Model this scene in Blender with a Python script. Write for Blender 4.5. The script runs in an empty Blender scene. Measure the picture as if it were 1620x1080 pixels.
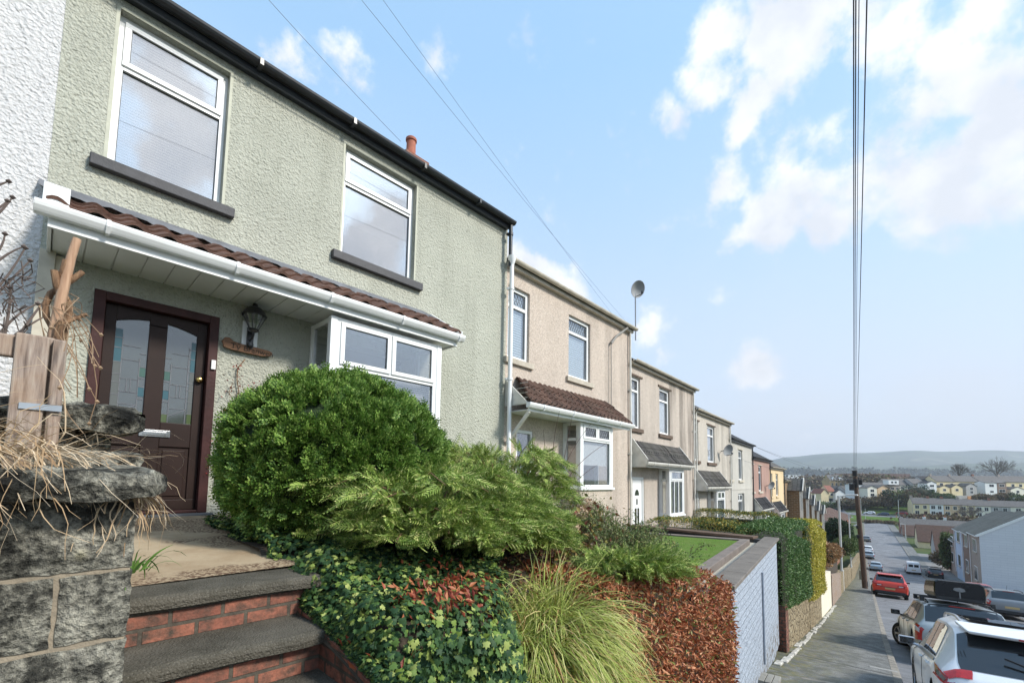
import bpy, bmesh, math, random
import numpy as np
from mathutils import Vector, Matrix
R = math.radians
rng = np.random.default_rng(7)
random.seed(7)
scene = bpy.context.scene
COL = scene.collection
PI = math.pi

# ------------------------------------------------------------------ camera model (metres; eye at the origin, X down the street, Y towards the houses)
F_PX, PPX, W_PX, H_PX = 700.0, 810.0, 1620.0, 1080.0
THETA = math.atan(F_PX/8900.0); PPY = 756.0 - F_PX*math.tan(THETA)
YAW = math.atan(660.0/(F_PX/math.cos(THETA))); ROLL = R(1.0)
FW = Vector((math.cos(YAW)*math.cos(THETA), math.sin(YAW)*math.cos(THETA), math.sin(THETA)))
RT0 = Vector((math.sin(YAW), -math.cos(YAW), 0)); UP0 = RT0.cross(FW)
RT = RT0*math.cos(ROLL)+UP0*math.sin(ROLL); UPV = -RT0*math.sin(ROLL)+UP0*math.cos(ROLL)
def ray(px, py): return FW + RT*((px-PPX)/F_PX) + UPV*((PPY-py)/F_PX)
def onY(px, py, Y): d = ray(px, py); return d*(Y/d.y)
def onX(px, py, X): d = ray(px, py); return d*(X/d.x)
def onZ(px, py, Z): d = ray(px, py); return d*(Z/d.z)
def atD(px, py, D): return ray(px, py)*D
def mpx(D): return D/F_PX
cam = bpy.data.cameras.new('camera'); camo = bpy.data.objects.new('camera', cam); COL.objects.link(camo)
camo.matrix_world = Matrix(((RT.x, UPV.x, -FW.x, 0), (RT.y, UPV.y, -FW.y, 0), (RT.z, UPV.z, -FW.z, 0), (0, 0, 0, 1)))
cam.sensor_width = 36; cam.lens = F_PX/W_PX*36; cam.shift_y = (PPY-540)/W_PX
cam.clip_start = 0.05; cam.clip_end = 30000
scene.camera = camo

def sstep(a, b, x):
    t = min(1, max(0, (x-a)/(b-a))); return t*t*(3-2*t)
TAN5 = 0.0875
def gz(X, Y=0.0):                                   # height of the ground along the street
    u = X + 0.0875*Y
    if u < -40: z = -1.7+.165*40+(-40-u)*.02
    elif u < 10: z = -1.7-.165*u
    elif u < 30: t = u-10; z = -3.35-.165*t+.05*t*t/40
    elif u < 80: z = -6.15-.13*(u-30)
    elif u < 108: t = (u-80)/28; z = -12.65-.13*28*(t-t*t/2)
    else: z = -14.47
    v = Y-TAN5*X
    return z + 9.5*sstep(225, 330, u)*sstep(20, 2, v)

# ------------------------------------------------------------------ tagging, linking
def tag(o, label=None, cat=None, group=None, kind=None):
    if label: o['label'] = label
    if cat: o['category'] = cat
    if group: o['group'] = group
    if kind: o['kind'] = kind
    return o
def empty(name, loc, rz=0, label=None, cat=None, group=None):
    o = bpy.data.objects.new(name, None); COL.objects.link(o)
    o.location = loc; o.rotation_euler = (0, 0, rz); o.empty_display_size = .2
    return tag(o, label, cat, group)
def copy_tree(o, parent=None):
    c = o.copy(); COL.objects.link(c)
    if parent is not None: c.parent = parent
    for ch in list(o.children): copy_tree(ch, c)
    return c
class MB:
    def __init__(s): s.v = []; s.f = []; s.m = []
    def face(s, pts, mi=0):
        n = len(s.v); s.v += [tuple(p) for p in pts]; s.f.append(tuple(range(n, n+len(pts)))); s.m.append(mi)
    def add(s, vs, fs, mi=0):
        n = len(s.v); s.v += [tuple(p) for p in vs]
        for f in fs: s.f.append(tuple(i+n for i in f)); s.m.append(mi)
    def box(s, x0, x1, y0, y1, z0, z1, mi=0, M=None):
        vs = [Vector((x, y, z)) for z in (z0, z1) for y in (y0, y1) for x in (x0, x1)]
        if M is not None: vs = [M @ v for v in vs]
        s.add(vs, [(0, 2, 3, 1), (4, 5, 7, 6), (0, 1, 5, 4), (2, 6, 7, 3), (0, 4, 6, 2), (1, 3, 7, 5)], mi); return s
    def bar(s, a, b, w, h, mi=0, up=Vector((0, 0, 1))):
        a = Vector(a); b = Vector(b); d = (b-a); L = d.length; d.normalize()
        sx = d.cross(up); sx = sx.normalized() if sx.length > 1e-6 else Vector((1, 0, 0)); uz = sx.cross(d)
        M = Matrix(((d.x, sx.x, uz.x, a.x), (d.y, sx.y, uz.y, a.y), (d.z, sx.z, uz.z, a.z), (0, 0, 0, 1)))
        return s.box(0, L, -w/2, w/2, -h/2, h/2, mi, M)
    def tube(s, pts, r, n=8, mi=0, cap=True):
        pts = [Vector(p) for p in pts]; rs = r if isinstance(r, (list, tuple)) else [r]*len(pts)
        base = len(s.v); prev = None
        for i, p in enumerate(pts):
            d = (pts[min(i+1, len(pts)-1)]-pts[max(i-1, 0)])
            d = d.normalized() if d.length > 1e-9 else Vector((0, 0, 1))
            if prev is None:
                a = d.cross(Vector((0, 0, 1)))
                if a.length < 1e-3: a = d.cross(Vector((1, 0, 0)))
                a.normalize()
            else:
                a = prev - d*prev.dot(d); a = a.normalized() if a.length > 1e-6 else d.orthogonal().normalized()
            prev = a; b = d.cross(a)
            for k in range(n):
                t = 2*PI*k/n; s.v.append(tuple(p+(a*math.cos(t)+b*math.sin(t))*rs[i]))
        for i in range(len(pts)-1):
            for k in range(n):
                k2 = (k+1) % n; s.f.append((base+i*n+k, base+i*n+k2, base+(i+1)*n+k2, base+(i+1)*n+k)); s.m.append(mi)
        if cap and n > 2:
            s.f.append(tuple(base+k for k in range(n))[::-1]); s.m.append(mi)
            s.f.append(tuple(base+(len(pts)-1)*n+k for k in range(n))); s.m.append(mi)
        return s
    def lathe(s, prof, c=(0, 0, 0), n=16, mi=0, M=None):
        base = len(s.v)
        for (r, z) in prof:
            for k in range(n):
                t = 2*PI*k/n; p = Vector((r*math.cos(t), r*math.sin(t), z))
                if M is not None: p = M @ p
                s.v.append((p.x+c[0], p.y+c[1], p.z+c[2]))
        for i in range(len(prof)-1):
            for k in range(n):
                k2 = (k+1) % n; s.f.append((base+i*n+k, base+i*n+k2, base+(i+1)*n+k2, base+(i+1)*n+k)); s.m.append(mi)
        return s
    def prism(s, poly, a0, a1, axis='y', mi=0):    # poly of (u, z) extruded along axis from a0 to a1
        def P(u, z, a): return (u, a, z) if axis == 'y' else ((a, u, z) if axis == 'x' else (u, z, a))
        n = len(poly); b = len(s.v)
        s.v += [P(u, z, a0) for u, z in poly]+[P(u, z, a1) for u, z in poly]
        s.f.append(tuple(range(b, b+n))); s.m.append(mi)
        s.f.append(tuple(range(b+n, b+2*n))[::-1]); s.m.append(mi)
        for i in range(n):
            j = (i+1) % n; s.f.append((b+i, b+n+i, b+n+j, b+j)); s.m.append(mi)
        return s
    def build(s, name, mat, parent=None, smooth=False, loc=None, bevel=0, fixn=False, angle=None):
        me = bpy.data.meshes.new(name); me.from_pydata(s.v, [], s.f)
        mats = mat if isinstance(mat, (list, tuple)) else [mat]
        for m in mats: me.materials.append(m)
        if len(mats) > 1: me.polygons.foreach_set('material_index', s.m)
        if fixn or bevel:
            bm = bmesh.new(); bm.from_mesh(me); bmesh.ops.remove_doubles(bm, verts=bm.verts, dist=1e-5) if smooth else None
            bmesh.ops.recalc_face_normals(bm, faces=bm.faces); bm.to_mesh(me); bm.free()
        if smooth: me.polygons.foreach_set('use_smooth', [True]*len(me.polygons))
        if angle is not None: me.set_sharp_from_angle(angle=R(angle))
        o = bpy.data.objects.new(name, me); COL.objects.link(o)
        if parent is not None: o.parent = parent
        if loc is not None: o.location = loc
        if bevel:
            md = o.modifiers.new('bevel', 'BEVEL'); md.width = bevel; md.segments = 2; md.limit_method = 'ANGLE'
        me.update(); return o
def npmesh(name, V, Fc, mat, parent=None, smooth=False, mi=None):
    """V: (n,3); Fc: (m,k) constant k"""
    me = bpy.data.meshes.new(name); n, k = len(V), Fc.shape[1]; m = len(Fc)
    me.vertices.add(n); me.vertices.foreach_set('co', np.ascontiguousarray(V, dtype=np.float32).ravel())
    me.loops.add(m*k); me.loops.foreach_set('vertex_index', Fc.astype(np.int32).ravel())
    me.polygons.add(m); me.polygons.foreach_set('loop_start', np.arange(0, m*k, k, dtype=np.int32))
    me.polygons.foreach_set('loop_total', np.full(m, k, dtype=np.int32))
    for q in (mat if isinstance(mat, (list, tuple)) else [mat]): me.materials.append(q)
    if mi is not None: me.polygons.foreach_set('material_index', mi.astype(np.int32))
    if smooth: me.polygons.foreach_set('use_smooth', np.ones(m, dtype=bool))
    me.update(calc_edges=True); me.validate()
    o = bpy.data.objects.new(name, me); COL.objects.link(o)
    if parent is not None: o.parent = parent
    return o
def frames(N, up=None, roll=None):
    """(n,3,3) frames whose z column is N, x column random or towards up"""
    N = N/np.linalg.norm(N, axis=1, keepdims=True)
    ref = np.tile(np.array([[0, 0, 1.]]), (len(N), 1)) if up is None else up
    X = np.cross(ref, N); l = np.linalg.norm(X, axis=1, keepdims=True); X = np.where(l < 1e-4, np.array([[1., 0, 0]]), X/np.maximum(l, 1e-9))
    Y = np.cross(N, X)
    if roll is not None:
        c, s_ = np.cos(roll)[:, None], np.sin(roll)[:, None]; X, Y = X*c+Y*s_, -X*s_+Y*c
    return np.stack([X, Y, N], axis=2)
def scatter(tv, tf, P, Fm, S):
    """template verts tv (a,3), faces tf (b,k), positions P (n,3), frames Fm (n,3,3), sizes S (n,) or (n,3)"""
    n = len(P); S = np.asarray(S, float); S = S[:, None] if S.ndim == 1 else S
    T = tv[None]*S[:, None, :]
    V = np.einsum('nij,naj->nai', Fm, T)+P[:, None, :]
    Fc = tf[None]+(np.arange(n)*len(tv))[:, None, None]
    return V.reshape(-1, 3), Fc.reshape(-1, tf.shape[1])

# ------------------------------------------------------------------ materials
MATS = {}
class NT:
    def __init__(s, name):
        s.m = bpy.data.materials.new(name); s.m.use_nodes = True; s.t = s.m.node_tree; s.N = s.t.nodes; s.L = s.t.links
        s.b = s.N['Principled BSDF']; s.out = s.N['Material Output']; s.tc = None
    def n(s, typ, **kw):
        x = s.N.new(typ)
        for k, v in kw.items(): setattr(x, k, v)
        return x
    def link(s, a, b): s.L.new(a, b)
    def co(s, scale=(1, 1, 1), kind='Object'):
        if s.tc is None: s.tc = s.n('ShaderNodeTexCoord')
        mp = s.n('ShaderNodeMapping'); mp.inputs['Scale'].default_value = scale; s.link(s.tc.outputs[kind], mp.inputs[0]); return mp.outputs[0]
    def noise(s, scale, detail=4, rough=.55, vec=None, dist=0):
        x = s.n('ShaderNodeTexNoise'); x.inputs['Scale'].default_value = scale; x.inputs['Detail'].default_value = detail
        x.inputs['Roughness'].default_value = rough; x.inputs['Distortion'].default_value = dist
        s.link(vec if vec is not None else s.co(), x.inputs['Vector']); return x.outputs['Fac']
    def vor(s, scale, vec=None, feat='F1', out='Distance'):
        x = s.n('ShaderNodeTexVoronoi'); x.feature = feat; x.inputs['Scale'].default_value = scale
        s.link(vec if vec is not None else s.co(), x.inputs['Vector']); return x.outputs[out]
    def ramp(s, fac, stops, interp='LINEAR'):
        x = s.n('ShaderNodeValToRGB'); x.color_ramp.interpolation = interp; e = x.color_ramp.elements
        while len(e) < len(stops): e.new(.5)
        for q, (p, c) in zip(e, stops): q.position = p; q.color = (*c, 1) if len(c) == 3 else c
        s.link(fac, x.inputs[0]); return x.outputs[0]
    def mix(s, fac, a, b, mode='MIX'):
        x = s.n('ShaderNodeMix', data_type='RGBA', blend_type=mode)
        for sock, val in ((x.inputs[0], fac), (x.inputs[6], a), (x.inputs[7], b)):
            if isinstance(val, (int, float)): sock.default_value = val
            elif isinstance(val, tuple): sock.default_value = (*val, 1)
            else: s.link(val, sock)
        return x.outputs[2]
    def math(s, op, a, b=0.0, c=None):
        x = s.n('ShaderNodeMath', operation=op)
        for i, val in enumerate((a, b) if c is None else (a, b, c)):
            if isinstance(val, (int, float)): x.inputs[i].default_value = val
            else: s.link(val, x.inputs[i])
        return x.outputs[0]
    def bump(s, h, strength=1.0, dist=.01, prev=None):
        x = s.n('ShaderNodeBump'); x.inputs['Strength'].default_value = strength; x.inputs['Distance'].default_value = dist
        s.link(h, x.inputs['Height'])
        if prev is not None: s.link(prev, x.inputs['Normal'])
        s.link(x.outputs[0], s.b.inputs['Normal']); return x.outputs[0]
    def fin(s, col=None, rough=.8, metal=0, spec=.5, coat=0):
        if col is not None:
            if isinstance(col, tuple): s.b.inputs['Base Color'].default_value = (*col, 1)
            else: s.link(col, s.b.inputs['Base Color'])
        if isinstance(rough, (int, float)): s.b.inputs['Roughness'].default_value = rough
        else: s.link(rough, s.b.inputs['Roughness'])
        s.b.inputs['Metallic'].default_value = metal; s.b.inputs['Specular IOR Level'].default_value = spec
        s.b.inputs['Coat Weight'].default_value = coat; s.b.inputs['Coat Roughness'].default_value = .03
        return s.m
def sc(c, k): return tuple(min(1, x*k) for x in c)
def paint(name, c, rough=.5, var=.12, scale=6, bump=0, bs=40, metal=0, spec=.5, coat=0):
    if name in MATS: return MATS[name]
    t = NT(name); f = t.noise(scale, 5, .6); col = t.ramp(f, [(.3, sc(c, 1-var)), (.7, sc(c, 1+var*.6))])
    if bump: t.bump(t.noise(bs, 4), 1, bump)
    MATS[name] = t.fin(col, rough, metal, spec, coat); return MATS[name]
def roughcast(name, c, dist=.012, s1=26, stain=.12, dirt=(.12, .11, .09), dirtamt=.25):
    t = NT(name); n1 = t.noise(s1, 3, .6, dist=.6); v = t.vor(s1*1.6)
    h = t.math('ADD', t.math('MULTIPLY', n1, 1.4), t.math('MULTIPLY', v, .6))
    big = t.noise(.9, 5, .6); col = t.ramp(big, [(.3, sc(c, 1-stain)), (.7, sc(c, 1+stain*.4))])
    pit = t.ramp(n1, [(.30, (1, 1, 1)), (.40, (0, 0, 0))])
    col = t.mix(t.math('MULTIPLY', pit, dirtamt), col, dirt)
    st = t.noise(1.0, 5, .65, t.co((2.6, 2.6, .22))); col = t.mix(t.ramp(st, [(.5, (0, 0, 0)), (.75, (.32, .32, .32))]), col, sc(dirt, 1.6))
    t.bump(h, 1, dist); MATS[name] = t.fin(col, .92, spec=.25); return MATS[name]
def pebbledash(name, c, c2, dist=.006, streak=.0):
    t = NT(name); v = t.n('ShaderNodeTexVoronoi'); v.inputs['Scale'].default_value = 70; t.link(t.co(), v.inputs['Vector'])
    pc = t.ramp(t.math('FRACT', t.math('MULTIPLY', v.outputs['Color'], 7.0)), [(0, sc(c, .72)), (.45, c), (.8, sc(c, 1.15)), (1, c2)])
    big = t.noise(.8, 5, .65); col = t.mix(t.ramp(big, [(.35, (0, 0, 0)), (.75, (.35, .35, .35))]), pc, sc(c, .68))
    if streak:
        st = t.noise(1.0, 4, .6, t.co((2.2, 2.2, .22))); sx_ = t.n('ShaderNodeSeparateXYZ'); t.link(t.co(), sx_.inputs[0]); mk = t.ramp(t.math('MULTIPLY', sx_.outputs[0], .2), [(.4, (.25, .25, .25)), (.66, (1, 1, 1))])
        col = t.mix(t.math('MULTIPLY', t.ramp(st, [(.42, (0, 0, 0)), (.62, (streak,)*3)]), mk), col, (.06, .052, .045))
    t.bump(v.outputs['Distance'], .8, dist); MATS[name] = t.fin(col, .95, spec=.2); return MATS[name]
def wall_uv(t, sx=1.0, sy=1.0):
    tc = t.n('ShaderNodeTexCoord'); sp = t.n('ShaderNodeSeparateXYZ'); t.link(tc.outputs['Object'], sp.inputs[0])
    cb = t.n('ShaderNodeCombineXYZ'); t.link(t.math('ADD', sp.outputs[0], sp.outputs[1]), cb.inputs[0]); t.link(sp.outputs[2], cb.inputs[1]); return cb.outputs[0]
def brickmat(name, c1, c2, mortar, bw=.225, bh=.075, ms=.010, bump=.006, dirt=.3):
    t = NT(name); uv = wall_uv(t); b = t.n('ShaderNodeTexBrick'); t.link(uv, b.inputs['Vector'])
    b.inputs['Scale'].default_value = 1; b.inputs['Brick Width'].default_value = bw; b.inputs['Row Height'].default_value = bh
    b.inputs['Mortar Size'].default_value = ms; b.inputs['Mortar Smooth'].default_value = .15; b.inputs['Bias'].default_value = 0
    b.inputs['Color1'].default_value = (*c1, 1); b.inputs['Color2'].default_value = (*c2, 1); b.inputs['Mortar'].default_value = (*mortar, 1)
    n = t.noise(14, 5, .65); col = t.mix(t.ramp(n, [(.38, (0, 0, 0)), (.66, (dirt,)*3)]), b.outputs['Color'], (.06, .052, .042))
    n2 = t.noise(60, 3); col = t.mix(.25, col, t.ramp(n2, [(.3, (.2, .2, .2)), (.7, (.8, .8, .8))]), 'OVERLAY')
    h = t.math('SUBTRACT', t.math('MULTIPLY', n2, .35), b.outputs['Fac']); t.bump(h, 1, bump)
    MATS[name] = t.fin(col, .88, spec=.25); return MATS[name]
def foliage(name, stops, rough=.55, trans=.25, nscale=None, spec=.35):
    t = NT(name); g = t.n('ShaderNodeNewGeometry'); col = t.ramp(g.outputs['Random Per Island'], stops)
    if nscale:
        n = t.noise(nscale, 3); col = t.mix(t.ramp(n, [(.35, (0, 0, 0)), (.65, (.5, .5, .5))]), col, sc(stops[0][1], .8))
    t.fin(col, rough, spec=spec)
    if trans:
        tr = t.n('ShaderNodeBsdfTranslucent'); t.link(col, tr.inputs[0]); mx = t.n('ShaderNodeMixShader'); mx.inputs[0].default_value = trans
        t.link(t.b.outputs[0], mx.inputs[1]); t.link(tr.outputs[0], mx.inputs[2]); t.link(mx.outputs[0], t.out.inputs[0])
    MATS[name] = t.m; return t.m
def glassmat(name, tint=(.03, .035, .04), trans=.55, refl=.12, rough=.0):
    t = NT(name); lw = t.n('ShaderNodeLayerWeight'); lw.inputs[0].default_value = .5; fr_ = t.math('MULTIPLY_ADD', t.math('POWER', lw.outputs['Facing'], 3.5), .85, .04)
    gl = t.n('ShaderNodeBsdfGlossy'); gl.inputs['Roughness'].default_value = rough; gl.inputs['Color'].default_value = (.95, .97, 1, 1)
    tr = t.n('ShaderNodeBsdfTransparent'); df = t.n('ShaderNodeBsdfDiffuse'); df.inputs[0].default_value = (*tint, 1)
    m1 = t.n('ShaderNodeMixShader'); m1.inputs[0].default_value = trans; t.link(df.outputs[0], m1.inputs[1]); t.link(tr.outputs[0], m1.inputs[2])
    m2 = t.n('ShaderNodeMixShader'); t.link(t.math('MINIMUM', t.math('ADD', fr_, refl), .95), m2.inputs[0]); t.link(m1.outputs[0], m2.inputs[1]); t.link(gl.outputs[0], m2.inputs[2])
    t.link(m2.outputs[0], t.out.inputs[0]); MATS[name] = t.m; return t.m

white_upvc = paint('white_upvc', (.80, .81, .80), .35, .05, 3)
dirty_white = paint('dirty_white', (.66, .64, .58), .5, .18, 5)
old_white = paint('old_white', (.55, .50, .40), .6, .25, 4)
black_gutter = paint('black_gutter', (.022, .026, .030), .35, .4, 9, spec=.5)
slate_sill = paint('slate_sill', (.045, .045, .05), .6, .25, 12, .003, 60)
sill_stone = paint('sill_stone', (.48, .43, .35), .85, .2, 9, .004, 50)
sill_brown = paint('sill_brown', (.13, .09, .065), .85, .3, 9, .004, 50)
lead = paint('lead', (.15, .155, .17), .6, .35, 5, .006, 7)
glass = glassmat('window_glass', trans=.93, refl=.16)
glass_sky = glassmat('reflective_glass', (.03, .035, .04), .9, .38)
glass_dark = glassmat('dark_glass', (.012, .014, .016), .25, .16)
car_glass = glassmat('car_glass', (.006, .008, .01), .12, .03)
def blindmat(name, c, gap=.025, axis='Z'):
    t = NT(name); w = t.n('ShaderNodeTexWave'); w.bands_direction = axis; w.inputs['Scale'].default_value = 1/gap*.314/ (2*PI)*2*PI/2; w.inputs['Distortion'].default_value = 0
    w.inputs['Scale'].default_value = .314/gap
    t.link(t.co(), w.inputs['Vector']); col = t.ramp(w.outputs['Fac'], [(.1, sc(c, .42)), (.5, c)]); MATS[name] = t.fin(col, .7); return t.m
blind = blindmat('venetian_blind', (.36, .37, .38), .03)
blind_blue = blindmat('blue_blind', (.62, .74, .80), .05)
blind_vert = blindmat('vertical_blind', (.58, .60, .50), .09, 'X')
curtain = paint('net_curtain', (.78, .82, .82), .9, .1, 20)
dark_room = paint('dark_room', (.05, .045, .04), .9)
green_cast = roughcast('green_roughcast', (.46, .465, .39), .018, 27, .12, (.13, .13, .10), .45)
white_cast = roughcast('white_roughcast', (.62, .615, .61), .018, 24, .06, (.30, .30, .30), .35)
tile_brown = None
def tilemat(name, c, c2, moss=(.05, .06, .03), course=.3, w=.3, amt=.35, bump=.02, vec=None):
    t = NT(name); tc = t.n('ShaderNodeTexCoord'); b = t.n('ShaderNodeTexBrick'); t.link(tc.outputs['Object'], b.inputs['Vector'])
    b.inputs['Scale'].default_value = 1; b.inputs['Brick Width'].default_value = w; b.inputs['Row Height'].default_value = course
    b.inputs['Mortar Size'].default_value = .012; b.inputs['Mortar Smooth'].default_value = .6
    b.inputs['Color1'].default_value = (*c, 1); b.inputs['Color2'].default_value = (*c2, 1); b.inputs['Mortar'].default_value = (*sc(c, .35), 1)
    n = t.noise(3.5, 5, .65); col = t.mix(t.ramp(n, [(.45, (0, 0, 0)), (.7, (amt,)*3)]), b.outputs['Color'], moss)
    h = t.math('SUBTRACT', t.math('MULTIPLY', t.noise(30, 3), .3), b.outputs['Fac']); t.bump(h, 1, bump)
    MATS[name] = t.fin(col, .85, spec=.3); return t.m
tile_dark = tilemat('dark_roof_tile', (.085, .080, .078), (.12, .11, .10))
tile_black = tilemat('slate_tile', (.03, .03, .034), (.05, .05, .055), amt=.1)
tile_brown = tilemat('brown_roof_tile', (.095, .055, .042), (.13, .075, .055), (.07, .07, .05), amt=.3)
tile_moss = tilemat('mossy_roof_tile', (.15, .145, .13), (.10, .10, .085), (.06, .07, .03), 1.2, .5, .6)
pantile = paint('porch_tile', (.13, .068, .048), .85, .5, 9, .006, 45)
# ------------------------------------------------------------------ house building kit (local frame: x along the front, y into the house, z up from the threshold)
def wall_mesh(W, H, D, holes, t=.28, base=-.8, back=True, pitch=.6):
    """front wall with openings and reveals + side gables + back"""
    m = MB(); xs = sorted({0, W, *[h[0] for h in holes], *[h[1] for h in holes]}); zs = sorted({base, H, *[h[2] for h in holes], *[h[3] for h in holes]})
    for i in range(len(xs)-1):
        for j in range(len(zs)-1):
            cx = (xs[i]+xs[i+1])/2; cz = (zs[j]+zs[j+1])/2
            if any(h[0] < cx < h[1] and h[2] < cz < h[3] for h in holes): continue
            m.face([(xs[i], 0, zs[j]), (xs[i+1], 0, zs[j]), (xs[i+1], 0, zs[j+1]), (xs[i], 0, zs[j+1])])
    for (a, b, c, d) in holes:
        m.face([(a, 0, c), (a, 0, d), (a, t, d), (a, t, c)]); m.face([(b, 0, c), (b, t, c), (b, t, d), (b, 0, d)])
        m.face([(a, 0, d), (b, 0, d), (b, t, d), (a, t, d)]); m.face([(a, 0, c), (a, t, c), (b, t, c), (b, 0, c)])
    r = H+D/2*pitch
    m.face([(0, 0, base), (0, 0, H), (0, D/2, r), (0, D, H), (0, D, base)]); m.face([(W, 0, base), (W, D, base), (W, D, H), (W, D/2, r), (W, 0, H)])
    m.face([(W, D, base), (0, D, base), (0, D, H), (W, D, H)])
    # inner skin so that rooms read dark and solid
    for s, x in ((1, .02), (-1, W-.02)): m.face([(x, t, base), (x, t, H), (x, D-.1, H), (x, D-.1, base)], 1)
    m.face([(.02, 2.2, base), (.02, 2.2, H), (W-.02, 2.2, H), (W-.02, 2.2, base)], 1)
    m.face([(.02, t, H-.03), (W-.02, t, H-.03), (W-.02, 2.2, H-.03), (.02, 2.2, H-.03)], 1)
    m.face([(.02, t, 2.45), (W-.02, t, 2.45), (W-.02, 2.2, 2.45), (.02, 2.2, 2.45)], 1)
    return m
def roof_part(root, W, H, D, mat, pitch=.6, over=.16, name='roof', x0=0.0):
    L = math.hypot(D/2+over, (D/2+over)*pitch); ang = math.atan(pitch)
    o = None
    for s in (0, 1):
        m = MB(); m.box(x0, W, 0, L, -.06, .0)
        if s == 0: m.box(x0, W, L-.1, L+.06, -.02, .07)
        q = m.build(name, mat, root)
        if s == 0: q.location = (0, -over, H-over*pitch+.10); q.rotation_euler = (ang, 0, 0)
        else: q.location = (W+x0, D+over, H-over*pitch+.10); q.rotation_euler = (ang, 0, PI)
    return q
def half_round(m, x0, x1, y, z, r=.055, n=7, mi=0):
    """half-round gutter channel with thickness, open on top"""
    prof = [(r*math.cos(PI+PI*k/n), r*math.sin(PI+PI*k/n)) for k in range(n+1)]
    prof = prof+[(a*.86, b*.86) for a, b in prof[::-1]]
    m.prism([(y+a, z+b) for a, b in prof], x0, x1, 'x', mi)
def ogee(m, x0, x1, y, z, h=.09, d=.1, mi=0):
    pr = [(0, 0), (-d, 0), (-d, -.02), (-d*.93, -.045), (-d*.75, -h*.8), (-d*.6, -h), (0, -h)]
    m.prism([(y+a, z+b) for a, b in pr], x0, x1, 'x', mi)
def window(root, u0, u1, z0, z1, inset=.09, top=.32, mull=(), topmull=(), blind_m=None, leaded=False, sill=None, fm=None, bt=.058, topsash=True, name='window', label=None, glass_m=None, y0=0, half=None):
    fm = fm or white_upvc; g = glass_m or glass; y = y0+inset; m = MB()
    m.box(u0, u1, y, y+.06, z1-bt, z1); m.box(u0, u1, y, y+.06, z0, z0+bt); m.box(u0, u0+bt, y, y+.06, z0+bt, z1-bt); m.box(u1-bt, u1, y, y+.06, z0+bt, z1-bt)
    zt = z1-(z1-z0)*top if top else None; lights = []
    if top:
        m.box(u0+bt, u1-bt, y+.001, y+.06, zt-bt*.45, zt+bt*.45)
        xs = [u0+bt, *[u0+(u1-u0)*q for q in topmull], u1-bt]
        for i in range(len(xs)-1):
            a, b = xs[i], xs[i+1]
            if i: m.box(a-.022, a+.022, y+.002, y+.06, zt+bt*.45, z1-bt); a += .022
            if i < len(xs)-2: b -= .022
            c, d = zt+bt*.45, z1-bt
            if topsash:
                e = .042; yy = y-.018
                m.box(a-.012, b+.012, yy, yy+.03, d-e, d+.010); m.box(a-.012, b+.012, yy, yy+.03, c-.010, c+e); m.box(a-.012, a+e, yy, yy+.03, c+e, d-e); m.box(b-e, b+.012, yy, yy+.03, c+e, d-e)
                lights.append((a+e, b-e, c+e, d-e, y+.005, True))
            else: lights.append((a, b, c, d, y+.03, True))
    zb = zt-bt*.45 if top else z1-bt
    xs = [u0+bt, *[u0+(u1-u0)*q for q in mull], u1-bt]
    for i in range(len(xs)-1):
        a, b = xs[i], xs[i+1]
        if i: m.box(a-.025, a+.025, y+.002, y+.06, z0+bt, zb); a += .025
        if i < len(xs)-2: b -= .025
        lights.append((a, b, z0+bt, zb, y+.03, False))
    w = m.build(name, fm, root, bevel=.004); 
    if label: w['label'] = label
    for (a, b, c, d, yy, istop) in lights:
        p = MB(); p.box(a, b, yy, yy+.008, c, d); p.build('pane', g, w)
        gs = MB(); k = .007
        for q in ((a, b, c, c+k), (a, b, d-k, d), (a, a+k, c+k, d-k), (b-k, b, c+k, d-k)): gs.box(q[0], q[1], yy-.004, yy-.0005, q[2], q[3])
        gs.build('gasket', black_gutter, w)
        if leaded and istop:
            l = MB(); s_ = .085; nx = int((b-a)/s_)+1; hh = d-c
            for i in range(-int(hh*1.6/s_)-1, nx+1):
                for sgn in (1, -1):
                    x = a+i*s_; 
                    # clip the diagonal to the light
                    pts = []
                    slope = .6
                    xa, xb = (x, x+hh*slope) if sgn > 0 else (x+hh*slope, x)
                    def at(tt): return xa+(xb-xa)*tt
                    t0, t1 = 0, 1
                    lo, hi = min(xa, xb), max(xa, xb)
                    if hi <= a or lo >= b: continue
                    ts = sorted([max(0, min(1, (a-xa)/(xb-xa))), max(0, min(1, (b-xa)/(xb-xa)))])
                    t0, t1 = ts
                    if t1-t0 < .03: continue
                    l.bar((at(t0), yy-.003, c+hh*t0), (at(t1), yy-.003, c+hh*t1), .004, .007, up=Vector((0, 1, 0)))
            if l.v: l.build('leading', lead, w)
        if blind_m is not None and not (istop and half):
            bz = c if not (half and not istop) else c+(d-c)*half
            q = MB(); q.box(a+.004, b-.004, yy+.05, yy+.056, bz, d); q.build('blind', blind_m, w)
    if sill:
        ov, hh, mt, pr = sill; s_ = MB(); s_.box(u0-ov, u1+ov, y0-pr, y+.03, z0-hh, z0-.002); s_.build('sill', mt, w, bevel=.008)
    return w
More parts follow.
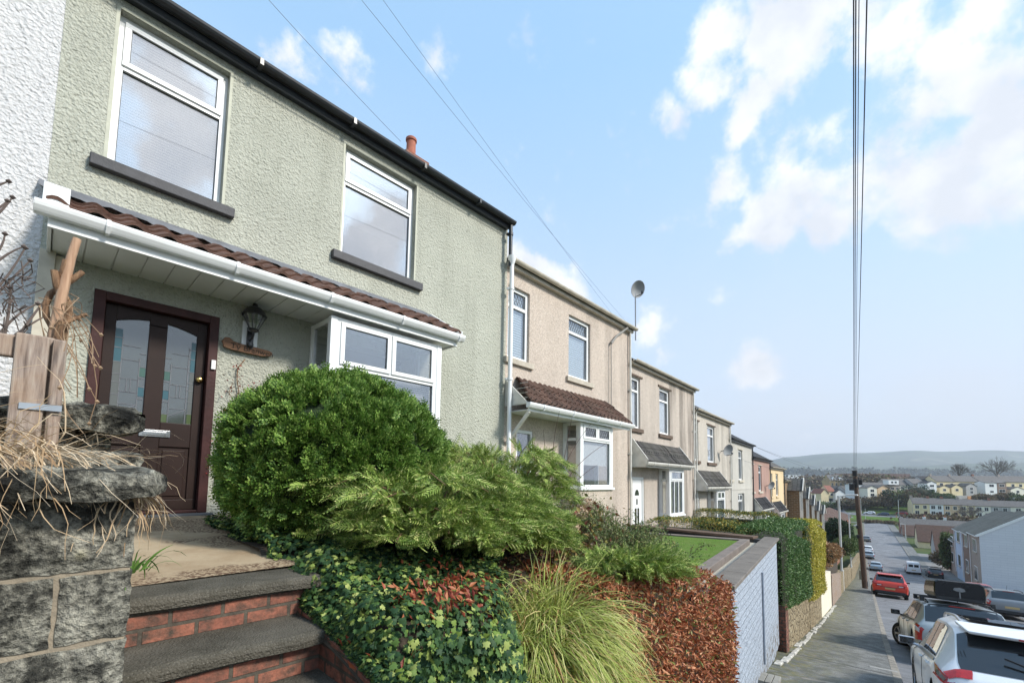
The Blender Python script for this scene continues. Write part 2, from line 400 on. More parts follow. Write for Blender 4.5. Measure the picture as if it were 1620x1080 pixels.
def canopy(root, x0, x1, out, ztop, zbot, tmat, fmat, fas_h=.16, tiles=True, hip=False, gut=True, sideboard=True, y0=0, tw=.24):
    """lean-to roof over door and bay"""
    run = out; rise = ztop-zbot
    m = MB(); nx = int((x1-x0)/.03); L = math.hypot(run, rise); rows = 3 if out > .5 else 3
    # wavy tiles in overlapping courses
    def wave(x): s = (x/tw) % 1; return .040*math.sin(PI*min(1, s/.62)) if s < .62 else -.010*math.sin(PI*(s-.62)/.38)
    nrm = Vector((0, -rise, run)).normalized() if run else Vector((0, 0, 1)); nrm = Vector((0, -rise/L, run/L))
    for j in range(rows):
        t0 = j/rows-.02; t1 = (j+1)/rows+.04
        for i in range(nx):
            xa, xb = x0+(x1-x0)*i/nx, x0+(x1-x0)*(i+1)/nx
            def P(x, t, lift):
                hip_in = hip*(t)*run*.9
                w_ = wave(x+ (0 if j % 2 == 0 else 0)); b = Vector((min(max(x, x0+hip_in), x1-hip_in), y0-run*(1-t)-.0, zbot+rise*t)); return b+nrm*(w_+lift+.01)
            l0, l1 = .028, .0
            m.face([P(xa, t0, l0), P(xb, t0, l0), P(xb, min(t1, 1), l1), P(xa, min(t1, 1), l1)])
            m.face([P(xa, t0, l0-.028), P(xb, t0, l0-.028), P(xb, t0, l0), P(xa, t0, l0)])
    m.build('porch_roof', tmat, root)
    f = MB()
    f.box(x0+.02, x1-.02, y0-out+.03, y0-out+.055, zbot-fas_h, zbot-.005)
    if sideboard:
        for x in (x0+.02, x1-.045):
            f.prism([(y0-out+.056, zbot-fas_h), (y0-.001, zbot-fas_h), (y0-.001, ztop-.06), (y0-out+.056, zbot-.01)], x, x+.025, 'x')
            f.bar((x+.012, y0-out, zbot+.0), (x+.012, y0-.01, ztop+.03), .04, .11)
    f.build('porch_fascia', fmat, root, bevel=.003)
    s = MB(); x = x0+.05; bw = .20
    while x < x1-.05:
        s.box(x+.005, min(x+bw, x1-.05)-.005, y0-out+.058, y0-.002, zbot-fas_h+.02, zbot-fas_h+.03); x += bw
    s.box(x0+.05, x1-.05, y0-out+.06, y0-.002, zbot-fas_h+.034, zbot-fas_h+.04)
    s.build('soffit', fmat, root)
    if gut:
        g = MB(); ogee(g, x0-.06, x1+.06, y0-out+.028, zbot-.01); g.build('porch_gutter', fmat, root, bevel=.004)
        n = int((x1-x0)/.95)
        for k in range(n+1):
            xx = x0+.35+k*.95; b = MB()
            if xx < x1: b.prism([(y0-out+.03-.108, zbot-.006), (y0-out+.03-.108, zbot-.06), (y0-out+.03-.075, zbot-.112), (y0-out+.03, zbot-.112), (y0-out+.03, zbot-.006)], xx, xx+.028, 'x'); b.build('gutter_bracket', fmat, root)
def bay(root, u0, u1, z0, z1, out, fm, top=.3, mull=(), topmull=(.5,), blind_m=None, leaded=False, dwarf=None, zf=-.4, half=None, glass_m=None):
    b = MB(); pw = .07
    b.box(u0-.01, u0+pw, -out-.01, -out+pw, z0, z1); b.box(u1-pw, u1+.01, -out-.01, -out+pw, z0, z1); b.box(u0, u0+.05, -.06, -.002, z0, z1); b.box(u1-.05, u1, -.06, -.002, z0, z1)
    b.box(u0-.03, u1+.03, -out-.05, -.003, z0-.05, z0)
    w = b.build('bay_window', fm, root, bevel=.004)
    ff = window(w, u0+pw, u1-pw, z0, z1, 0.0, top, mull, topmull, blind_m, leaded, None, fm, name='front_light', y0=-out, half=half, glass_m=glass_m)
    for x in (u0, u1-.05):
        s = MB(); zt = z1-(z1-z0)*top
        s.box(x+.006, x+.044, -out+pw, -.06, z1-.06, z1); s.box(x+.006, x+.044, -out+pw, -.06, z0, z0+.06); s.box(x+.006, x+.044, -out+pw, -.06, zt-.03, zt+.03)
        s.box(x+.006, x+.044, -out+pw, -out+pw+.04, z0+.06, z1-.06); s.box(x+.006, x+.044, -.10, -.06, z0+.06, z1-.06); s.build('side_light', fm, w)
        g = MB(); g.box(x+.02, x+.028, -out+pw+.04, -.10, z0+.06, zt-.03); g.box(x+.02, x+.028, -out+pw+.04, -.10, zt+.03, z1-.06); g.build('side_pane', glass_m or glass, w)
    if dwarf is not None:
        d = MB(); d.box(u0-.01, u1+.01, -out, -.002, zf, z0-.052); d.build('bay_wall', dwarf, root)
    return w
def eaves(root, W, H, gm, fm, sz=.055, y=-.10, x0=0.0):
    f = MB(); f.box(x0+.001, W-.001, -.10, -.003, H-.13, H-.02); f.build('eaves_fascia', fm, root)
    g = MB(); half_round(g, x0-.05, W+.06, y-.062, H-.01, sz); 
    g.build('gutter', gm, root, smooth=False)
def pipe(root, x, y, z0, z1, mat, r=.034, hopper=False, name='downpipe'):
    p = MB(); p.tube([(x, y, z0), (x, y, z1)], r, 10)
    z = z0+.6
    while z < z1: p.tube([(x, y, z), (x, y, z+.05)], r*1.3, 10); p.box(x-r*1.7, x+r*1.7, y+r*.6, y+r*1.6, z, z+.04); z += 1.7
    if hopper: p.lathe([(r, -.16), (r*1.9, -.05), (r*2.1, 0), (r*1.6, 0)], (x, y, z1+.02), 12)
    return p.build(name, mat, root, smooth=True, angle=40)

# ------------------------------------------------------------------ HOUSE 1 (green)
Y1 = 5.66; ZT = -.42; X1 = -.13
h1 = empty('terraced_house', (X1, Y1, ZT), 0, 'sage green roughcast house with a dark brown front door and black gutter', 'house', 'terraced houses stepping down the left side of the street')
W1 = 5.93; H1 = 5.20
wins = [(.37, 1.32, 3.40, 5.0), (2.71, 3.87, 3.40, 4.96)]
dr = (.37, 1.38, 0.0, 2.13); by = (2.42, 3.88, .55, 2.2)
wm = wall_mesh(W1, H1, 7.6, [*wins, dr, by], base=-1.6); 
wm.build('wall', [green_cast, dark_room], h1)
roof_part(h1, W1, H1, 7.6, tile_dark)
eaves(h1, W1-.05, H1+.03, black_gutter, black_gutter, .062, x0=0)
e = MB(); e.box(0, W1-.05, -.105, -.101, H1-.09, H1-.05); e.tube([(0, -.115, H1-.13), (W1*.5, -.118, H1-.137), (W1-.06, -.115, H1-.13)], .008, 5)
e.build('eaves_cable', black_gutter, h1)
for k in range(5): e = MB(); e.box(.4+k*1.15, .44+k*1.15, -.232, -.1, H1-.06, H1+.018); e.build('gutter_bracket', black_gutter, h1)
window(h1, *wins[0], .085, .33, glass_m=glass_sky, blind_m=blind, sill=(.12, .11, slate_sill, .075), label='upper window with closed pale venetian blind'); window(h1, *wins[1], .085, .31, glass_m=glass_sky, sill=(.13, .115, slate_sill, .075))
# white reveals strip round the openings
for (a, b, c, d) in wins:
    s = MB(); s.box(a-.03, a-.002, -.004, .012, c, d+.03); s.box(b+.002, b+.03, -.004, .012, c, d+.03); s.box(a-.002, b+.002, -.004, .012, d+.002, d+.03)
    s.build('window_reveal', paint('reveal_paint', (.52, .52, .42), .8, .15, 8), h1)
canopy(h1, .02, 4.22, .72, 2.90, 2.50, pantile, white_upvc, .17)
fl = MB(); n = 70
for i in range(n):
    xa, xb = -.05+(4.72)*i/n, -.05+(4.72)*(i+1)/n
    def lw(x): return -.012*math.sin(x*26)-.01*math.sin(x*9.3)
    fade = lambda x: 1.0 if x < 4.1 else max(.05, 1-(x-4.1)/.57)
    fl.face([(xa, -.02, 2.98-.16*(1-fade(xa))), (xa, -.11*fade(xa), 2.87+lw(xa)+.02), (xb, -.11*fade(xb), 2.87+lw(xb)+.02), (xb, -.02, 2.98-.16*(1-fade(xb)))])
    fl.face([(xa, -.004, 3.0-.16*(1-fade(xa))), (xa, -.02, 2.98-.16*(1-fade(xa))), (xb, -.02, 2.98-.16*(1-fade(xb))), (xb, -.004, 3.0-.16*(1-fade(xb)))])
fl.build('flashing', lead, h1)
bx = MB(); bx.box(.0, .15, -.75, -.70, 2.49, 2.66); bx.build('porch_end_box', white_upvc, h1, bevel=.006)
bx = MB(); bx.bar((4.24, -.74, 2.50), (4.24, -.02, 2.86), .03, .10); bx.build('porch_end_box', white_upvc, h1, bevel=.006)
pb = MB(); pb.box(.0, .10, -.10, -.003, .9, 2.35); pb.box(.10, .155, -.07, -.004, .9, 2.33); pb.build('porch_post', old_white, h1, bevel=.004)
bay(h1, 2.37, 3.98, .55, 2.30, .60, white_upvc, .33, (), (.5,), None, False, green_cast, -.5, glass_m=glass)
q = MB(); q.box(2.5, 3.9, -.45, -.44, .62, 1.74); q.build('blind', blind, h1)
# door
dark_door = paint('door_wood', (.026, .014, .011), .5, .3, 3, .001, 80, spec=.22)
door_frame = paint('door_frame_wood', (.050, .018, .016), .55, .35, 5, .002, 50, spec=.25)
dm = MB(); dm.box(.37, .455, -.03, .12, 0, 2.13); dm.box(1.295, 1.38, -.03, .12, 0, 2.13); dm.box(.455, 1.295, -.03, .12, 2.045, 2.13); dm.box(.455, 1.295, -.02, .12, -.0, .03)
df = dm.build('door_frame', door_frame, h1, bevel=.006)
d = MB(); x0, x1, yb, yf = .46, 1.29, .10, .055
def arch(x): t = (x-.46-.415)/.415; return 1.98-.075*t*t*1.4-.02
gl1 = (.545, .80); gl2 = (.945, 1.205); gz0, gzt = .93, 1.94
d.box(x0, x1, yf, yb, .032, .14); d.box(x0, gl1[0], yf, yb, .14, 2.04); d.box(gl2[1], x1, yf, yb, .14, 2.04); d.box(gl1[1], gl2[0], yf, yb, .14, 1.92)
d.box(gl1[0], gl1[1], yf, yb, .68, gz0); d.box(gl2[0], gl2[1], yf, yb, .68, gz0)
for (a, b) in (gl1, gl2):   # arched head rail
    n = 8
    for i in range(n):
        u, v = a+(b-a)*i/n, a+(b-a)*(i+1)/n
        d.face([(u, yf, arch(u)), (v, yf, arch(v)), (v, yf, 2.04), (u, yf, 2.04)]); d.face([(u, yf, arch(u)), (u, yb, arch(u)), (v, yb, arch(v)), (v, yf, arch(v))])
d.box(gl1[1]-.001, gl2[0]+.001, yf, yb, 1.90, 2.04)
for (a, b) in (gl1, gl2):
    d.box(a, b, yf+.018, yb, .14, .68); d.box(a+.035, b-.035, yf+.006, yb, .175, .645)
door = d.build('front_door', dark_door, h1, bevel=.005)
glass_lead = glassmat('stained_glass', (.085, .10, .095), .3, .10, .10)
t = NT('coloured_glass'); g_ = t.n('ShaderNodeNewGeometry'); cc = t.ramp(g_.outputs['Random Per Island'], [(0, (.045, .11, .135)), (.3, (.06, .12, .10)), (.5, (.08, .11, .05)), (.62, (.045, .06, .10)), (.75, (.11, .12, .115))], 'CONSTANT'); coloured = t.fin(cc, .12)
for gi, (a, b) in enumerate((gl1, gl2)):
    p = MB(); n = 8; yy = yf+.022
    for i in range(n):
        u, v = a+(b-a)*i/n, a+(b-a)*(i+1)/n
        p.face([(u, yy, gz0), (v, yy, gz0), (v, yy, arch(v)), (u, yy, arch(u))])
    p.build('glass_panel', glass_lead, door)
    cg = MB(); l = MB(); zz = gz0; hs = [.11, .13, .12, .08, .12, .14, .10, .09]
    w_ = .06
    for k, hh in enumerate(hs):
        if zz+hh > 1.86: break
        xa = a if gi == 0 else b-w_*.75
        cg.box(xa+.003, xa+w_-.003 if gi == 0 else b-.003, yy-.004, yy-.002, zz+.003, zz+hh-.003)
        l.box(a if gi == 0 else b-w_, a+w_ if gi == 0 else b, yy-.007, yy-.004, zz-.003, zz+.003)
        xo = b-.055 if gi == 0 else a
        if k < 6: cg.box(xo+.003, xo+.05, yy-.004, yy-.002, zz+.003, zz+hh*.8) if k % 2 == 0 else None; l.box(xo, xo+.055, yy-.007, yy-.004, zz+hh*.8-.003, zz+hh*.8+.003)
        zz += hh
    cg.build('coloured_glass', coloured, door)
    lw_ = .006
    l.box(a+w_-.003 if gi == 0 else b-w_-.003, a+w_+.003 if gi == 0 else b-w_+.003, yy-.007, yy-.004, gz0, 1.75)
    l.box(b-.058 if gi == 0 else a+.052, b-.052 if gi == 0 else a+.058, yy-.007, yy-.004, gz0, 1.55)
    for z in (1.08, 1.2, 1.33, 1.52, 1.66): l.box(a+.058, b-.055, yy-.007, yy-.004, z, z+.005)
    for x in (.11, .14): l.box(a+x, a+x+.005, yy-.007, yy-.004, 1.2, 1.33)
    l.bar((a+.06, yy-.006, 1.0), (b-.06, yy-.006, 1.08), .003, .006); l.build('leading', lead, door)
brass = paint('brass', (.75, .52, .2), .25, .1, metal=1); chrome = paint('chrome', (.6, .6, .6), .25, .1, metal=1)
k = MB(); k.lathe([(0, .0), (.02, 0), (.03, .012), (.034, .03), (.028, .045), (.012, .052), (0, .053)], n=16, M=Matrix.Rotation(R(90), 4, 'X')); ko = k.build('door_knob', brass, door, smooth=True); ko.location = (1.245, yf, 1.42)
k = MB(); k.box(.78, 1.03, yf-.012, yf-.001, .775, .845); k.box(.81, 1.0, yf-.018, yf-.012, .792, .828); k.build('letterbox', chrome, door, bevel=.003)
k = MB(); k.box(1.325, 1.365, -.055, -.031, 1.54, 1.64); k.lathe([(0, .002), (.009, .002), (.009, 0)], (1.345, -.056, 1.6), 12, M=Matrix.Rotation(R(90), 4, 'X')); k.build('bell_push', paint('bell_white', (.8, .8, .78), .4, .03), df, bevel=.003)
k = MB(); k.box(.33, 1.42, -.14, .06, -.09, -.001); k.build('door_step', paint('step_grey', (.12, .125, .13), .7, .2, 8), h1, bevel=.01)
# chimney
c = MB(); P = onY(652, 262, 9.45); cx, cz = P.x-X1, P.z-ZT
cx -= .12; c.box(cx-.30, cx+.30, 3.4, 4.2, cz-1.2, cz-.1); c.box(cx-.34, cx+.34, 3.35, 4.25, cz-.1, cz-.03)
chim = c.build('chimney', brickmat('chimney_brick', (.30, .10, .06), (.36, .13, .08), (.25, .2, .17)), h1)
for k in range(1):
    c = MB(); c.lathe([(.15, 0), (.15, .1), (.12, .14), (.115, .48), (.14, .5), (.14, .56), (.12, .58), (.10, .58), (.1, .3)], n=14); c.build('chimney_pot', paint('terracotta', (.36, .12, .07), .8, .25, 8), chim, smooth=True, loc=(cx-.04, 3.62+.0, cz-.03), angle=40)
# short black downpipe at the right-hand end
pipe(h1, W1-.06, -.14, 4.35, H1-.06, black_gutter, .036)

# wall lantern and name board (hang on the house)
ln = empty('wall_lantern', (1.55, Y1-.005, 1.40), 0, 'black coach lantern on a white back plate beside the brown door', 'lantern')
blk = paint('lantern_black', (.018, .018, .02), .3, .2, spec=.6)
m = MB(); m.box(-.075, .085, -.022, -.001, -.02, .34); m.build('back_plate', white_upvc, ln, bevel=.004)
m = MB(); m.box(-.032, .032, -.055, -.022, .03, .27); m.tube([(0, -.05, .12), (.0, -.12, .13), (.0, -.15, .17), (0, -.15, .21)], .014, 8); m.lathe([(.02, 0), (.055, .02), (.05, .04), (.03, .05)], (0, -.15, .19), 14); m.lathe([(0, 0), (.028, .012), (.036, .035), (.03, .06)], (0, -.06, .03), 12); m.build('arm', blk, ln, smooth=True, angle=35)
m = MB(); m.lathe([(.125, .0), (.13, .012), (.115, .035), (.10, .07), (.06, .105), (.03, .115), (.02, .15), (.0, .16)], (0, -.15, .375), 18); m.build('lamp_cap', blk, ln, smooth=True, angle=40)
m = MB(); m.lathe([(.05, .0), (.112, .14)], (0, -.15, .235), 16); m.build('lamp_glass', glassmat('lantern_glass', (.3, .3, .3), .75, .1), ln, smooth=True)
m = MB()
for k in range(6):
    a = k*PI/3; m.tube([(.05*math.cos(a), -.15+.05*math.sin(a), .235), (.115*math.cos(a), -.15+.115*math.sin(a), .378)], .005, 5)
m.build('lamp_cage', blk, ln)
sg = empty('name_sign', (1.275, Y1-.03, 1.40), 0, 'rough brown driftwood house name board below the lantern', 'sign')
m = MB(); out = [(0, .05), (.03, .10), (.07, .105), (.11, .075), (.2, .06), (.34, .055), (.48, .045), (.515, .03), (.52, .008), (.49, -.02), (.4, -.035), (.2, -.03), (.09, -.025), (.02, -.01), (.015, .02)]
m.prism(out, 0, -.025, 'y'); 
t = NT('driftwood'); n_ = t.noise(6, 5, .6, t.co((3, 3, 30))); sgm = t.fin(t.ramp(n_, [(.3, (.07, .032, .016)), (.55, (.20, .10, .05)), (.75, (.30, .17, .09))]), .7); t.bump(n_, 1, .004)
m.build('board', sgm, sg, bevel=.004)
fc = bpy.data.curves.new('lettering', 'FONT'); fc.body = 'Tŷ Branwen'; fc.size = .088; fc.extrude = .0015; fo_l = bpy.data.objects.new('lettering', fc); COL.objects.link(fo_l); fo_l.parent = sg; fo_l.location = (.085, -.027, -.008); fo_l.rotation_euler = (R(90), R(2), 0)
fc.materials.append(paint('burnt_letters', (.012, .007, .004), .8, .1))
bpy.context.view_layer.update(); me_ = bpy.data.meshes.new_from_object(fo_l.evaluated_get(bpy.context.evaluated_depsgraph_get())); lo_ = bpy.data.objects.new('letters', me_); COL.objects.link(lo_); lo_.parent = sg; lo_.location = fo_l.location; lo_.rotation_euler = fo_l.rotation_euler; bpy.data.objects.remove(fo_l)

# ------------------------------------------------------------------ HOUSE 0 (white) to the left
h0 = empty('terraced_house', (X1-5.2, Y1+.005, ZT+.7), 0, 'white roughcast house at the left edge of the picture', 'house', 'terraced houses stepping down the left side of the street')
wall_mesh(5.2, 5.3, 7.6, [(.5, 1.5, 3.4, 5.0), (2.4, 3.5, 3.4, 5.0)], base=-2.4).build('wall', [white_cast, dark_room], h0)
roof_part(h0, 5.2, 5.3, 7.6, tile_dark); eaves(h0, 5.2, 5.33, black_gutter, black_gutter)
window(h0, .5, 1.5, 3.4, 5.0, sill=(.1, .1, slate_sill, .07)); window(h0, 2.4, 3.5, 3.4, 5.0, sill=(.1, .1, slate_sill, .07))

# ------------------------------------------------------------------ HOUSES 2-7 and the brown terrace beyond
dash_pink = pebbledash('pebbledash_buff', (.55, .465, .39), (.66, .60, .53), .005, .22)
dash_stain = pebbledash('pebbledash_stained', (.52, .45, .385), (.62, .57, .50), .005, .6)
dash_grey = pebbledash('pebbledash_cream', (.53, .485, .42), (.63, .59, .53), .005, .3)
smooth_grey = roughcast('render_grey', (.50, .48, .43), .003, 30, .14, (.2, .19, .17), .15)
rend_pink = roughcast('render_pink', (.40, .26, .215), .003, 30, .16, (.2, .12, .1), .2)
rend_cream = roughcast('render_cream', (.70, .55, .34), .003, 30, .1, (.4, .3, .2), .15)
brown_stone = brickmat('brown_rubble', (.30, .19, .10), (.22, .15, .09), (.35, .28, .2), .32, .13, .014, .01)
GRP = 'terraced houses stepping down the left side of the street'
def plan_chain(P, pxs, Ws):
    out = []
    for px, W in zip(pxs, Ws):
        d = ray(px[0], px[1]); a = d.x**2+d.y**2; b = -2*(d.x*P[0]+d.y*P[1]); c = P[0]**2+P[1]**2-W*W
        t = (-b+math.sqrt(max(0, b*b-4*a*c)))/(2*a); Q = (d.x*t, d.y*t); out.append((P, math.atan2(Q[1]-P[1], Q[0]-P[0]), W, (d*t).z)); P = Q
    return out, P
chain, PE = plan_chain((5.80, 5.66), [(997, 523), (1096, 617), (1153.5, 668), (1189, 703), (1217, 728), (1239, 741)], [5.0]*6)
zl = [4.08, 3.24, 2.56, 1.92, 1.33, .96]
spec = [
 dict(mat=dash_pink, lab='buff pebbledashed house with leaded top lights and a satellite dish pole, beside the green house', w=((.05, .69), (2.06, 2.96)), sill=sill_stone, gut=old_white, bayp=(1.86, 3.2, .45), porch=(.0, 3.85, .60), door=(.35, .85), bl=blind_blue, lead=True, side=True),
 dict(mat=dash_stain, lab='stained buff house with dark streaks and a white front door behind the twiggy bush', w=((.06, .62), (1.97, 2.80)), sill=sill_brown, gut=old_white, bayp=(1.87, 3.05, .32), porch=(.0, 3.5, .45), door=(.1, .85), bl=curtain, lead=True, side=True),
 dict(mat=dash_grey, lab='cream pebbledashed house with tall narrow windows and a small lean-to porch roof over green curtains', w=((.04, .55), (1.68, 2.66)), sill=sill_brown, gut=old_white, bayp=(1.58, 2.75, .32), porch=(0, 3.1, .42), door=(.05, .6), bl=curtain, lead=False, side=True),
 dict(mat=smooth_grey, lab='pale grey rendered house without a porch roof, beyond the cream pebbledashed one', w=((.05, .45), (1.72, 2.60)), sill=old_white, gut=black_gutter, bayp=None, porch=None, door=(.05, .56), bl=curtain, lead=False, side=False),
 dict(mat=rend_pink, lab='pink rendered house with two slim windows and a dark slate porch', w=((.05, .35), (1.60, 2.45)), sill=old_white, gut=black_gutter, bayp=(1.6, 3.0, .3), porch=(0, 3.2, .42), door=(.1, .7), bl=None, lead=False, side=True),
 dict(mat=rend_cream, lab='yellow cream rendered house with a satellite dish, beyond the pink one', w=((.3, .85), (2.04, 2.88)), sill=rend_cream, gut=old_white, bayp=(1.6, 3.0, .3), porch=(0, 3.2, .42), door=(.2, .8), bl=None, lead=False, side=True)]
HS = []
for (P, hd, W, zr), ze, sp in zip(chain, zl, spec):
    HH = 5.2; zt = ze-HH; h = empty('terraced_house', (P[0], P[1], zt), hd, sp['lab'], 'house', GRP); HS.append((h, P, hd, zt))
    i = len(HS)+1
    za, zb = HH-1.82, HH-.40
    holes = [(a, b, za, zb) for a, b in sp['w']]
    dz = 2.05
    holes.append((sp['door'][0], sp['door'][1], 0, dz))
    if sp['bayp']: b0, b1, bo = sp['bayp']; holes.append((b0+.06, b1-.06, .95, 2.25))
    else: holes.append((1.50, 2.85, HH-3.35, HH-2.45))
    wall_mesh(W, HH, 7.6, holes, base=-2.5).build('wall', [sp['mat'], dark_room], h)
    roof_part(h, W, HH, 7.6, tile_black if i in (5, 6) else tile_dark); eaves(h, W, HH+.03, sp['gut'], sp['gut'], .058)
    for (a, b) in sp['w']:
        window(h, a, b, za, zb, .055, .26, blind_m=sp['bl'], leaded=sp['lead'], sill=(.10, .11, sp['sill'], .06), fm=white_upvc, bt=.07, topsash=False)
        if i >= 3: 
            l = MB(); l.box(a-.1, b+.12, -.025, -.001, zb+.02, zb+.07); l.build('drip_mould', sp['sill'] if i != 5 else old_white, h)
    w = MB(); a, b = sp['door']
    if i == 3:
        w.box(a, a+.06, .02, .1, 0, dz); w.box(b-.06, b, .02, .1, 0, dz); w.box(a+.06, b-.06, .02, .1, dz-.06, dz); w.box(a+.06, b-.06, .05, .09, .02, dz-.06)
        fd = w.build('front_door', white_upvc, h, bevel=.004); c = (a+b)/2
        w = MB(); w.prism([(c+.13*math.cos(t_*PI/8), 1.55+.16*math.sin(t_*PI/8)) for t_ in range(9)], .044, .049, 'y'); w.box(c-.13, c-.03, .044, .049, .55, 1.2); w.box(c+.03, c+.13, .044, .049, .55, 1.2); w.box(c-.04, c+.04, .044, .049, 1.3, 1.45); w.build('door_light', glass_dark, fd)
    else:
        w.box(a, a+.05, .02, .1, 0, dz); w.box(b-.05, b, .02, .1, 0, dz); w.box(a+.05, b-.05, .02, .1, dz-.06, dz); w.box(a+.05, b-.05, .05, .09, .02, 1.0); fd = w.build('front_door', white_upvc, h)
        w = MB(); w.box(a+.06, b-.06, .06, .07, 1.0, dz-.06); w.build('door_light', glass, fd)
    if sp['bayp']:
        bm_ = {2: (curtain, .45), 3: (None, None), 4: (blind_vert, None)}.get(i, (None, None))
        bay(h, b0, b1, .95, 2.32, bo, white_upvc, .26, {3: (.33, .66)}.get(i, ()), {2: (.5,), 4: (.5,)}.get(i, ()), bm_[0], i == 2, sp['mat'], -1.5, half=bm_[1])
        if i == 3: q = MB(); q.box(b0+.1, b1-.1, -.08, -.07, 1.0, 2.25); q.build('curtain', blind_vert, h)
    else:
        window(h, 1.5, 2.85, HH-3.35, HH-2.45, .1, .42, (), (.5,), None, sill=(.06, .06, sp['sill'], .04)); q = MB(); q.box(0, W, -.02, -.001, 2.93, 2.97); q.build('string_course', sp['mat'], h)
    if sp['porch']:
        p0, p1, po = sp['porch']; canopy(h, p0, p1, po, HH-2.18, HH-2.74, tile_brown if i == 2 else (tile_dark if i in (3, 4) else tile_black), dirty_white if i > 2 else white_upvc, .15, hip=.55 if i in (2, 3, 4) else 0, tw=.16, sideboard=i not in (2,))
        if i == 2:
            q = MB(); q.prism([(-po+.03, HH-2.76), (-.003, HH-2.76), (-.003, HH-2.25)], .01, .035, 'x'); 
            for k in range(5): q.box(.004, .01, -po+.06, -.01-.09*k, HH-2.74+.09*k, HH-2.745+.09*k+.012)
            q.bar((.05, -po+.05, HH-2.9), (.05, -.02, HH-3.45), .05, .05); q.build('porch_side_board', dirty_white, h)
        if i >= 6:
            q = MB(); q.box(p0+.05, p0+.1, -po+.05, -.003, -.5, HH-2.9); q.box(p0+1.0, p0+1.05, -po+.05, -.003, -.5, HH-2.9); q.build('porch_wall', dirty_white, h)
    for xw in ([W-.12] if i not in (4,) else [.12, W-.1]): pipe(h, xw, -.06, -.5 if i != 3 else -.3, HH-.05, dirty_white if i < 5 else black_gutter, .03)
# white downpipe with hopper between house 1 and 2
pipe(HS[0][0], -.04, -.16, .6, 5.2+.02, white_upvc, .04, True)
q = MB(); q.tube([(3.85, -.06, 2.0), (3.85, -.06, 4.6)], .012, 6); q.tube([(3.85, -.06, 4.55), (4.1, -.07, 4.8), (4.4, -.1, 5.0), (4.55, -.15, 5.12)], .03, 8); q.build('cable', paint('cable_grey', (.25, .24, .22), .7), HS[0][0])

def dish(loc, rz, tilt, label, r=.33, pole=None, arm=True):
    d = empty('satellite_dish', loc, rz, label, 'satellite dish', 'satellite dishes on the house fronts')
    m = MB(); prof = [(r*k/6, .13*r*(k/6)**2*2.2) for k in range(7)]; M = Matrix.Rotation(R(90+tilt), 4, 'X')
    m.lathe(prof, n=20, M=M); m.lathe([(r, .29*r), (r*1.03, .30*r), (r*1.03, .27*r)], n=20, M=M)
    o = m.build('reflector', paint('dish_grey', (.30, .31, .32), .5, .1), d, smooth=True)
    m = MB(); m.tube([M @ Vector((0, -r*.9, .25*r)), M @ Vector((0, -r*.5, 1.3*r))], .012, 6); m.lathe([(.0, 0), (.035, 0), (.035, .07), (0, .07)], tuple(M @ Vector((0, -r*.42, 1.28*r))), 8); m.build('receiver', black_gutter, d)
    m = MB(); 
    if pole: m.tube([(0, .05, -pole), (0, .05, .1)], .02, 6)
    else: m.tube([(0, .04, 0), (0, .3, -.05)], .02, 6)
    m.build('mounting_pole', paint('galvanised', (.30, .31, .32), .5, .15, metal=.3), d)
    return d
c2 = HS[0]; ca, sa = math.cos(c2[2]), math.sin(c2[2])
Pd = onY(1007, 457, 6.3); dish(tuple(Pd), R(-20), 25, 'satellite dish on a tall pole standing above the gutter of the buff house', .25, 1.6)
h4 = HS[2]; Pd = onY(1150, 711, 5.95); dish(tuple(Pd), R(-25), 20, 'satellite dish on the wall between the cream pebbledashed house and the pale grey house', .24)
Pd = onY(1219, 767, 6.75); dish(tuple(Pd), R(-25), 20, 'satellite dish on the wall between the pink house and the yellow cream house', .24)

# brown terrace further down: copies of one simple house, each standing 0.7 m lower
bch, PE2 = plan_chain(PE, [(1252, 770), (1263.5, 777), (1273, 783), (1282, 790), (1291, 797)], [5.0]*5)
zz = [.2, -.5, -1.2, -1.9, -2.5]
def brown_house(P, hd, W, ze):
    HH = 5.2; h = empty('terraced_house', (P[0], P[1], ze-HH), hd, '', 'house', GRP)
    wall_mesh(W, HH, 7.0, [(.3, .8, 3.4, 4.7), (.3, .9, 0, 2.0)], base=-2.5).build('wall', [brown_stone, dark_room], h)
    roof_part(h, W, HH, 7.0, tile_dark); eaves(h, W, HH, old_white, old_white)
    window(h, .3, .8, 3.4, 4.7, sill=(.05, .08, sill_stone, .05)); w = MB(); w.box(.32, .88, .04, .08, 0, 2.0); w.build('front_door', door_frame, h)
    b = MB(); b.box(1.9, 4.1, -.75, -.002, -1.5, 4.5); b.build('bay_wall', brown_stone, h)
    r = MB(); r.prism([(1.75, 4.45), (3.0, 5.35), (4.25, 4.45)], -.95, .6, 'y'); r.build('bay_roof', tile_dark, h)
    w = MB()
    for x in (1.95, 2.55, 3.3, 3.95): w.box(x-.07, x+.07, -.80, -.752, .4, 4.4)
    w.bar((1.72, -.97, 4.43), (3.0, -.97, 5.37), .05, .14); w.bar((4.28, -.97, 4.43), (3.0, -.97, 5.37), .05, .14); w.build('bay_trim', dirty_white, h)
    for z0_, z1_ in ((.6, 2.0), (3.0, 4.3)): w = MB(); w.box(2.02, 3.88, -.765, -.753, z0_, z1_); w.build('window', glass_dark, h)
    return h
labs = ['brown stone house with a gabled bay, first one below the yellow cream house', 'second brown stone house with a gabled bay below the yellow cream house', 'third brown stone house with a gabled bay below the yellow cream house', 'fourth brown stone house with a gabled bay below the yellow cream house', 'lowest brown stone house of the left terrace, next to the brown tiled roof']
bh0 = None
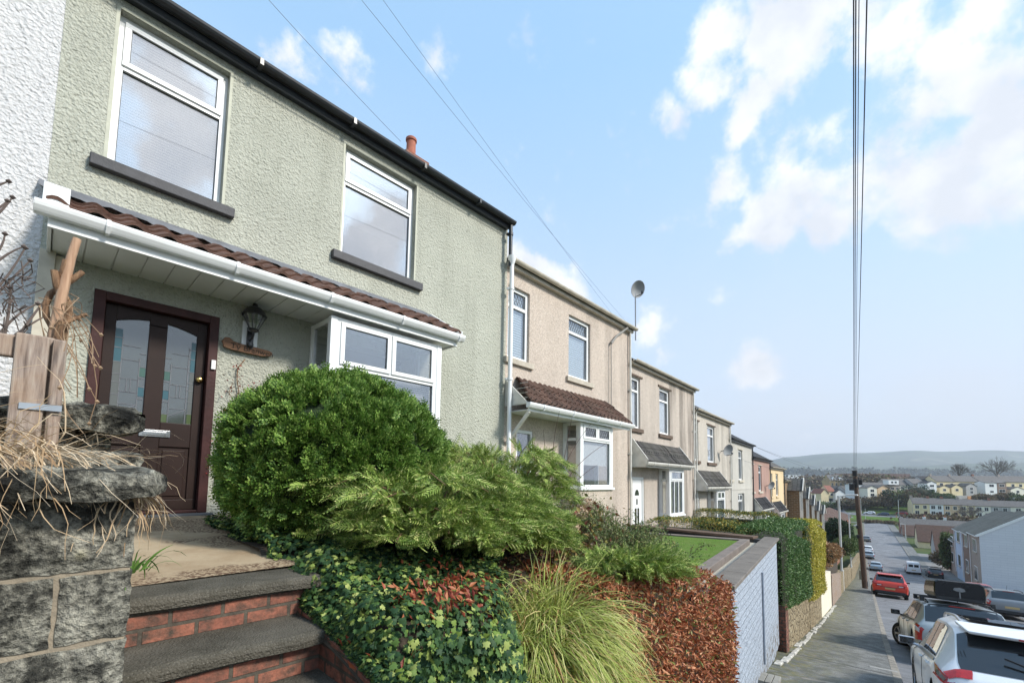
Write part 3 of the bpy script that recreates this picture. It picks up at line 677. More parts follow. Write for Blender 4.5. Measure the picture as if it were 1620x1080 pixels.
for (P, hd, W, zr), ze, lb in zip(bch, zz, labs):
    if bh0 is None: b_ = bh0 = brown_house(P, hd, W, ze)
    else: b_ = copy_tree(bh0); b_.location = (P[0], P[1], ze-5.2); b_.rotation_euler = (0, 0, hd)
    b_['label'] = lb
# ------------------------------------------------------------------ ground, road, pavement
def hit(px, py, lo=3.0):
    d = ray(px, py); t = lo
    while t < 3000:
        p = d*t
        if p.z < gz(p.x, p.y): break
        t *= 1.01
    a, b = t/1.01, t
    for _ in range(30):
        m_ = (a+b)/2; p = d*m_
        if p.z < gz(p.x, p.y): b = m_
        else: a = m_
    return d*b
def YK(X): return -.35+TAN5*X            # left kerb
def YW(X): return 1.45+.08*X             # front walls of the left-hand gardens
def YR(X): return -7.3+TAN5*X            # right kerb
t = NT('earth_and_grass'); n_ = t.noise(.12, 6, .6); n2 = t.noise(.9, 5, .6)
c_ = t.ramp(n_, [(.35, (.06, .10, .028)), (.55, (.09, .11, .04)), (.7, (.11, .10, .06))]); c_ = t.mix(t.ramp(n2, [(.4, (0, 0, 0)), (.7, (.5, .5, .5))]), c_, (.05, .06, .03)); ground_m = t.fin(c_, .95, spec=.1)
xs = np.unique(np.concatenate([np.linspace(-300, -10, 12), np.linspace(-10, 120, 60), np.linspace(120, 350, 60), np.linspace(350, 9000, 12)]))
ys = np.unique(np.concatenate([np.linspace(-5000, -150, 8), np.linspace(-150, 150, 75), np.linspace(150, 7000, 10)]))
V = np.array([[x, y, gz(x, y)-(.18 if x < 222 and -9 < y-TAN5*x < 9 else .18)] for x in xs for y in ys]); ny = len(ys)
Fc = np.array([[i*ny+j, (i+1)*ny+j, (i+1)*ny+j+1, i*ny+j+1] for i in range(len(xs)-1) for j in range(ny-1)])
tag(npmesh('ground', V, Fc, ground_m, smooth=True), kind='structure')
def strip(name, fa, fb, X0, X1, dz, mat, step=1.0, thick=0):
    n = max(2, int((X1-X0)/step)); m = MB()
    for i in range(n):
        a, b = X0+(X1-X0)*i/n, X0+(X1-X0)*(i+1)/n
        m.face([(a, fa(a), gz(a, fa(a))+dz), (b, fa(b), gz(b, fa(b))+dz), (b, fb(b), gz(b, fb(b))+dz), (a, fb(a), gz(a, fb(a))+dz)])
    return tag(m.build(name, mat, smooth=True), kind='structure')
# asphalt
t = NT('asphalt'); n1 = t.noise(90, 3, .6); n2 = t.noise(.6, 6, .65); n3 = t.noise(3.0, 5, .6, t.co((1, .15, 1)))
c_ = t.ramp(n1, [(.3, (.13, .13, .135)), (.6, (.20, .20, .205)), (.8, (.31, .31, .31))]); c_ = t.mix(t.ramp(n2, [(.35, (0, 0, 0)), (.65, (.5, .5, .5))]), c_, (.11, .11, .118)); c_ = t.mix(t.ramp(n3, [(.55, (0, 0, 0)), (.7, (.4, .4, .4))]), c_, (.24, .24, .245))
cr = t.vor(.5, t.co(), 'DISTANCE_TO_EDGE'); c_ = t.mix(t.ramp(cr, [(.0, (.7, .7, .7)), (.02, (0, 0, 0))]), c_, (.06, .06, .06))
t.bump(n1, .6, .006); asphalt = t.fin(c_, t.ramp(n2, [(.35, (.45, .45, .45)), (.6, (.8, .8, .8))]), spec=.5)
strip('road', YR, YK, -60, 236, -.12, asphalt)
# pavement
t = NT('pavement_asphalt'); tc = t.n('ShaderNodeTexCoord'); sp = t.n('ShaderNodeSeparateXYZ'); t.link(tc.outputs['Object'], sp.inputs[0])
n1 = t.noise(70, 3, .6); n2 = t.noise(1.6, 6, .7); n3 = t.noise(6, 5, .7)
c_ = t.ramp(n1, [(.3, (.12, .12, .12)), (.5, (.19, .19, .185)), (.7, (.36, .355, .34))])
c_ = t.mix(t.ramp(n2, [(.4, (0, 0, 0)), (.65, (.6, .6, .6))]), c_, (.12, .12, .115)); n9 = t.noise(11, 5, .75); c_ = t.mix(t.ramp(n9, [(.5, (0, 0, 0)), (.68, (.55, .55, .55))]), c_, (.27, .265, .25))
lat = t.math('SUBTRACT', sp.outputs[1], t.math('MULTIPLY', sp.outputs[0], .08))      # 1.45 at the garden walls, -.35 at the kerb
wgt = t.math('MULTIPLY', t.ramp(t.math('MULTIPLY', t.math('ADD', lat, .35), .5), [(.25, (.03, .03, .03)), (.92, (1, 1, 1))]), t.ramp(n3, [(.38, (0, 0, 0)), (.58, (1, 1, 1))]))
moss = t.ramp(t.noise(12, 4), [(.35, (.06, .085, .012)), (.55, (.15, .14, .03)), (.72, (.24, .17, .08))]); c_ = t.mix(t.math('MULTIPLY', wgt, .95), c_, moss); n7 = t.noise(3.2, 5, .7, t.co((1, 1, .01))); c_ = t.mix(t.ramp(n7, [(.42, (.6, .6, .6)), (.56, (0, 0, 0))]), c_, (.075, .078, .068))
jt = t.math('ABSOLUTE', t.math('SUBTRACT', t.math('FRACT', t.math('ADD', t.math('MULTIPLY', t.math('SUBTRACT', sp.outputs[0], t.math('MULTIPLY', sp.outputs[1], -.09)), .31), t.math('MULTIPLY', n2, .01))), .5))
c_ = t.mix(t.ramp(jt, [(.0, (.8, .8, .8)), (.012, (.6, .6, .6)), (.016, (0, 0, 0))]), c_, (.04, .04, .036))
t.bump(t.math('ADD', n1, t.math('MULTIPLY', n3, .8)), .8, .008); pave_m = t.fin(c_, .85, spec=.3)
strip('pavement', lambda x: YK(x)+.0, lambda x: YW(x)+.35, -60, 215, 0.0, pave_m)
forecourt = paint('forecourt_concrete', (.20, .195, .185), .9, .3, .5, .004, 40)
strip('forecourt', lambda x: YR(x)-9.5, lambda x: YR(x)-1.7, -60, 130, -.02, forecourt)
strip('far_pavement', lambda x: YR(x)-1.7, lambda x: YR(x), -60, 215, 0.0, pave_m)
kerb_m = paint('kerb_stone', (.25, .225, .19), .85, .45, 5, .005, 50)
def kerb(yf, s, X0, X1):
    m = MB(); x = X0
    while x < X1:
        b = min(x+.9, X1)-.012; w = .12*s
        za, zb = gz(x, yf(x)), gz(b, yf(b)); y0, y1 = yf(x), yf(b)
        vs = [(x, y0-w, za-.2), (b, y1-w, zb-.2), (b, y1+w*.1, zb-.2), (x, y0+w*.1, za-.2), (x, y0-w, za+.004), (b, y1-w, zb+.004), (b, y1+w*.1, zb+.006), (x, y0+w*.1, za+.006)]
        m.add(vs, [(0, 1, 2, 3), (4, 5, 6, 7), (0, 1, 5, 4), (1, 2, 6, 5), (2, 3, 7, 6), (3, 0, 4, 7)]); x += .9
    tag(m.build('kerb', kerb_m, bevel=.012 if X1 < 100 else 0, fixn=True), kind='structure')
kerb(YK, 1, -6, 90); kerb(YK, 1, 90, 215); kerb(YR, -1, -6, 215)
# cross road and lower road beyond the junction
def poly_strip(name, pts, w, dz, mat):
    m = MB(); L = []; 
    for i, p in enumerate(pts):
        a = Vector(pts[max(0, i-1)]); b = Vector(pts[min(len(pts)-1, i+1)]); d = (b-a).normalized(); n_ = Vector((-d.y, d.x)); p = Vector(p); w_ = w if not isinstance(w, list) else w[i]
        L.append((p+n_*w_/2, p-n_*w_/2))
    for (a, b), (c, d) in zip(L, L[1:]):
        k = max(1, int((a-c).length/5))
        for j in range(k):
            a1, c1 = a.lerp(c, j/k), a.lerp(c, (j+1)/k); b1, d1 = b.lerp(d, j/k), b.lerp(d, (j+1)/k)
            m.face([(*q, gz(q.x, q.y)+dz) for q in (a1, c1, d1, b1)])
    return tag(m.build(name, mat, smooth=True), kind='structure')

# ------------------------------------------------------------------ garden plots (level terraces in front of each house)
soil = paint('garden_soil', (.06, .045, .03), .95, .4, 8, .01, 30)
def bankz(X, Y):
    top = -.50-.10*(X-1.05); k = sstep(2.5, 1.8, X/max(Y, .1)*2); f = sstep(1.45, 1.95+.35*sstep(1.6, 2.4, X), Y); low = gz(X, 1.5)-.05
    z = low+(top-.20*(1-sstep(2.0, 3.2, Y))-low)*f
    return min(z, float(np.interp(Y, [1.5, 1.8, 2.1, 2.55, 3.05, 3.3], [-1.02, -.95, -.88, -.80, -.70, -.5]))+(max(0, X-1.1))*1.3)
xs_ = np.linspace(1.05, 5.42, 36); ys_ = np.linspace(1.5, 5.66, 40)
V = np.array([[x, y, bankz(x, y)] for x in xs_ for y in ys_]); Fc = np.array([[i*40+j, (i+1)*40+j, (i+1)*40+j+1, i*40+j+1] for i in range(35) for j in range(39)])
tag(npmesh('garden_bank', V, Fc, soil, smooth=True), kind='structure')
m = MB()
for (h, P, hd, zt), nx in zip(HS, [c[0] for c in chain[1:]]+[PE]):
    if P[0] < 6: m.add([(5.44, 1.85, -2.9), (10.6, 2.55, -2.9), (10.6, 5.78, -2.9), (5.44, 5.68, -2.9), (5.44, 1.85, -1.32), (10.6, 2.55, -1.32), (10.6, 5.78, -1.32), (5.44, 5.68, -1.32)], [(4, 5, 6, 7), (0, 1, 5, 4), (1, 2, 6, 5), (3, 0, 4, 7)]); continue
    m.add([(P[0], YW(P[0])+.2, zt-2), (nx[0], YW(nx[0])+.2, zt-2), (nx[0], nx[1], zt-2), (P[0], P[1], zt-2), (P[0], YW(P[0])+.2, zt-.12), (nx[0], YW(nx[0])+.2, zt-.12), (nx[0], nx[1], zt-.12), (P[0], P[1], zt-.12)], [(4, 5, 6, 7), (0, 1, 5, 4), (1, 2, 6, 5), (3, 0, 4, 7)])
tag(m.build('garden_plot', soil), kind='structure')

# ------------------------------------------------------------------ path, steps, stone wall
t = NT('path_concrete'); n1 = t.noise(3, 6, .6); n2 = t.noise(40, 4); c_ = t.ramp(n1, [(.3, (.30, .215, .13)), (.6, (.42, .33, .22)), (.8, (.36, .26, .16))])
grit = t.math('MULTIPLY', t.ramp(t.noise(1.1, 3), [(.5, (0, 0, 0)), (.53, (1, 1, 1))]), t.ramp(t.noise(60, 3), [(.45, (0, 0, 0)), (.55, (1, 1, 1))])); c_ = t.mix(grit, c_, (.13, .08, .05)); t.bump(n2, .7, .006); path_m = t.fin(c_, .9, spec=.25)
m = MB(); n = 12; rr = random.Random(3)
V = []; 
for i in range(n+1):
    Y = 2.88+(5.58-2.88)*i/n; z = -.565+.12*i/n
    V.append((.15, Y, z)); V.append((1.75, Y, z+.01))
for i in range(n): m.face([V[2*i], V[2*i+1], V[2*i+3], V[2*i+2]])
m.box(.15, 1.75, 2.9, 5.58, -1.5, -.62); tag(m.build('path', path_m), kind='structure')
t = NT('step_concrete'); n1 = t.noise(4, 6, .65); v = t.vor(90); c_ = t.ramp(n1, [(.3, (.052, .048, .036)), (.6, (.11, .10, .08)), (.8, (.15, .14, .11))]); c_ = t.mix(t.ramp(v, [(.1, (.6, .6, .6)), (.35, (0, 0, 0))]), c_, (.20, .185, .15)); t.bump(t.math('ADD', v, t.noise(150, 2)), .9, .006); tread_m = t.fin(c_, .9, spec=.25)
red_brick = brickmat('red_brick', (.36, .14, .09), (.22, .085, .06), (.105, .09, .07), .215, .072, .009, .012, .95)
st = empty('garden_steps', (.7, 2.9, -.57), 0, 'worn concrete steps with red brick risers leading up to the tan path', 'steps')
for k in range(5):
    zt_ = -.57-.215*k; yf = 2.60-.295*k; m = MB(); x0_, x1_ = .12, 1.16
    nx = 16
    prof = [(yf+.36, zt_-.07), (yf+.36, zt_), (yf+.03, zt_-.004), (yf+.008, zt_-.014), (yf, zt_-.035), (yf+.004, zt_-.066)]
    for i in range(nx):
        def dx(x, k=k): return .008*math.sin(x*9+k*2)+.012*math.sin(x*4.1+k)
        a, b = x0_+(x1_-x0_)*i/nx, x0_+(x1_-x0_)*(i+1)/nx
        for (p, q) in zip(prof, prof[1:]+prof[:1]):
            wa = dx(a) if p[0] < yf+.2 else 0; 
            m.face([(a, p[0]+(dx(a) if p[0] < yf+.2 else 0), p[1]+dx(a)*.3), (b, p[0]+(dx(b) if p[0] < yf+.2 else 0), p[1]+dx(b)*.3), (b, q[0]+(dx(b) if q[0] < yf+.2 else 0), q[1]+dx(b)*.3), (a, q[0]+(dx(a) if q[0] < yf+.2 else 0), q[1]+dx(a)*.3)])
    o = m.build('tread', tread_m, st, smooth=True, angle=60); o.location = (-.7, -2.9, .57)
    m = MB(); m.box(x0_, x1_, yf+.045, yf+.3, zt_-.235, zt_-.068); o = m.build('riser', red_brick, st); o.location = (-.7, -2.9, .57)
# brick retaining wall beside the steps
m = MB(); X = 1.06; pts = [(3.05, -.68), (2.55, -.77), (2.1, -.85), (1.8, -.92), (1.5, -.99)]
poly = [(y, z) for y, z in pts]+[(1.5, -2.1), (3.05, -2.1)]; m.prism(poly, X, X+.22, 'x')
tag(m.build('brick_wall', red_brick), 'red brick retaining wall beside the steps, topped with ivy', 'wall')
# stone wall
t = NT('rock_stone'); n1 = t.noise(4, 7, .7); n2 = t.noise(50, 5, .65); v = t.vor(60)
n1b = t.noise(16, 6, .72); c_ = t.ramp(t.math('MULTIPLY_ADD', n1b, .45, t.math('MULTIPLY', n1, .55)), [(.38, (.018, .018, .016)), (.47, (.075, .073, .062)), (.53, (.25, .24, .20)), (.64, (.46, .44, .37))]); c_ = t.mix(.55, c_, t.ramp(n2, [(.35, (.08, .08, .08)), (.65, (.75, .74, .70))]), 'OVERLAY')
lich = t.ramp(t.vor(3.2), [(.10, (1, 1, 1)), (.16, (0, 0, 0))]); c_ = t.mix(t.math('MULTIPLY', lich, t.ramp(n2, [(.4, (0, 0, 0)), (.6, (1, 1, 1))])), c_, (.40, .36, .22))
t.bump(t.math('ADD', t.math('MULTIPLY', n1, 2), t.math('ADD', n2, t.math('MULTIPLY', v, .3))), 1, .03); rock_m = t.fin(c_, .93, spec=.2)
mortar_m = paint('lime_mortar', (.30, .25, .18), .95, .3, 6, .008, 40)
sw = empty('stone_wall', (-.5, 1.75, -1.6), 0, 'rock-faced grey stone garden wall with mortared blocks at the lower left corner', 'wall')
rr = random.Random(11)
def rock(m, x0, x1, y0, z0, z1, jit=.012, seed=0):
    """hewn block face: rough front between drafted edges, with side skirts running back into the mortar"""
    r_ = random.Random(seed); nx, nz = max(3, int((x1-x0)/.022)), max(3, int((z1-z0)/.022)); G = {}
    for i in range(nx+1):
        for j in range(nz+1):
            ed = min(i, nx-i, j, nz-j); x = x0+(x1-x0)*i/nx; z = z0+(z1-z0)*j/nz; e = min(1, ed/2)
            w_ = math.sin(x*31+seed)*math.sin(z*27+seed*2)*.5+math.sin(x*67+z*41+seed)*.3
            G[i, j] = (x+r_.uniform(-.003, .003), y0-e*(.010+.008*w_+r_.uniform(0, .007)), z+r_.uniform(-.003, .003))
    for i in range(nx):
        for j in range(nz): m.face([G[i, j], G[i+1, j], G[i+1, j+1], G[i, j+1]])
    bk = lambda p: (p[0], y0+.2, p[2])
    for i in range(nx): m.face([G[i, 0], bk(G[i, 0]), bk(G[i+1, 0]), G[i+1, 0]]); m.face([G[i, nz], G[i+1, nz], bk(G[i+1, nz]), bk(G[i, nz])])
    for j in range(nz): m.face([G[0, j], G[0, j+1], bk(G[0, j+1]), bk(G[0, j])]); m.face([G[nx, j], bk(G[nx, j]), bk(G[nx, j+1]), G[nx, j+1]])
ys0 = 1.62
zr_ = [onY(205, y, ys0).z for y in (790, 899, 1005)]; dz_ = zr_[1]-zr_[2]
xe = onY(213, 850, ys0).x; xs1 = onY(88, 950, ys0).x
rows_ = [(zr_[0], zr_[1], [xe, xe-.62, xe-1.2]), (zr_[1], zr_[2], [xe, xs1, xs1-.36, xs1-.8]), (zr_[2], zr_[2]-dz_, [xe, xe-.52, xe-.85, xe-1.3])]
z_ = zr_[2]-dz_
while z_ > -1.95: k_ = len(rows_); rows_.append((z_, z_-dz_, [xe, xe-.3-.12*(k_ % 2), xe-.75, xe-1.25])); z_ -= dz_
for ci, (zt1, zb1, xs_l) in enumerate(rows_):
    xs_l = xs_l+[-2.0]
    for k in range(len(xs_l)-1):
        m = MB(); rock(m, xs_l[k+1]+.006, xs_l[k]-(.006 if k else 0), ys0, zb1+.006, zt1-.006, seed=ci*7+k)
        o = m.build('block', rock_m, sw, smooth=True, angle=55); o.location = (.5, -1.75, 1.6)
m = MB(); m.box(-2.0, xe-.004, ys0+.004, ys0+.27, -2.1, zr_[0]-.001); m.box(xe-.26, xe-.004, ys0+.27, 3.1, -2.1, -.06); o = m.build('mortar', mortar_m, sw); o.location = (.5, -1.75, 1.6)
def slab(m, x0, x1, y0, y1, z0, z1, seed, rough=.02, n=14):
    r_ = random.Random(seed); nx = n; prof = [(y1, z0), (y1, z1), ((y0+y1)/2, z1+.006), (y0+.03, z1), (y0+.008, z1-.012), (y0, (z0+z1)/2), (y0+.014, z0+.004)]
    rings = []
    for i in range(nx+1):
        x = x0+(x1-x0)*i/nx; e = 1 if 0 < i < nx else .7
        rings.append([(x+r_.uniform(-1, 1)*rough*.3, (y-(y0+y1)/2)*e+(y0+y1)/2+r_.uniform(-1, 1)*rough*.5, (z-(z0+z1)/2)*e+(z0+z1)/2+r_.uniform(-1, 1)*rough*.45) for y, z in prof])
    for a, b in zip(rings, rings[1:]):
        for k in range(len(prof)): m.face([a[k], b[k], b[(k+1) % len(prof)], a[(k+1) % len(prof)]])
    m.face(rings[0][::-1]); m.face(rings[-1])
for i, (a, b, c, d, e, f, sd) in enumerate([(-.62, onY(262, 765, 1.6).x, 1.50, 1.95, zr_[0]+.001, onY(200, 742, 1.5).z, 3), (-1.7, -.64, 1.51, 1.95, zr_[0]+.001, .0, 4)]):
    m = MB(); slab(m, a, b, c, d, e, f, sd, .022, 22); o = m.build('coping_stone', rock_m, sw, smooth=True, angle=24); o.location = (.5, -1.75, 1.6)
for i, (a, b, c, d, e, f, sd) in enumerate([(-.22, .29, 2.35, 2.75, .155, .255, 8), (-.15, .20, 2.45, 2.8, .02, .15, 9), (-.1, .25, 1.98, 2.4, -.02, .06, 11)]):
    m = MB(); slab(m, a, b, c, d, e, f, sd, .035, 12); o = m.build('coping_stone', rock_m, sw, smooth=True, angle=24); o.location = (.5, -1.75, 1.6)

# doormat, brick plinth, flower pot
m = MB(); Pm = onZ(258, 832, -.47); m.box(.72, 1.22, 4.55, 4.95, -.515, -.495); tag(m.build('doormat', paint('coir', (.085, .045, .022), .95, .4, 40, .004, 90), bevel=.004), 'brown coir doormat on the path below the front door', 'doormat')
m = MB(); m.box(1.42, 2.0, 4.75, 5.3, -.6, -.30); tag(m.build('brick_plinth', red_brick, bevel=.006), 'low red brick plinth beside the door under the round bush', 'plinth')
m = MB(); m.lathe([(0, 0), (.14, 0), (.2, .22), (.22, .22), (.22, .27), (.19, .27), (.18, .2), (0, .2)], (0, 0, 0), 20); tag(m.build('flower_pot', paint('terracotta_pot', (.33, .11, .06), .8, .25, 8), smooth=True, loc=(1.68, 5.0, -.299), angle=40), 'terracotta pot on the brick plinth beside the front door', 'pot')

# ------------------------------------------------------------------ timber fence and vine trunk, upper left
t = NT('weathered_timber'); n1 = t.noise(3, 6, .65, t.co((30, 30, 2.2))); n2 = t.noise(4, 5, .6)
c_ = t.ramp(n1, [(.3, (.13, .10, .085)), (.5, (.30, .24, .20)), (.7, (.42, .36, .30))]); c_ = t.mix(t.ramp(n2, [(.45, (0, 0, 0)), (.7, (.6, .6, .6))]), c_, (.30, .17, .08)); t.bump(n1, .8, .004); timber = t.fin(c_, .9, spec=.2)
fe = empty('timber_fence', (-.4, 2.1, 0), 0, 'weathered grey timber fence post and boards with a metal strap, behind the stone wall', 'fence')
def fbox(nm, a, b, c, d, e, f, mt=timber, bev=.006): m = MB(); m.box(a, b, c, d, e, f); o = m.build(nm, mt, fe, bevel=bev); o.location = (.4, -2.1, 0); return o
Ya = 1.98
pa = lambda x, y: onY(x, y, Ya)
q0, q1, q2 = pa(20, 530), pa(72, 530), pa(102, 540)
fbox('board', pa(17, 600).x, pa(73, 600).x, Ya, Ya+.03, .0, pa(20, 523).z)
fbox('board', pa(78, 600).x-.0, pa(102, 600).x, Ya+.01, Ya+.05, .0, pa(90, 535).z)
fbox('post', pa(60, 600).x, pa(82, 600).x, Ya+.035, Ya+.12, -.1, pa(70, 528).z)
fbox('rail', -1.8, pa(20, 600).x, Ya+.02, Ya+.05, pa(5, 560).z, pa(5, 524).z)
fbox('board', -1.5, -.75, Ya+.06, Ya+.08, .0, .3)
m = MB(); a, b = pa(30, 636), pa(97, 654); m.box(a.x, b.x, Ya-.006, Ya-.001, b.z+.005, a.z); o = m.build('metal_strap', paint('galvanised_strap', (.32, .36, .40), .4, .2, metal=.5), fe); o.location = (.4, -2.1, 0)
# vine stump
t = NT('vine_bark'); n1 = t.noise(4, 6, .65, t.co((25, 25, 4))); c_ = t.ramp(n1, [(.3, (.09, .05, .03)), (.55, (.26, .15, .08)), (.75, (.40, .27, .16))]); t.bump(n1, 1, .006); bark_v = t.fin(c_, .85)
Yv = 2.06
def pv(x, y, dy=0): p = onY(x, y, Yv+dy); return (p.x, p.y, p.z)
vn = empty('vine_stump', pv(85, 530), 0, 'cut vine stump with a pale upright pole and curling dead stems, behind the timber fence', 'vine')
def vpart(nm, pts, r, mt, n=8):
    m = MB(); m.tube(pts, [q*.62 for q in r], n); o = m.build(nm, mt, vn, smooth=True, angle=60); o.location = -vn.location; return o
t = NT('pale_wood'); n1 = t.noise(3, 5, .6, t.co((40, 40, 3))); pale_wood = t.fin(t.ramp(n1, [(.3, (.30, .17, .10)), (.7, (.52, .34, .22))]), .8)
vpart('pole', [pv(82, 545), pv(97, 470), pv(113, 405), pv(122, 378)], [.024, .023, .02, .019], pale_wood)
vpart('stem', [pv(102, 478, .03), pv(90, 452), pv(86, 428)], [.018, .017, .016], bark_v)
vpart('stem', [pv(96, 450, .03), pv(100, 432), pv(105, 412)], [.02, .017, .016], bark_v)
vpart('stem', [pv(98, 452, .02), pv(116, 441), pv(131, 430)], [.018, .015, .013], bark_v)
vpart('stem', [pv(96, 455, .04), pv(80, 464, .04), pv(72, 482, .04), pv(73, 500, .04), pv(84, 520, .04), pv(92, 535, .04)], [.015]*6, bark_v)
vpart('stem', [pv(98, 462, .05), pv(108, 480, .05), pv(109, 495, .05), pv(103, 515, .05), pv(98, 540, .05)], [.018]*5, bark_v)
vpart('stem', [pv(90, 540, -.02), pv(93, 520, -.02), pv(97, 507, -.03)], [.022, .02, .018], bark_v)
vpart('stem', [pv(100, 513), pv(120, 503), pv(138, 497)], [.011, .01, .009], bark_v)

# ------------------------------------------------------------------ painted wall of the lawn garden
t = NT('painted_blocks'); uv = wall_uv(t); b = t.n('ShaderNodeTexBrick'); t.link(uv, b.inputs['Vector'])
for k_, v_ in (('Scale', 1), ('Brick Width', .44), ('Row Height', .105), ('Mortar Size', .008), ('Mortar Smooth', .4)): b.inputs[k_].default_value = v_
n1 = t.noise(9, 6, .7); n2 = t.noise(28, 4, .6); vv = t.vor(14); c_ = t.ramp(n1, [(.3, (.33, .38, .45)), (.7, (.46, .51, .58))])
c_ = t.mix(t.math('MULTIPLY', b.outputs['Fac'], .4), c_, (.24, .28, .34)); c_ = t.mix(t.ramp(vv, [(.14, (.9, .9, .9)), (.22, (0, 0, 0))]), c_, (.10, .11, .13)); sp = t.n('ShaderNodeSeparateXYZ'); t.link(t.co(), sp.inputs[0])
low = t.math('MULTIPLY', t.ramp(t.noise(7, 4), [(.48, (0, 0, 0)), (.6, (1, 1, 1))]), t.ramp(t.math('ADD', sp.outputs[2], 1.9), [(.0, (1, 1, 1)), (.45, (0, 0, 0))])); c_ = t.mix(low, c_, (.16, .13, .10))
t.bump(t.math('SUBTRACT', t.math('ADD', n2, t.math('MULTIPLY', n1, .8)), b.outputs['Fac']), 1, .03); blue_m = t.fin(c_, .8, spec=.3)
A = Vector((5.44, 1.68)); B = Vector((10.83, 2.41)); dv = (B-A); Lw = dv.length; hd = math.atan2(dv.y, dv.x); zt_ = -1.16
bw = empty('garden_wall', (A.x, A.y, zt_), hd, 'pale blue painted block wall with brown coping stones round the lawn', 'wall')
m = MB(); m.box(0, Lw, 0, .22, -2.2, -.05)
ang2 = R(84)-hd; 
m.build('front_wall', blue_m, bw, bevel=.01)
cop = paint('coping_brown', (.165, .145, .125), .85, .3, 3, .006, 30)
x = -.05; k = 0
while x < Lw: m = MB(); m.box(x+.004, min(x+.9, Lw+.03)-.004, -.05, .23, -.05, .0); m.build('coping_stone', cop, bw, bevel=.008); x += .9; k += 1
m = MB(); 
Mr = Matrix.Translation((Lw-.02, .2, 0)) @ Matrix.Rotation(R(88)-hd, 4, 'Z')
m.box(0, 3.2, 0, .2, -.6, -.05, M=Mr); m.build('side_wall', paint('dark_wall_paint', (.06, .062, .066), .8, .3, 5), bw)
m = MB(); m.box(0.16, 3.2, -.06, .28, -.05, .0, M=Mr); m.build('side_coping', paint('coping_rust', (.13, .085, .06), .85, .3, 5, .005, 30), bw, bevel=.008)
m = MB(); m.tube([(2.78, -.016, -1.75), (2.78, -.016, -.3)], .016, 8); m.build('conduit', paint('conduit_grey', (.27, .31, .37), .6), bw)
# bed edging, gravel and lawn
zl_ = -1.30
edge = paint('edging_grey', (.18, .15, .13), .85, .25, 4, .005, 40)
def wl(x, y): c, s = math.cos(hd), math.sin(hd); return Vector((A.x+x*c-y*s, A.y+x*s+y*c))
def quadslab(name, pts, z0, z1, mat, **kw):
    m = MB(); n = len(pts); m.add([(p.x, p.y, z0) for p in pts]+[(p.x, p.y, z1) for p in pts], [tuple(range(n))[::-1], tuple(range(n, 2*n))]+[(i, (i+1) % n, n+(i+1) % n, n+i) for i in range(n)]); return m.build(name, mat, **kw)
gravel_m = paint('pale_gravel', (.50, .46, .38), .95, .5, 60, .01, 80)
tag(quadslab('gravel', [wl(-.1, .235), wl(Lw-.05, .235), wl(Lw-.5, 3.35), wl(-.5, 3.3)], -1.31, -1.285, gravel_m), kind='structure')
for pts in ([wl(.3, .42), wl(4.8, .42), wl(4.8, .58), wl(.3, .58)], [wl(4.62, .582), wl(4.8, .582), wl(4.4, 3.2), wl(4.24, 3.2)]):
    quadslab('lawn_edging', pts, -1.29, -1.17, edge, bevel=.01)
for o in [o for o in bpy.data.objects if o.name.startswith('lawn_edging')]:
    tag(o, 'grey brown slab edging %s' % ('along the front of the lawn' if o.name == 'lawn_edging' else 'along the far side of the lawn'), 'edging', 'edging slabs round the lawn')
t = NT('lawn_grass'); c_ = t.ramp(t.noise(40, 4, .7), [(.3, (.05, .11, .012)), (.5, (.10, .19, .022)), (.7, (.19, .28, .06))]); c_ = t.mix(t.ramp(t.noise(5, 4), [(.45, (0, 0, 0)), (.65, (.5, .5, .5))]), c_, (.16, .20, .06)); t.bump(t.noise(90, 3), 1, .02); lawn_m = t.fin(c_, .9, spec=.2)
tag(quadslab('lawn_turf', [wl(.0, .583), wl(4.618, .583), wl(4.238, 3.2), wl(-.3, 3.2)], -1.29, -1.20, lawn_m), kind='structure')

# ------------------------------------------------------------------ walls beyond, along the pavement
rubble = NT('rubble_stone'); t = rubble; v = t.n('ShaderNodeTexVoronoi'); v.inputs['Scale'].default_value = 4.5; v.feature = 'DISTANCE_TO_EDGE'; t.link(t.co((1, 1, 1.5)), v.inputs['Vector'])
n1 = t.noise(7, 6, .7); c_ = t.ramp(n1, [(.3, (.12, .09, .055)), (.5, (.30, .24, .15)), (.7, (.46, .40, .28))]); c_ = t.mix(t.ramp(v.outputs['Distance'], [(.0, (.85, .85, .85)), (.07, (0, 0, 0))]), c_, (.07, .055, .04)); t.bump(t.math('ADD', t.math('MULTIPLY', t.math('MINIMUM', v.outputs['Distance'], .12), 5), n1), 1, .04); rubble_m = t.fin(c_, .92, spec=.2)
def wallseg(name, X0, X1, h0_, h1_, th, mat, label, cat='wall', off=0.0, base=-.4, bev=0, group=None):
    m = MB(); c = []
    for x in (X0, X1):
        y = YW(x)+off; c.append((x, y, gz(x, y)))
    (xa, ya, za), (xb, yb, zb) = c
    m.add([(xa, ya, za+base), (xb, yb, zb+base), (xb, yb+th, zb+base), (xa, ya+th, za+base), (xa, ya, za+h0_), (xb, yb, zb+h1_), (xb, yb+th, zb+h1_), (xa, ya+th, za+h0_)], [(0, 1, 5, 4), (1, 2, 6, 5), (2, 3, 7, 6), (3, 0, 4, 7), (4, 5, 6, 7)])
    return tag(m.build(name, mat, bevel=bev, fixn=True), label, cat, group)
wallseg('brick_pier', 10.95, 11.35, .95, .95, .4, red_brick, 'red brick pier under the clipped hedge, next to the blue painted wall', 'pier', -.02)
wallseg('rubble_wall', 11.36, 15.9, .95, .95, .35, rubble_m, 'brown rubble stone wall under the clipped green hedge')
wallseg('rubble_wall', 16.0, 20.0, .95, 1.1, .35, rubble_m, 'brown rubble stone wall under the yellow hedge')
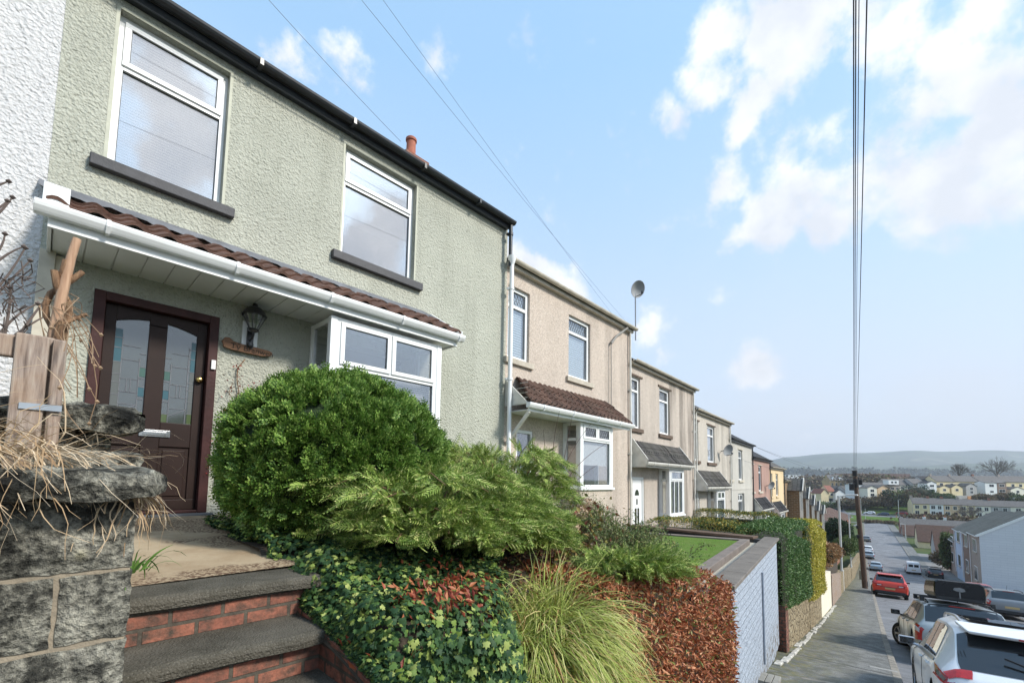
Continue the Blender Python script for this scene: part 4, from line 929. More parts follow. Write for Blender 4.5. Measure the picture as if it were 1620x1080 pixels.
wallseg('rendered_wall', 20.05, 25.5, 1.5, 1.6, .25, paint('cream_wall', (.72, .66, .52), .85, .15, 3), 'smooth cream rendered wall beyond the yellow hedge')
wallseg('garden_fence', 25.6, 33.5, 1.45, 1.3, .08, timber, 'vertical grey board fence beyond the cream rendered wall', 'fence')
wallseg('rubble_wall', 33.6, 55, 1.3, 1.3, .4, rubble_m, 'long rubble stone wall behind the tall street lamp')
wallseg('rubble_wall', 56, 110, 1.2, 1.2, .4, rubble_m, 'farthest rubble stone wall down the left pavement')
m = MB()
for k in range(40):
    x = 25.62+k*.195; y = YW(x)-.03; z = gz(x, y); m.box(x, x+.16, y-.0, y+.025, z-.1, z+1.42-.003*k)
o = m.build('board', timber); o.parent = [q for q in bpy.data.objects if q.name == 'garden_fence'][0]
# white painted stones at the foot of the wall
wp = paint('white_flaking', (.50, .48, .43), .9, .6, 9, .004, 60); rr = random.Random(5); x = 9.3; k = 0
ped = empty('edging_stones', (9.3, YW(9.3)-.1, gz(9.3)), 0, 'row of white painted edging stones along the foot of the walls on the pavement', 'edging stones')
while x < 26:
    l = rr.uniform(.22, .6); m = MB(); y = YW(x)-.15+rr.uniform(-.03, .03); z = gz(x, y); m.box(0, l-rr.uniform(.02, .12), 0, rr.uniform(.07, .12), -.05, rr.uniform(.012, .035)); o = m.build('stone', wp, ped, bevel=.015); o.location = Vector((x, y, z))-ped.location; o.rotation_euler = (0, R(7.7), R(4.6)); x += l; k += 1
# steps, boards and covers on the near pavement
def onG(px, py, dz=0): return hit(px, py, 1.0)
tp = paint('cover_metal', (.13, .13, .125), .6, .3, 10, .004, 50, metal=.3)
def ground_box(name, px, py, l, w, hgt, rz, mat, label, cat, bev=.01, dz=0, group=None, ribs=0, ribmat=None):
    P = onG(px, py); o_ = empty(name, (P.x, P.y, gz(P.x, P.y)+dz), 0, label, cat, group) if ribs else None
    M = Matrix.Rotation(rz, 4, 'Z'); 
    if not ribs:
        m = MB(); m.box(-l/2, l/2, -w/2, w/2, -.02, hgt, M=M); o = m.build(name, mat, bevel=bev); o.location = (P.x, P.y, gz(P.x, P.y)+dz); o.rotation_euler = (0, R(7.7), 0); return tag(o, label, cat, group)
    o_.rotation_euler = (0, R(7.7), 0); s_ = w/ribs
    for k in range(ribs):
        m = MB(); m.box(-l/2, l/2, -w/2+k*s_+.004, -w/2+(k+1)*s_-.004, -.02, hgt, M=M); m.build('plank', mat, o_, bevel=.006)
    return o_
grey_timber = paint('grey_planks', (.26, .25, .22), .85, .25, 5, .003, 60)
ground_box('plank_cover', 1212, 1078, .55, .36, .07, R(8), grey_timber, 'stack of grey wooden planks laid across the drain at the foot of the hedge', 'planks', ribs=4)
ground_box('drain_grating', 1192, 1062, .5, .2, .012, R(8), paint('white_grate', (.6, .6, .58), .7, .2), 'white slatted drain strip beside the blue wall', 'grating', ribs=4)
ground_box('drain_cover', 1305, 1078, .7, .10, .006, R(-60), kerb_m, 'long flat stone strip set in the pavement at the bottom edge of the picture', 'cover')
ground_box('access_cover', 1398, 1058, .45, .14, .008, R(-78), paint('cover_grey', (.30, .29, .27), .8, .3, 30, .004, 60), 'narrow ribbed grey cover in the pavement next to the kerb', 'cover')
# ------------------------------------------------------------------ vegetation kit
def tmpl(tris): V = []; F = []; 
LEAF4 = (np.array([[0, 0, 0], [.5, .45, .10], [0, 1, -.05], [-.5, .45, .10], [0, .5, -.04]]), np.array([[0, 1, 4], [1, 2, 4], [2, 3, 4], [3, 0, 4]]))
def ivy_t():
    a = [(0, 0), (.34, -.10), (.55, .22), (.36, .38), (.42, .72), (.16, .66), (0, 1.0), (-.16, .66), (-.42, .72), (-.36, .38), (-.55, .22), (-.34, -.10)]
    V = [[0, .35, .06]]+[[x, y, -.10*abs(x)*1.6] for x, y in a]; n = len(a)
    return np.array(V), np.array([[0, 1+i, 1+(i+1) % n] for i in range(n)])
IVY = ivy_t()
def spray_t(nf=5, seg=4, spread=1.0, w=.075):
    """flat scaly fan: a few fingers, each a zig-zag strip of small lobes"""
    V = []; F = []; r_ = random.Random(2)
    for f in range(nf):
        a = (f-(nf-1)/2)/max(1, (nf-1)/2)*spread*.55; base = np.array([math.sin(a)*.1, .15+.05*abs(a)]); L = 1.0-.35*abs(a); d = np.array([math.sin(a), math.cos(a)])
        p = base.copy(); 
        for s in range(seg):
            l = L/seg*.85; ww = w*(1.25-.7*s/seg); n = np.array([d[1], -d[0]])
            q = p+d*l; mid = p+d*l*.5; b = len(V); z = .10*math.sin(f*2.1+s)+.0
            V += [[*p, z], [*(mid+n*ww+d*.04), z+.03], [*q, z+.02], [*(mid-n*ww+d*.04), z-.03]]; F += [[b, b+1, b+2], [b, b+2, b+3]]
            if s < seg-1:
                for sg in (1, -1):
                    d2 = d*.75+n*sg*.65; e = mid+d2*l*.8; b = len(V); n2 = np.array([d2[1], -d2[0]])
                    V += [[*mid, z], [*((mid+e)/2+n2*ww*.6), z+.04], [*e, z], [*((mid+e)/2-n2*ww*.6), z-.02]]; F += [[b, b+1, b+2], [b, b+2, b+3]]
            p = q; d = d+np.array([r_.uniform(-.12, .12), 0]); d /= np.linalg.norm(d)
    return np.array(V), np.array(F)
SPRAY = spray_t()
def frond_t(n=7):
    V = []; F = []
    for k in range(n):
        t_ = k/n; y = t_*1.0; l = .30*(1-t_)**.7+.05; z = -.12*t_*t_
        for sg in (1, -1):
            a = .75; dx, dy = sg*math.sin(a)*l, math.cos(a)*l; b = len(V); w = .028+.012*(1-t_)
            V += [[0, y, z], [dx*.5+w*.6, y+dy*.5-sg*w*.4, z+.03], [dx, y+dy, z-.02], [dx*.5-w*.6, y+dy*.5+sg*w*.4, z+.02]]; F += [[b, b+1, b+2], [b, b+2, b+3]]
    b = len(V); V += [[.015, 0, 0], [-.015, 0, 0], [0, 1.1, -.14]]; F += [[b, b+1, b+2]]
    return np.array(V), np.array(F)
FROND = frond_t()
def dirs(n, up=-1.0):
    v = rng.normal(size=(n*3, 3)); v /= np.linalg.norm(v, axis=1, keepdims=True); v = v[v[:, 2] > up][:n]; return v
def along(axis, roll):
    """frames whose y column is the axis"""
    A = axis/np.linalg.norm(axis, axis=1, keepdims=True); r_ = rng.normal(size=A.shape); X = np.cross(A, r_); X /= np.linalg.norm(X, axis=1, keepdims=True); Z = np.cross(X, A)
    return np.stack([X, A, Z], axis=2)
def lump(P, f, s=0):
    return (np.sin(P[:, 0]*f+s)+np.sin(P[:, 1]*f*1.13+s*2+1)+np.sin(P[:, 2]*f*.91+s*3+2)+.6*np.sin((P[:, 0]+P[:, 1])*f*2.3+s)+.6*np.sin((P[:, 2]-P[:, 0])*f*2.1))/4.2
def blob_core(name, C, Rr, mat, parent, seed=0, n=14, amp=.08, zmin=None):
    V = []; F = []
    for i in range(n+1):
        for j in range(2*n):
            th = PI*i/n; ph = PI*j/n; d = np.array([math.sin(th)*math.cos(ph), math.sin(th)*math.sin(ph), math.cos(th)])
            V.append(d)
    V = np.array(V); rr_ = 1+amp*lump(V*3, 2.2, seed); V = V*rr_[:, None]*np.array(Rr)+np.array(C)
    if zmin is not None: V[:, 2] = np.maximum(V[:, 2], zmin)
    F = np.array([[i*2*n+j, (i+1)*2*n+j, (i+1)*2*n+(j+1) % (2*n), i*2*n+(j+1) % (2*n)] for i in range(n) for j in range(2*n)])
    return npmesh(name, V, F, mat, parent, smooth=True)
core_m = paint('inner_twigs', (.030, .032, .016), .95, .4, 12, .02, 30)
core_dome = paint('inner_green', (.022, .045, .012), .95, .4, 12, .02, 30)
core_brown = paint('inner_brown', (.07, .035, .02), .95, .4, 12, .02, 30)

# ------------------------------------------------------------------ the round clipped conifer
m_dome = foliage('conifer_green', [(0, (.045, .105, .016)), (.35, (.11, .22, .035)), (.7, (.19, .31, .055)), (1, (.33, .44, .12))], .5, .15)
Cb = np.array(onY(539, 730, 3.72)); Rb = np.array([.90, .88, .75])
bush = empty('round_bush', (Cb[0], Cb[1], -.6), 0, 'large round clipped green conifer bush in front of the white bay window', 'bush')
def loc_to(o, parent): o.location = -parent.location
N_ = 760; cd = dirs(N_, -.80); cz = cd.copy(); sup = 1+.075*lump(cd*3, 2.6, 1)
cc_ = Cb+cd*Rb*sup[:, None]*.97
P = []; A = []; S = []
for i in range(len(cc_)):
    k = 21; n = cd[i]/Rb; n /= np.linalg.norm(n)
    ax = n*.9+np.array([0, 0, .45]); d = ax+rng.normal(size=(k, 3))*.55; d /= np.linalg.norm(d, axis=1, keepdims=True)
    P.append(cc_[i]+rng.normal(size=(k, 3))*.030-n*.05); A.append(d); S.append(rng.uniform(.07, .12, k))
P = np.concatenate(P); A = np.concatenate(A); S = np.concatenate(S)
Vv, Ff = scatter(SPRAY[0], SPRAY[1], P, along(A, 0), S); o = npmesh('foliage', Vv, Ff, m_dome, bush); loc_to(o, bush)
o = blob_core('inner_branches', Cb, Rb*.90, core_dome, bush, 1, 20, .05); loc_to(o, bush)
m = MB(); m.tube([(Cb[0], Cb[1], -.75), (Cb[0]+.02, Cb[1], -.2)], [.07, .06], 8); o = m.build('trunk', bark_v, bush); loc_to(o, bush)

# ------------------------------------------------------------------ spreading junipers
m_jun = foliage('juniper_green', [(0, (.10, .17, .03)), (.4, (.22, .33, .06)), (.75, (.37, .47, .11)), (1, (.62, .61, .25))], .5, .15)
def juniper(C, rx, h, label, nb, seed, az=(0, 2*PI), lift=(.15, .9), fl=(.12, .20), tw=1.0, dens=26, group=None, flat=1.0):
    r_ = np.random.default_rng(seed); J = empty('juniper_bush', tuple(C), 0, label, 'bush', group); C = np.array(C)
    stems = MB(); P = []; A = []; S = []
    for b in range(nb):
        a = r_.uniform(*az); el = r_.uniform(*lift); L = rx*r_.uniform(.6, 1.05); d = np.array([math.cos(a), math.sin(a), 0])
        top = h*r_.uniform(.25, 1.0)
        pts = [C+d*L*t_+np.array([0, 0, top*(math.sin(min(1, t_*1.25)*PI/2))-.28*top*max(0, t_-.75)*2]) for t_ in np.linspace(0, 1, 9)]
        sd = np.array([-d[1], d[0], 0]); cv = r_.uniform(-.15, .15)*L; pts = [p+sd*cv*math.sin(t_*PI) for p, t_ in zip(pts, np.linspace(0, 1, 9))]
        stems.tube(pts, [.012*(1-.8*t_) for t_ in np.linspace(0, 1, 9)], 4)
        for k in range(int(dens*L)):
            t_ = r_.uniform(.22, 1.0)**.8; i = min(7, int(t_*8)); f = t_*8-i; p = pts[i]*(1-f)+pts[i+1]*f; tan = pts[i+1]-pts[i]; tan /= np.linalg.norm(tan)
            sgn = r_.choice([-1, 1]); ax = tan*.9+sd*sgn*r_.uniform(.2, 1.0)+np.array([0, 0, r_.uniform(-.15, .35)])
            sub = p+sd*sgn*r_.uniform(0, .10)+r_.normal(size=3)*.02
            P.append(sub); A.append(ax); S.append(r_.uniform(*fl))
            P.append(sub+ax*.05); A.append(ax+r_.normal(size=3)*.35); S.append(r_.uniform(*fl)*.8)
    P = np.array(P); A = np.array(A); S = np.array(S); Fm = along(A, 0)
    Vv, Ff = scatter(FROND[0], FROND[1], P, Fm, S); o = npmesh('foliage', Vv, Ff, m_jun, J); o.location = -J.location
    o = stems.build('branches', bark_v, J); o.location = -J.location
    o = blob_core('inner_branches', C+np.array([0, .08, h*.30]), (rx*.5, rx*.45, h*.30), core_m, J, seed, 10); o.location = -J.location
    return J
juniper((2.12, 2.95, -.55), .86, .60, 'spreading yellow-green juniper sprawling over the ivy in front of the round bush', 120, 3, dens=36)
juniper((2.95, 2.9, -.72), .70, .58, 'second feathery juniper reaching towards the tall grass clump', 70, 5, dens=44)
juniper((3.7, 3.75, -.85), .98, 1.25, 'taller feathery juniper standing in front of the buff house', 95, 8, dens=34, fl=(.13, .21))
juniper((3.75, 2.05, -.86), .52, .22, 'low juniper sprig lying over the russet hedge', 34, 9, dens=50, az=(PI*.9, PI*2.05))

# ------------------------------------------------------------------ ivy
m_ivy = foliage('ivy_leaf', [(0, (.018, .050, .022)), (.5, (.040, .085, .030)), (.68, (.08, .15, .04)), (.82, (.18, .26, .05)), (1, (.36, .40, .13))], .55, .15, spec=.2)
m_red = foliage('red_leaf', [(0, (.16, .025, .015)), (.5, (.32, .07, .03)), (1, (.48, .20, .09))], .5, .15)
def bank_n(X, Y): e = .03; return np.array([-(bankz(X+e, Y)-bankz(X-e, Y))/(2*e), -(bankz(X, Y+e)-bankz(X, Y-e))/(2*e), 1.0])
def ivy_patch(n, seed):
    r_ = np.random.default_rng(seed); P = []; Nn = []
    while len(P) < n:
        Y = r_.uniform(1.48, 4.9); X = r_.uniform(1.02, 3.3)
        if X > 1.02*Y+.06*math.sin(Y*9): continue
        if Y > 3.0 and X > 2.2: continue
        if Y < 2.3 and r_.random() > .999: continue
        nn = bank_n(X, Y); sl_ = np.linalg.norm(nn)
        if r_.random() > min(1, sl_/3.0+.18): continue
        nn /= sl_; 
        z = bankz(X, Y); p = np.array([X, Y, z])+nn*(.05+.05*math.sin(X*9)*math.sin(Y*8+z*7)+r_.uniform(0, .05)); P.append(p); Nn.append(nn)
    # front skirt, hanging to the pavement, and over the brick wall
    for k in range(int(n*.42)):
        X = r_.uniform(1.0, 1.62); z = r_.uniform(-1.9, -.66); P.append(np.array([X, 1.42+.06*math.sin(X*11+z*6)+r_.uniform(0, .05), z])); Nn.append(np.array([0, -1., .25]))
    for k in range(int(n*.035)):
        Y = r_.uniform(1.30, 1.62); P.append(np.array([1.02-r_.uniform(0, .06), Y, r_.uniform(-1.9, -.86)+.25*max(0, Y-1.6)*2])); Nn.append(np.array([-1., -.3, .3]))
    for k in range(int(n*.10)):
        Y = r_.uniform(1.4, 3.2); P.append(np.array([r_.uniform(1.02, 1.34), Y, np.interp(Y, [1.5, 1.8, 2.1, 2.55, 3.05, 3.4], [-.99, -.92, -.85, -.77, -.68, -.62])+r_.uniform(.01, .07)])); Nn.append(np.array([-.4, -.2, 1.]))
    for k in range(int(n*.16)):
        X, Y = r_.uniform(1.08, 1.75), r_.uniform(1.5, 3.0)
        if X < Y: P.append(np.array([X, Y, bankz(X, Y)+r_.uniform(.02, .08)])); Nn.append(np.array([-.4, -.5, .8]))
    for k in range(int(n*.12)):
        Y = r_.uniform(1.45, 3.3); top = np.interp(Y, [1.5, 1.8, 2.1, 2.55, 3.05, 3.4], [-.99, -.92, -.85, -.77, -.68, -.62]); hang = .02+.05*abs(math.sin(Y*5))+.02*math.sin(Y*17)
        z = top+.05-r_.uniform(0, 1)*hang; P.append(np.array([1.03-r_.uniform(0, .04)+max(0, z-top)*.8, Y, z])); Nn.append(np.array([-1., -.1, .5]))
    for k in range(int(n*.16)):
        Y = r_.uniform(3.1, 5.1); X = 1.12+.12*math.sin(Y*6)+r_.uniform(0, .45); P.append(np.array([X, Y, -.50+r_.uniform(0, .10)*(X-1)*2])); Nn.append(np.array([-.3, -.2, 1.]))
    return np.array(P), np.array(Nn)
P, Nn = ivy_patch(19000, 4)
iv = empty('ivy', (1.6, 1.9, -1.2), 0, 'dark green variegated ivy spilling over the red brick wall and down to the pavement', 'ivy')
P[:, 0] = np.where((P[:, 2] > -1.3) & (P[:, 1] > 1.62), np.maximum(P[:, 0], 1.085), P[:, 0]); keep_ = ~((P[:, 0] < 1.12) & (P[:, 1] < 1.62)); P, Nn = P[keep_], Nn[keep_]
Nn = Nn+rng.normal(size=Nn.shape)*.42; down = np.tile(np.array([[0, -.3, -1.]]), (len(P), 1))+rng.normal(size=P.shape)*.7
Nn /= np.linalg.norm(Nn, axis=1, keepdims=True); Xc = np.cross(down, Nn); Xc /= np.linalg.norm(Xc, axis=1, keepdims=True); Yc = np.cross(Nn, Xc); Fm = np.stack([Xc, Yc, Nn], axis=2)
Vv, Ff = scatter(IVY[0], IVY[1], P, Fm, rng.uniform(.020, .042, len(P))); o = npmesh('foliage', Vv, Ff, m_ivy, iv); o.location = -iv.location
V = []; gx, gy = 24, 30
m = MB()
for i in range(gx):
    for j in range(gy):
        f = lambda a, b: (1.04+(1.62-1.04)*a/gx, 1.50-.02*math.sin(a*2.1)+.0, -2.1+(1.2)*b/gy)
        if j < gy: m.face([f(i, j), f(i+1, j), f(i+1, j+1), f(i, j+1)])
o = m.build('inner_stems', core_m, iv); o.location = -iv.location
# russet leaves lying in the ivy
P = []; r_ = np.random.default_rng(9)
for k in range(420):
    t_ = r_.random(); X = 1.35+.75*t_+r_.normal()*.17; Y = 1.75+.55*t_*.8+r_.normal()*.2
    P.append([X, max(1.42, Y), bankz(X, max(1.6, Y))+.13])
P = np.array(P); P = P[(P[:, 0] < P[:, 1]*1.02)]
Ax = rng.normal(size=P.shape)*.5+np.array([0, -.6, -.7]); Vv, Ff = scatter(LEAF4[0]*np.array([.38, 1, 1]), LEAF4[1], P, along(Ax, 0), rng.uniform(.04, .07, len(P)))
tag(npmesh('red_leaves', Vv, Ff, m_red), 'fallen russet leaves scattered over the top of the ivy', 'leaves', kind='stuff')
P = []; r_ = np.random.default_rng(19)
for k in range(9000):
    X, Y = r_.uniform(1.5, 5.3), r_.uniform(1.75, 4.6); P.append([X, Y, bankz(X, Y)+.01+r_.uniform(0, .035)])
P = np.array(P); Vv, Ff = scatter(LEAF4[0]*np.array([.5, 1, 1]), LEAF4[1], P, along(rng.normal(size=P.shape)*[1, 1, .25], 0), rng.uniform(.03, .065, len(P)))
tag(npmesh('leaf_litter', Vv, Ff, foliage('litter_leaf', [(0, (.07, .035, .02)), (.4, (.16, .07, .035)), (.7, (.28, .14, .07)), (.85, (.10, .14, .04)), (1, (.18, .22, .07))], .7, .1)), 'brown fallen leaves and small green shoots covering the sloping flower bed', 'leaves', kind='stuff')
# ------------------------------------------------------------------ grasses
def blades(name, C, n, L, mat, parent=None, spread=1.0, seed=1, w=.006, bias=(0, 0, 0), droop=1.0, base=.12, el=(.5, 1.4), seg=6, kink=.07):
    r_ = np.random.default_rng(seed); V = np.zeros((n, (seg+1)*2, 3)); C = np.array(C)
    a = r_.uniform(0, 2*PI, n); e = r_.uniform(*el, n); ln = r_.uniform(*L, n); p = C+np.stack([np.cos(a), np.sin(a), 0*a], 1)*r_.uniform(0, 1, (n, 1))**.5*base
    if C.ndim > 1: p = C[r_.integers(0, len(C), n)]+r_.normal(size=(n, 3))*base*.3
    d = np.stack([np.cos(a)*np.cos(e)*spread, np.sin(a)*np.cos(e)*spread, np.sin(e)], 1)+np.array(bias); d /= np.linalg.norm(d, axis=1, keepdims=True); dr = droop*r_.uniform(.5, 1.4, n)
    side = np.cross(d, [0, 0, 1.])+r_.normal(size=d.shape)*.15; side /= np.linalg.norm(side, axis=1, keepdims=True)
    for s in range(seg+1):
        t_ = s/seg; ww = w*(1-t_**1.5)+.0006
        V[:, 2*s] = p+side*ww; V[:, 2*s+1] = p-side*ww
        p = p+d*(ln/seg)[:, None]; d = d+np.array([0, 0, -1.])*(dr/seg*2.2)[:, None]+r_.normal(size=d.shape)*kink; d /= np.linalg.norm(d, axis=1, keepdims=True)
    F1 = np.array([[2*s, 2*s+1, 2*s+3, 2*s+2] for s in range(seg)]); F_ = F1[None]+(np.arange(n)*(seg+1)*2)[:, None, None]
    return npmesh(name, V.reshape(-1, 3), F_.reshape(-1, 4), mat, parent)
m_sedge = foliage('sedge_blade', [(0, (.14, .19, .035)), (.3, (.30, .37, .07)), (.6, (.46, .50, .13)), (.85, (.60, .54, .24)), (1, (.38, .18, .07))], .5, .2)
m_straw = foliage('straw', [(0, (.32, .20, .10)), (.5, (.52, .38, .23)), (1, (.68, .56, .40))], .7, .15)
gc = empty('grass_clump', (2.25, 1.85, -1.15), 0, 'tall arching yellow-green sedge clump between the ivy and the russet hedge', 'grass')
for i, (x, y, z, n, L) in enumerate([(1.98, 1.82, -1.22, 800, (.35, .62)), (2.3, 1.85, -1.12, 1000, (.4, .72)), (2.62, 1.95, -1.05, 800, (.4, .68)), (2.15, 1.62, -1.55, 700, (.35, .6)), (2.55, 1.65, -1.5, 600, (.35, .6)), (2.35, 1.62, -1.3, 500, (.3, .5))]):
    o = blades('blades', (x, y, z), n, L, m_sedge, gc, seed=20+i, w=.0045, bias=(-.05, -.35, .1), base=.2, droop=1.25, kink=.11); o.location = -gc.location
m = MB(); m.box(1.65, 2.95, 1.56, 1.9, -2.1, -1.25); o = m.build('dead_base', paint('sedge_base', (.16, .12, .05), .95, .4, 20), gc); o.location = -gc.location

# ------------------------------------------------------------------ russet hedge
m_rus = foliage('russet_leaf', [(0, (.17, .045, .018)), (.3, (.34, .10, .04)), (.65, (.50, .20, .09)), (.88, (.60, .32, .17)), (.96, (.22, .26, .07)), (1, (.2, .3, .07))], .5, .15)
def box_hedge(name, faces, dens, size, mats, label, core, seed, amp=.06, tem=LEAF4, wide=.55, group=None, corebox=None, lumpf=3.0, cat='hedge', shape=None, inset=.07, out=.5):
    """faces: list of (origin, u, v) rectangles; leaves scattered over them"""
    r_ = np.random.default_rng(seed); P = []; Nn = []
    for (o_, u, v) in faces:
        o_, u, v = map(lambda q: np.array(q, float), (o_, u, v)); n = np.cross(u, v); ar = np.linalg.norm(n); n /= ar; k = int(ar*dens)
        a, b = r_.random(k), r_.random(k); p = o_+a[:, None]*u+b[:, None]*v; ed = np.minimum(np.minimum(a, 1-a)*np.linalg.norm(u), np.minimum(b, 1-b)*np.linalg.norm(v))
        off = lump(p, lumpf, seed)*amp-np.maximum(0, .12-ed)*.8+r_.uniform(-.5, .5, k)*amp
        P.append(p+n*off[:, None]); Nn.append(np.tile(n, (k, 1)))
    P = np.concatenate(P); Nn = np.concatenate(Nn)
    if shape: P = shape(P)
    h_ = empty(name, tuple(P.mean(0)*[1, 1, 0]+[0, 0, P[:, 2].min()]), 0, label, cat, group)
    mi = 0
    Ax = Nn*out+r_.normal(size=P.shape)*.7+np.array([0, 0, -.1]); Vv, Ff = scatter(tem[0]*np.array([wide, 1, 1]), tem[1], P, along(Ax, 0), r_.uniform(size[0], size[1], len(P)))
    o = npmesh('foliage', Vv, Ff, mats, h_); o.location = -h_.location
    m = MB()
    for cb in corebox: n = len(cb)//2; m.add(cb, [tuple(range(n))[::-1], tuple(range(n, 2*n))]+[(i, (i+1) % n, n+(i+1) % n, n+i) for i in range(n)])
    o = m.build('inner_branches', core, h_); o.location = -h_.location
    return h_
def ledge(x0, x1, yf0, yf1, yb0, yb1, zb0, zb1, zt0, zt1):
    """wedge box helper: returns faces (front, top, ends) and core box"""
    a, b, c, d = np.array([x0, yf0, zb0]), np.array([x1, yf1, zb1]), np.array([x1, yb1, zb1]), np.array([x0, yb0, zb0]); A_, B_, C_, D__ = np.array([x0, yf0, zt0]), np.array([x1, yf1, zt1]), np.array([x1, yb1, zt1]), np.array([x0, yb0, zt0])
    fs = [(a, b-a, A_-a), (A_, B_-A_, D__-A_), (d, a-d, D__-d), (b, c-b, B_-b)]
    i_ = .16; cx = (a+b+c+d)/4
    def sh(p, top): q = p+(cx*[1, 1, 0]-p*[1, 1, 0])*0; v = np.sign((cx-p)*[1, 1, 0])*i_; return tuple(p+v-np.array([0, 0, i_*1.5 if top else -.0]))
    return fs, [sh(p, 0) for p in (a, b, c, d)]+[sh(p, 1) for p in (A_, B_, C_, D__)]
f1, c1 = ledge(2.85, 5.38, 1.50, 1.62, 2.95, 2.9, -2.1, -2.35, -.78, -1.02)
def round_front(P):
    k = np.clip((P[:, 2]-(-1.25))/.4, 0, 1); P[:, 1] += np.where(P[:, 1] < 2.2, k**2*.16, 0); P[:, 2] -= .20*np.clip((1.95-P[:, 1])/.4, 0, 1)**2*(P[:, 2] > -1.1); return P
c1 = [(p[0], p[1]+.03 if p[1] < 2 else p[1], p[2]-(.14 if p[2] > -1.3 and p[1] < 2 else .03)) for p in c1]
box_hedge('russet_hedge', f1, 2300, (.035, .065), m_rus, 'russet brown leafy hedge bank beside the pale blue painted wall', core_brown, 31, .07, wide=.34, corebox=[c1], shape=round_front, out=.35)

# ------------------------------------------------------------------ hydrangea, twiggy shrub, bare stems, red climber
hy = empty('hydrangea', (4.4, 3.0, -1.0), 0, 'hydrangea with dried beige flower heads and reddish leaves in front of the junipers', 'shrub')
m_hl = foliage('hydrangea_leaf', [(0, (.10, .03, .02)), (.4, (.22, .07, .04)), (.7, (.28, .22, .06)), (1, (.14, .18, .05))], .6, .2)
m_fl = foliage('dried_petal', [(0, (.36, .22, .14)), (.5, (.56, .40, .27)), (1, (.70, .55, .40))], .8, .2)
heads = [onY(928, 797, 3.1), onY(918, 812, 3.0), onY(938, 812, 3.15), onY(903, 832, 2.7), onY(965, 863, 2.85), onY(978, 872, 2.8), onY(940, 868, 2.7), onY(893, 858, 2.5)]
P = []; A = []; r_ = np.random.default_rng(6); st_ = MB()
for hp in heads:
    hp = np.array(hp); d = dirs(150); P.append(hp+d*np.array([.10, .10, .075])*r_.uniform(.8, 1, (150, 1))); A.append(d+r_.normal(size=d.shape)*.3)
    b = np.array([hp[0]+r_.uniform(-.15, .15), hp[1]+r_.uniform(0, .2), -1.0]); st_.tube([b, (b+hp)/2+r_.normal(size=3)*.03, hp], [.008, .006, .004], 5)
P = np.concatenate(P); A = np.concatenate(A); Xf = frames(A); Vv, Ff = scatter(LEAF4[0]*np.array([.9, 1, 1])-np.array([0, .5, 0]), LEAF4[1], P, Xf, r_.uniform(.025, .04, len(P))); o = npmesh('flower_heads', Vv, Ff, m_fl, hy); o.location = -hy.location
P = np.array([np.array(heads[r_.integers(0, len(heads))])+r_.normal(size=3)*[.22, .18, .14]-[0, 0, .2] for _ in range(1100)]); Vv, Ff = scatter(LEAF4[0]*np.array([.6, 1, 1]), LEAF4[1], P, along(r_.normal(size=P.shape)+[0, 0, -.4], 0), r_.uniform(.04, .085, len(P))); o = npmesh('foliage', Vv, Ff, m_hl, hy); o.location = -hy.location
o = st_.build('stems', bark_v, hy); o.location = -hy.location
def twigs(m, p, d, L, r, depth, r_, split=3, curve=.25, spreadang=.5, minr=.0015, tips=None, nside=4):
    pts = [p]; q = np.array(p, float); dd = np.array(d, float); n = 4
    for i in range(n): dd = dd+r_.normal(size=3)*curve*.35; dd /= np.linalg.norm(dd); q = q+dd*L/n; pts.append(q.copy())
    m.tube(pts, [max(minr, r*(1-.45*i/n)) for i in range(n+1)], nside if depth > 1 else 3, cap=False)
    if tips is not None and depth <= 1: tips.extend([(pp.copy(), dd.copy()) for pp in pts[1:]])
    if depth > 0:
        for k in range(split):
            b = pts[r_.integers(max(1, n-2), n+1)] if k else pts[-1]; nd = dd+r_.normal(size=3)*spreadang; nd /= np.linalg.norm(nd)
            twigs(m, b, nd, L*r_.uniform(.6, .85), r*.6, depth-1, r_, split, curve, spreadang, minr, tips, nside)
m_small = foliage('small_leaf', [(0, (.07, .12, .035)), (.5, (.15, .21, .07)), (.8, (.26, .30, .11)), (1, (.34, .26, .11))], .5, .2)
def twiggy(C, h, nst, label, seed, lf=(.014, .028), lmat=m_small, name='twiggy_shrub', spread=.55, nl=3, depth=3, r0=.007, tem=LEAF4, L0=.42):
    r_ = np.random.default_rng(seed); T = empty(name, tuple(C), 0, label, 'shrub'); m = MB(); tips = []
    for k in range(nst):
        d = np.array([r_.normal()*spread, r_.normal()*spread, 1.0]); twigs(m, np.array(C)+r_.normal(size=3)*[.12, .12, 0], d/np.linalg.norm(d), h*L0, r0, depth, r_, 3, .3, .5, .0016, tips)
    o = m.build('branches', paint('twig_bark', (.10, .075, .05), .85, .3, 10), T); o.location = -T.location
    if nl:
        P = np.array([t_[0] for t_ in tips]); A = np.array([t_[1] for t_ in tips]); P = np.repeat(P, nl, 0)+r_.normal(size=(len(P)*nl, 3))*.018; A = np.repeat(A, nl, 0)+r_.normal(size=P.shape)*.8
        Vv, Ff = scatter(tem[0]*np.array([.6, 1, 1]), tem[1], P, along(A, 0), r_.uniform(*lf, len(P))); o = npmesh('foliage', Vv, Ff, lmat, T); o.location = -T.location
    return T
twiggy((4.6, 2.95, -1.15), .92, 26, 'loose grey-green twiggy shrub in front of the white panelled door', 3)
twiggy((5.0, 2.75, -1.3), .62, 20, 'small-leaved twiggy shrub beside the lawn, right of the loose one', 4)
twiggy((4.2, 2.35, -1.1), .75, 18, 'straggly small-leaved shrub growing above the russet hedge', 14)
twiggy((5.1, 3.5, -1.3), 1.15, 16, 'taller sparse shrub in front of the buff house bay window', 15)
bs = MB(); bare = empty('bare_shrub', onY(880, 790, 3.9), 0, 'bare dark arching stems against the buff wall below the tiled porch', 'shrub')
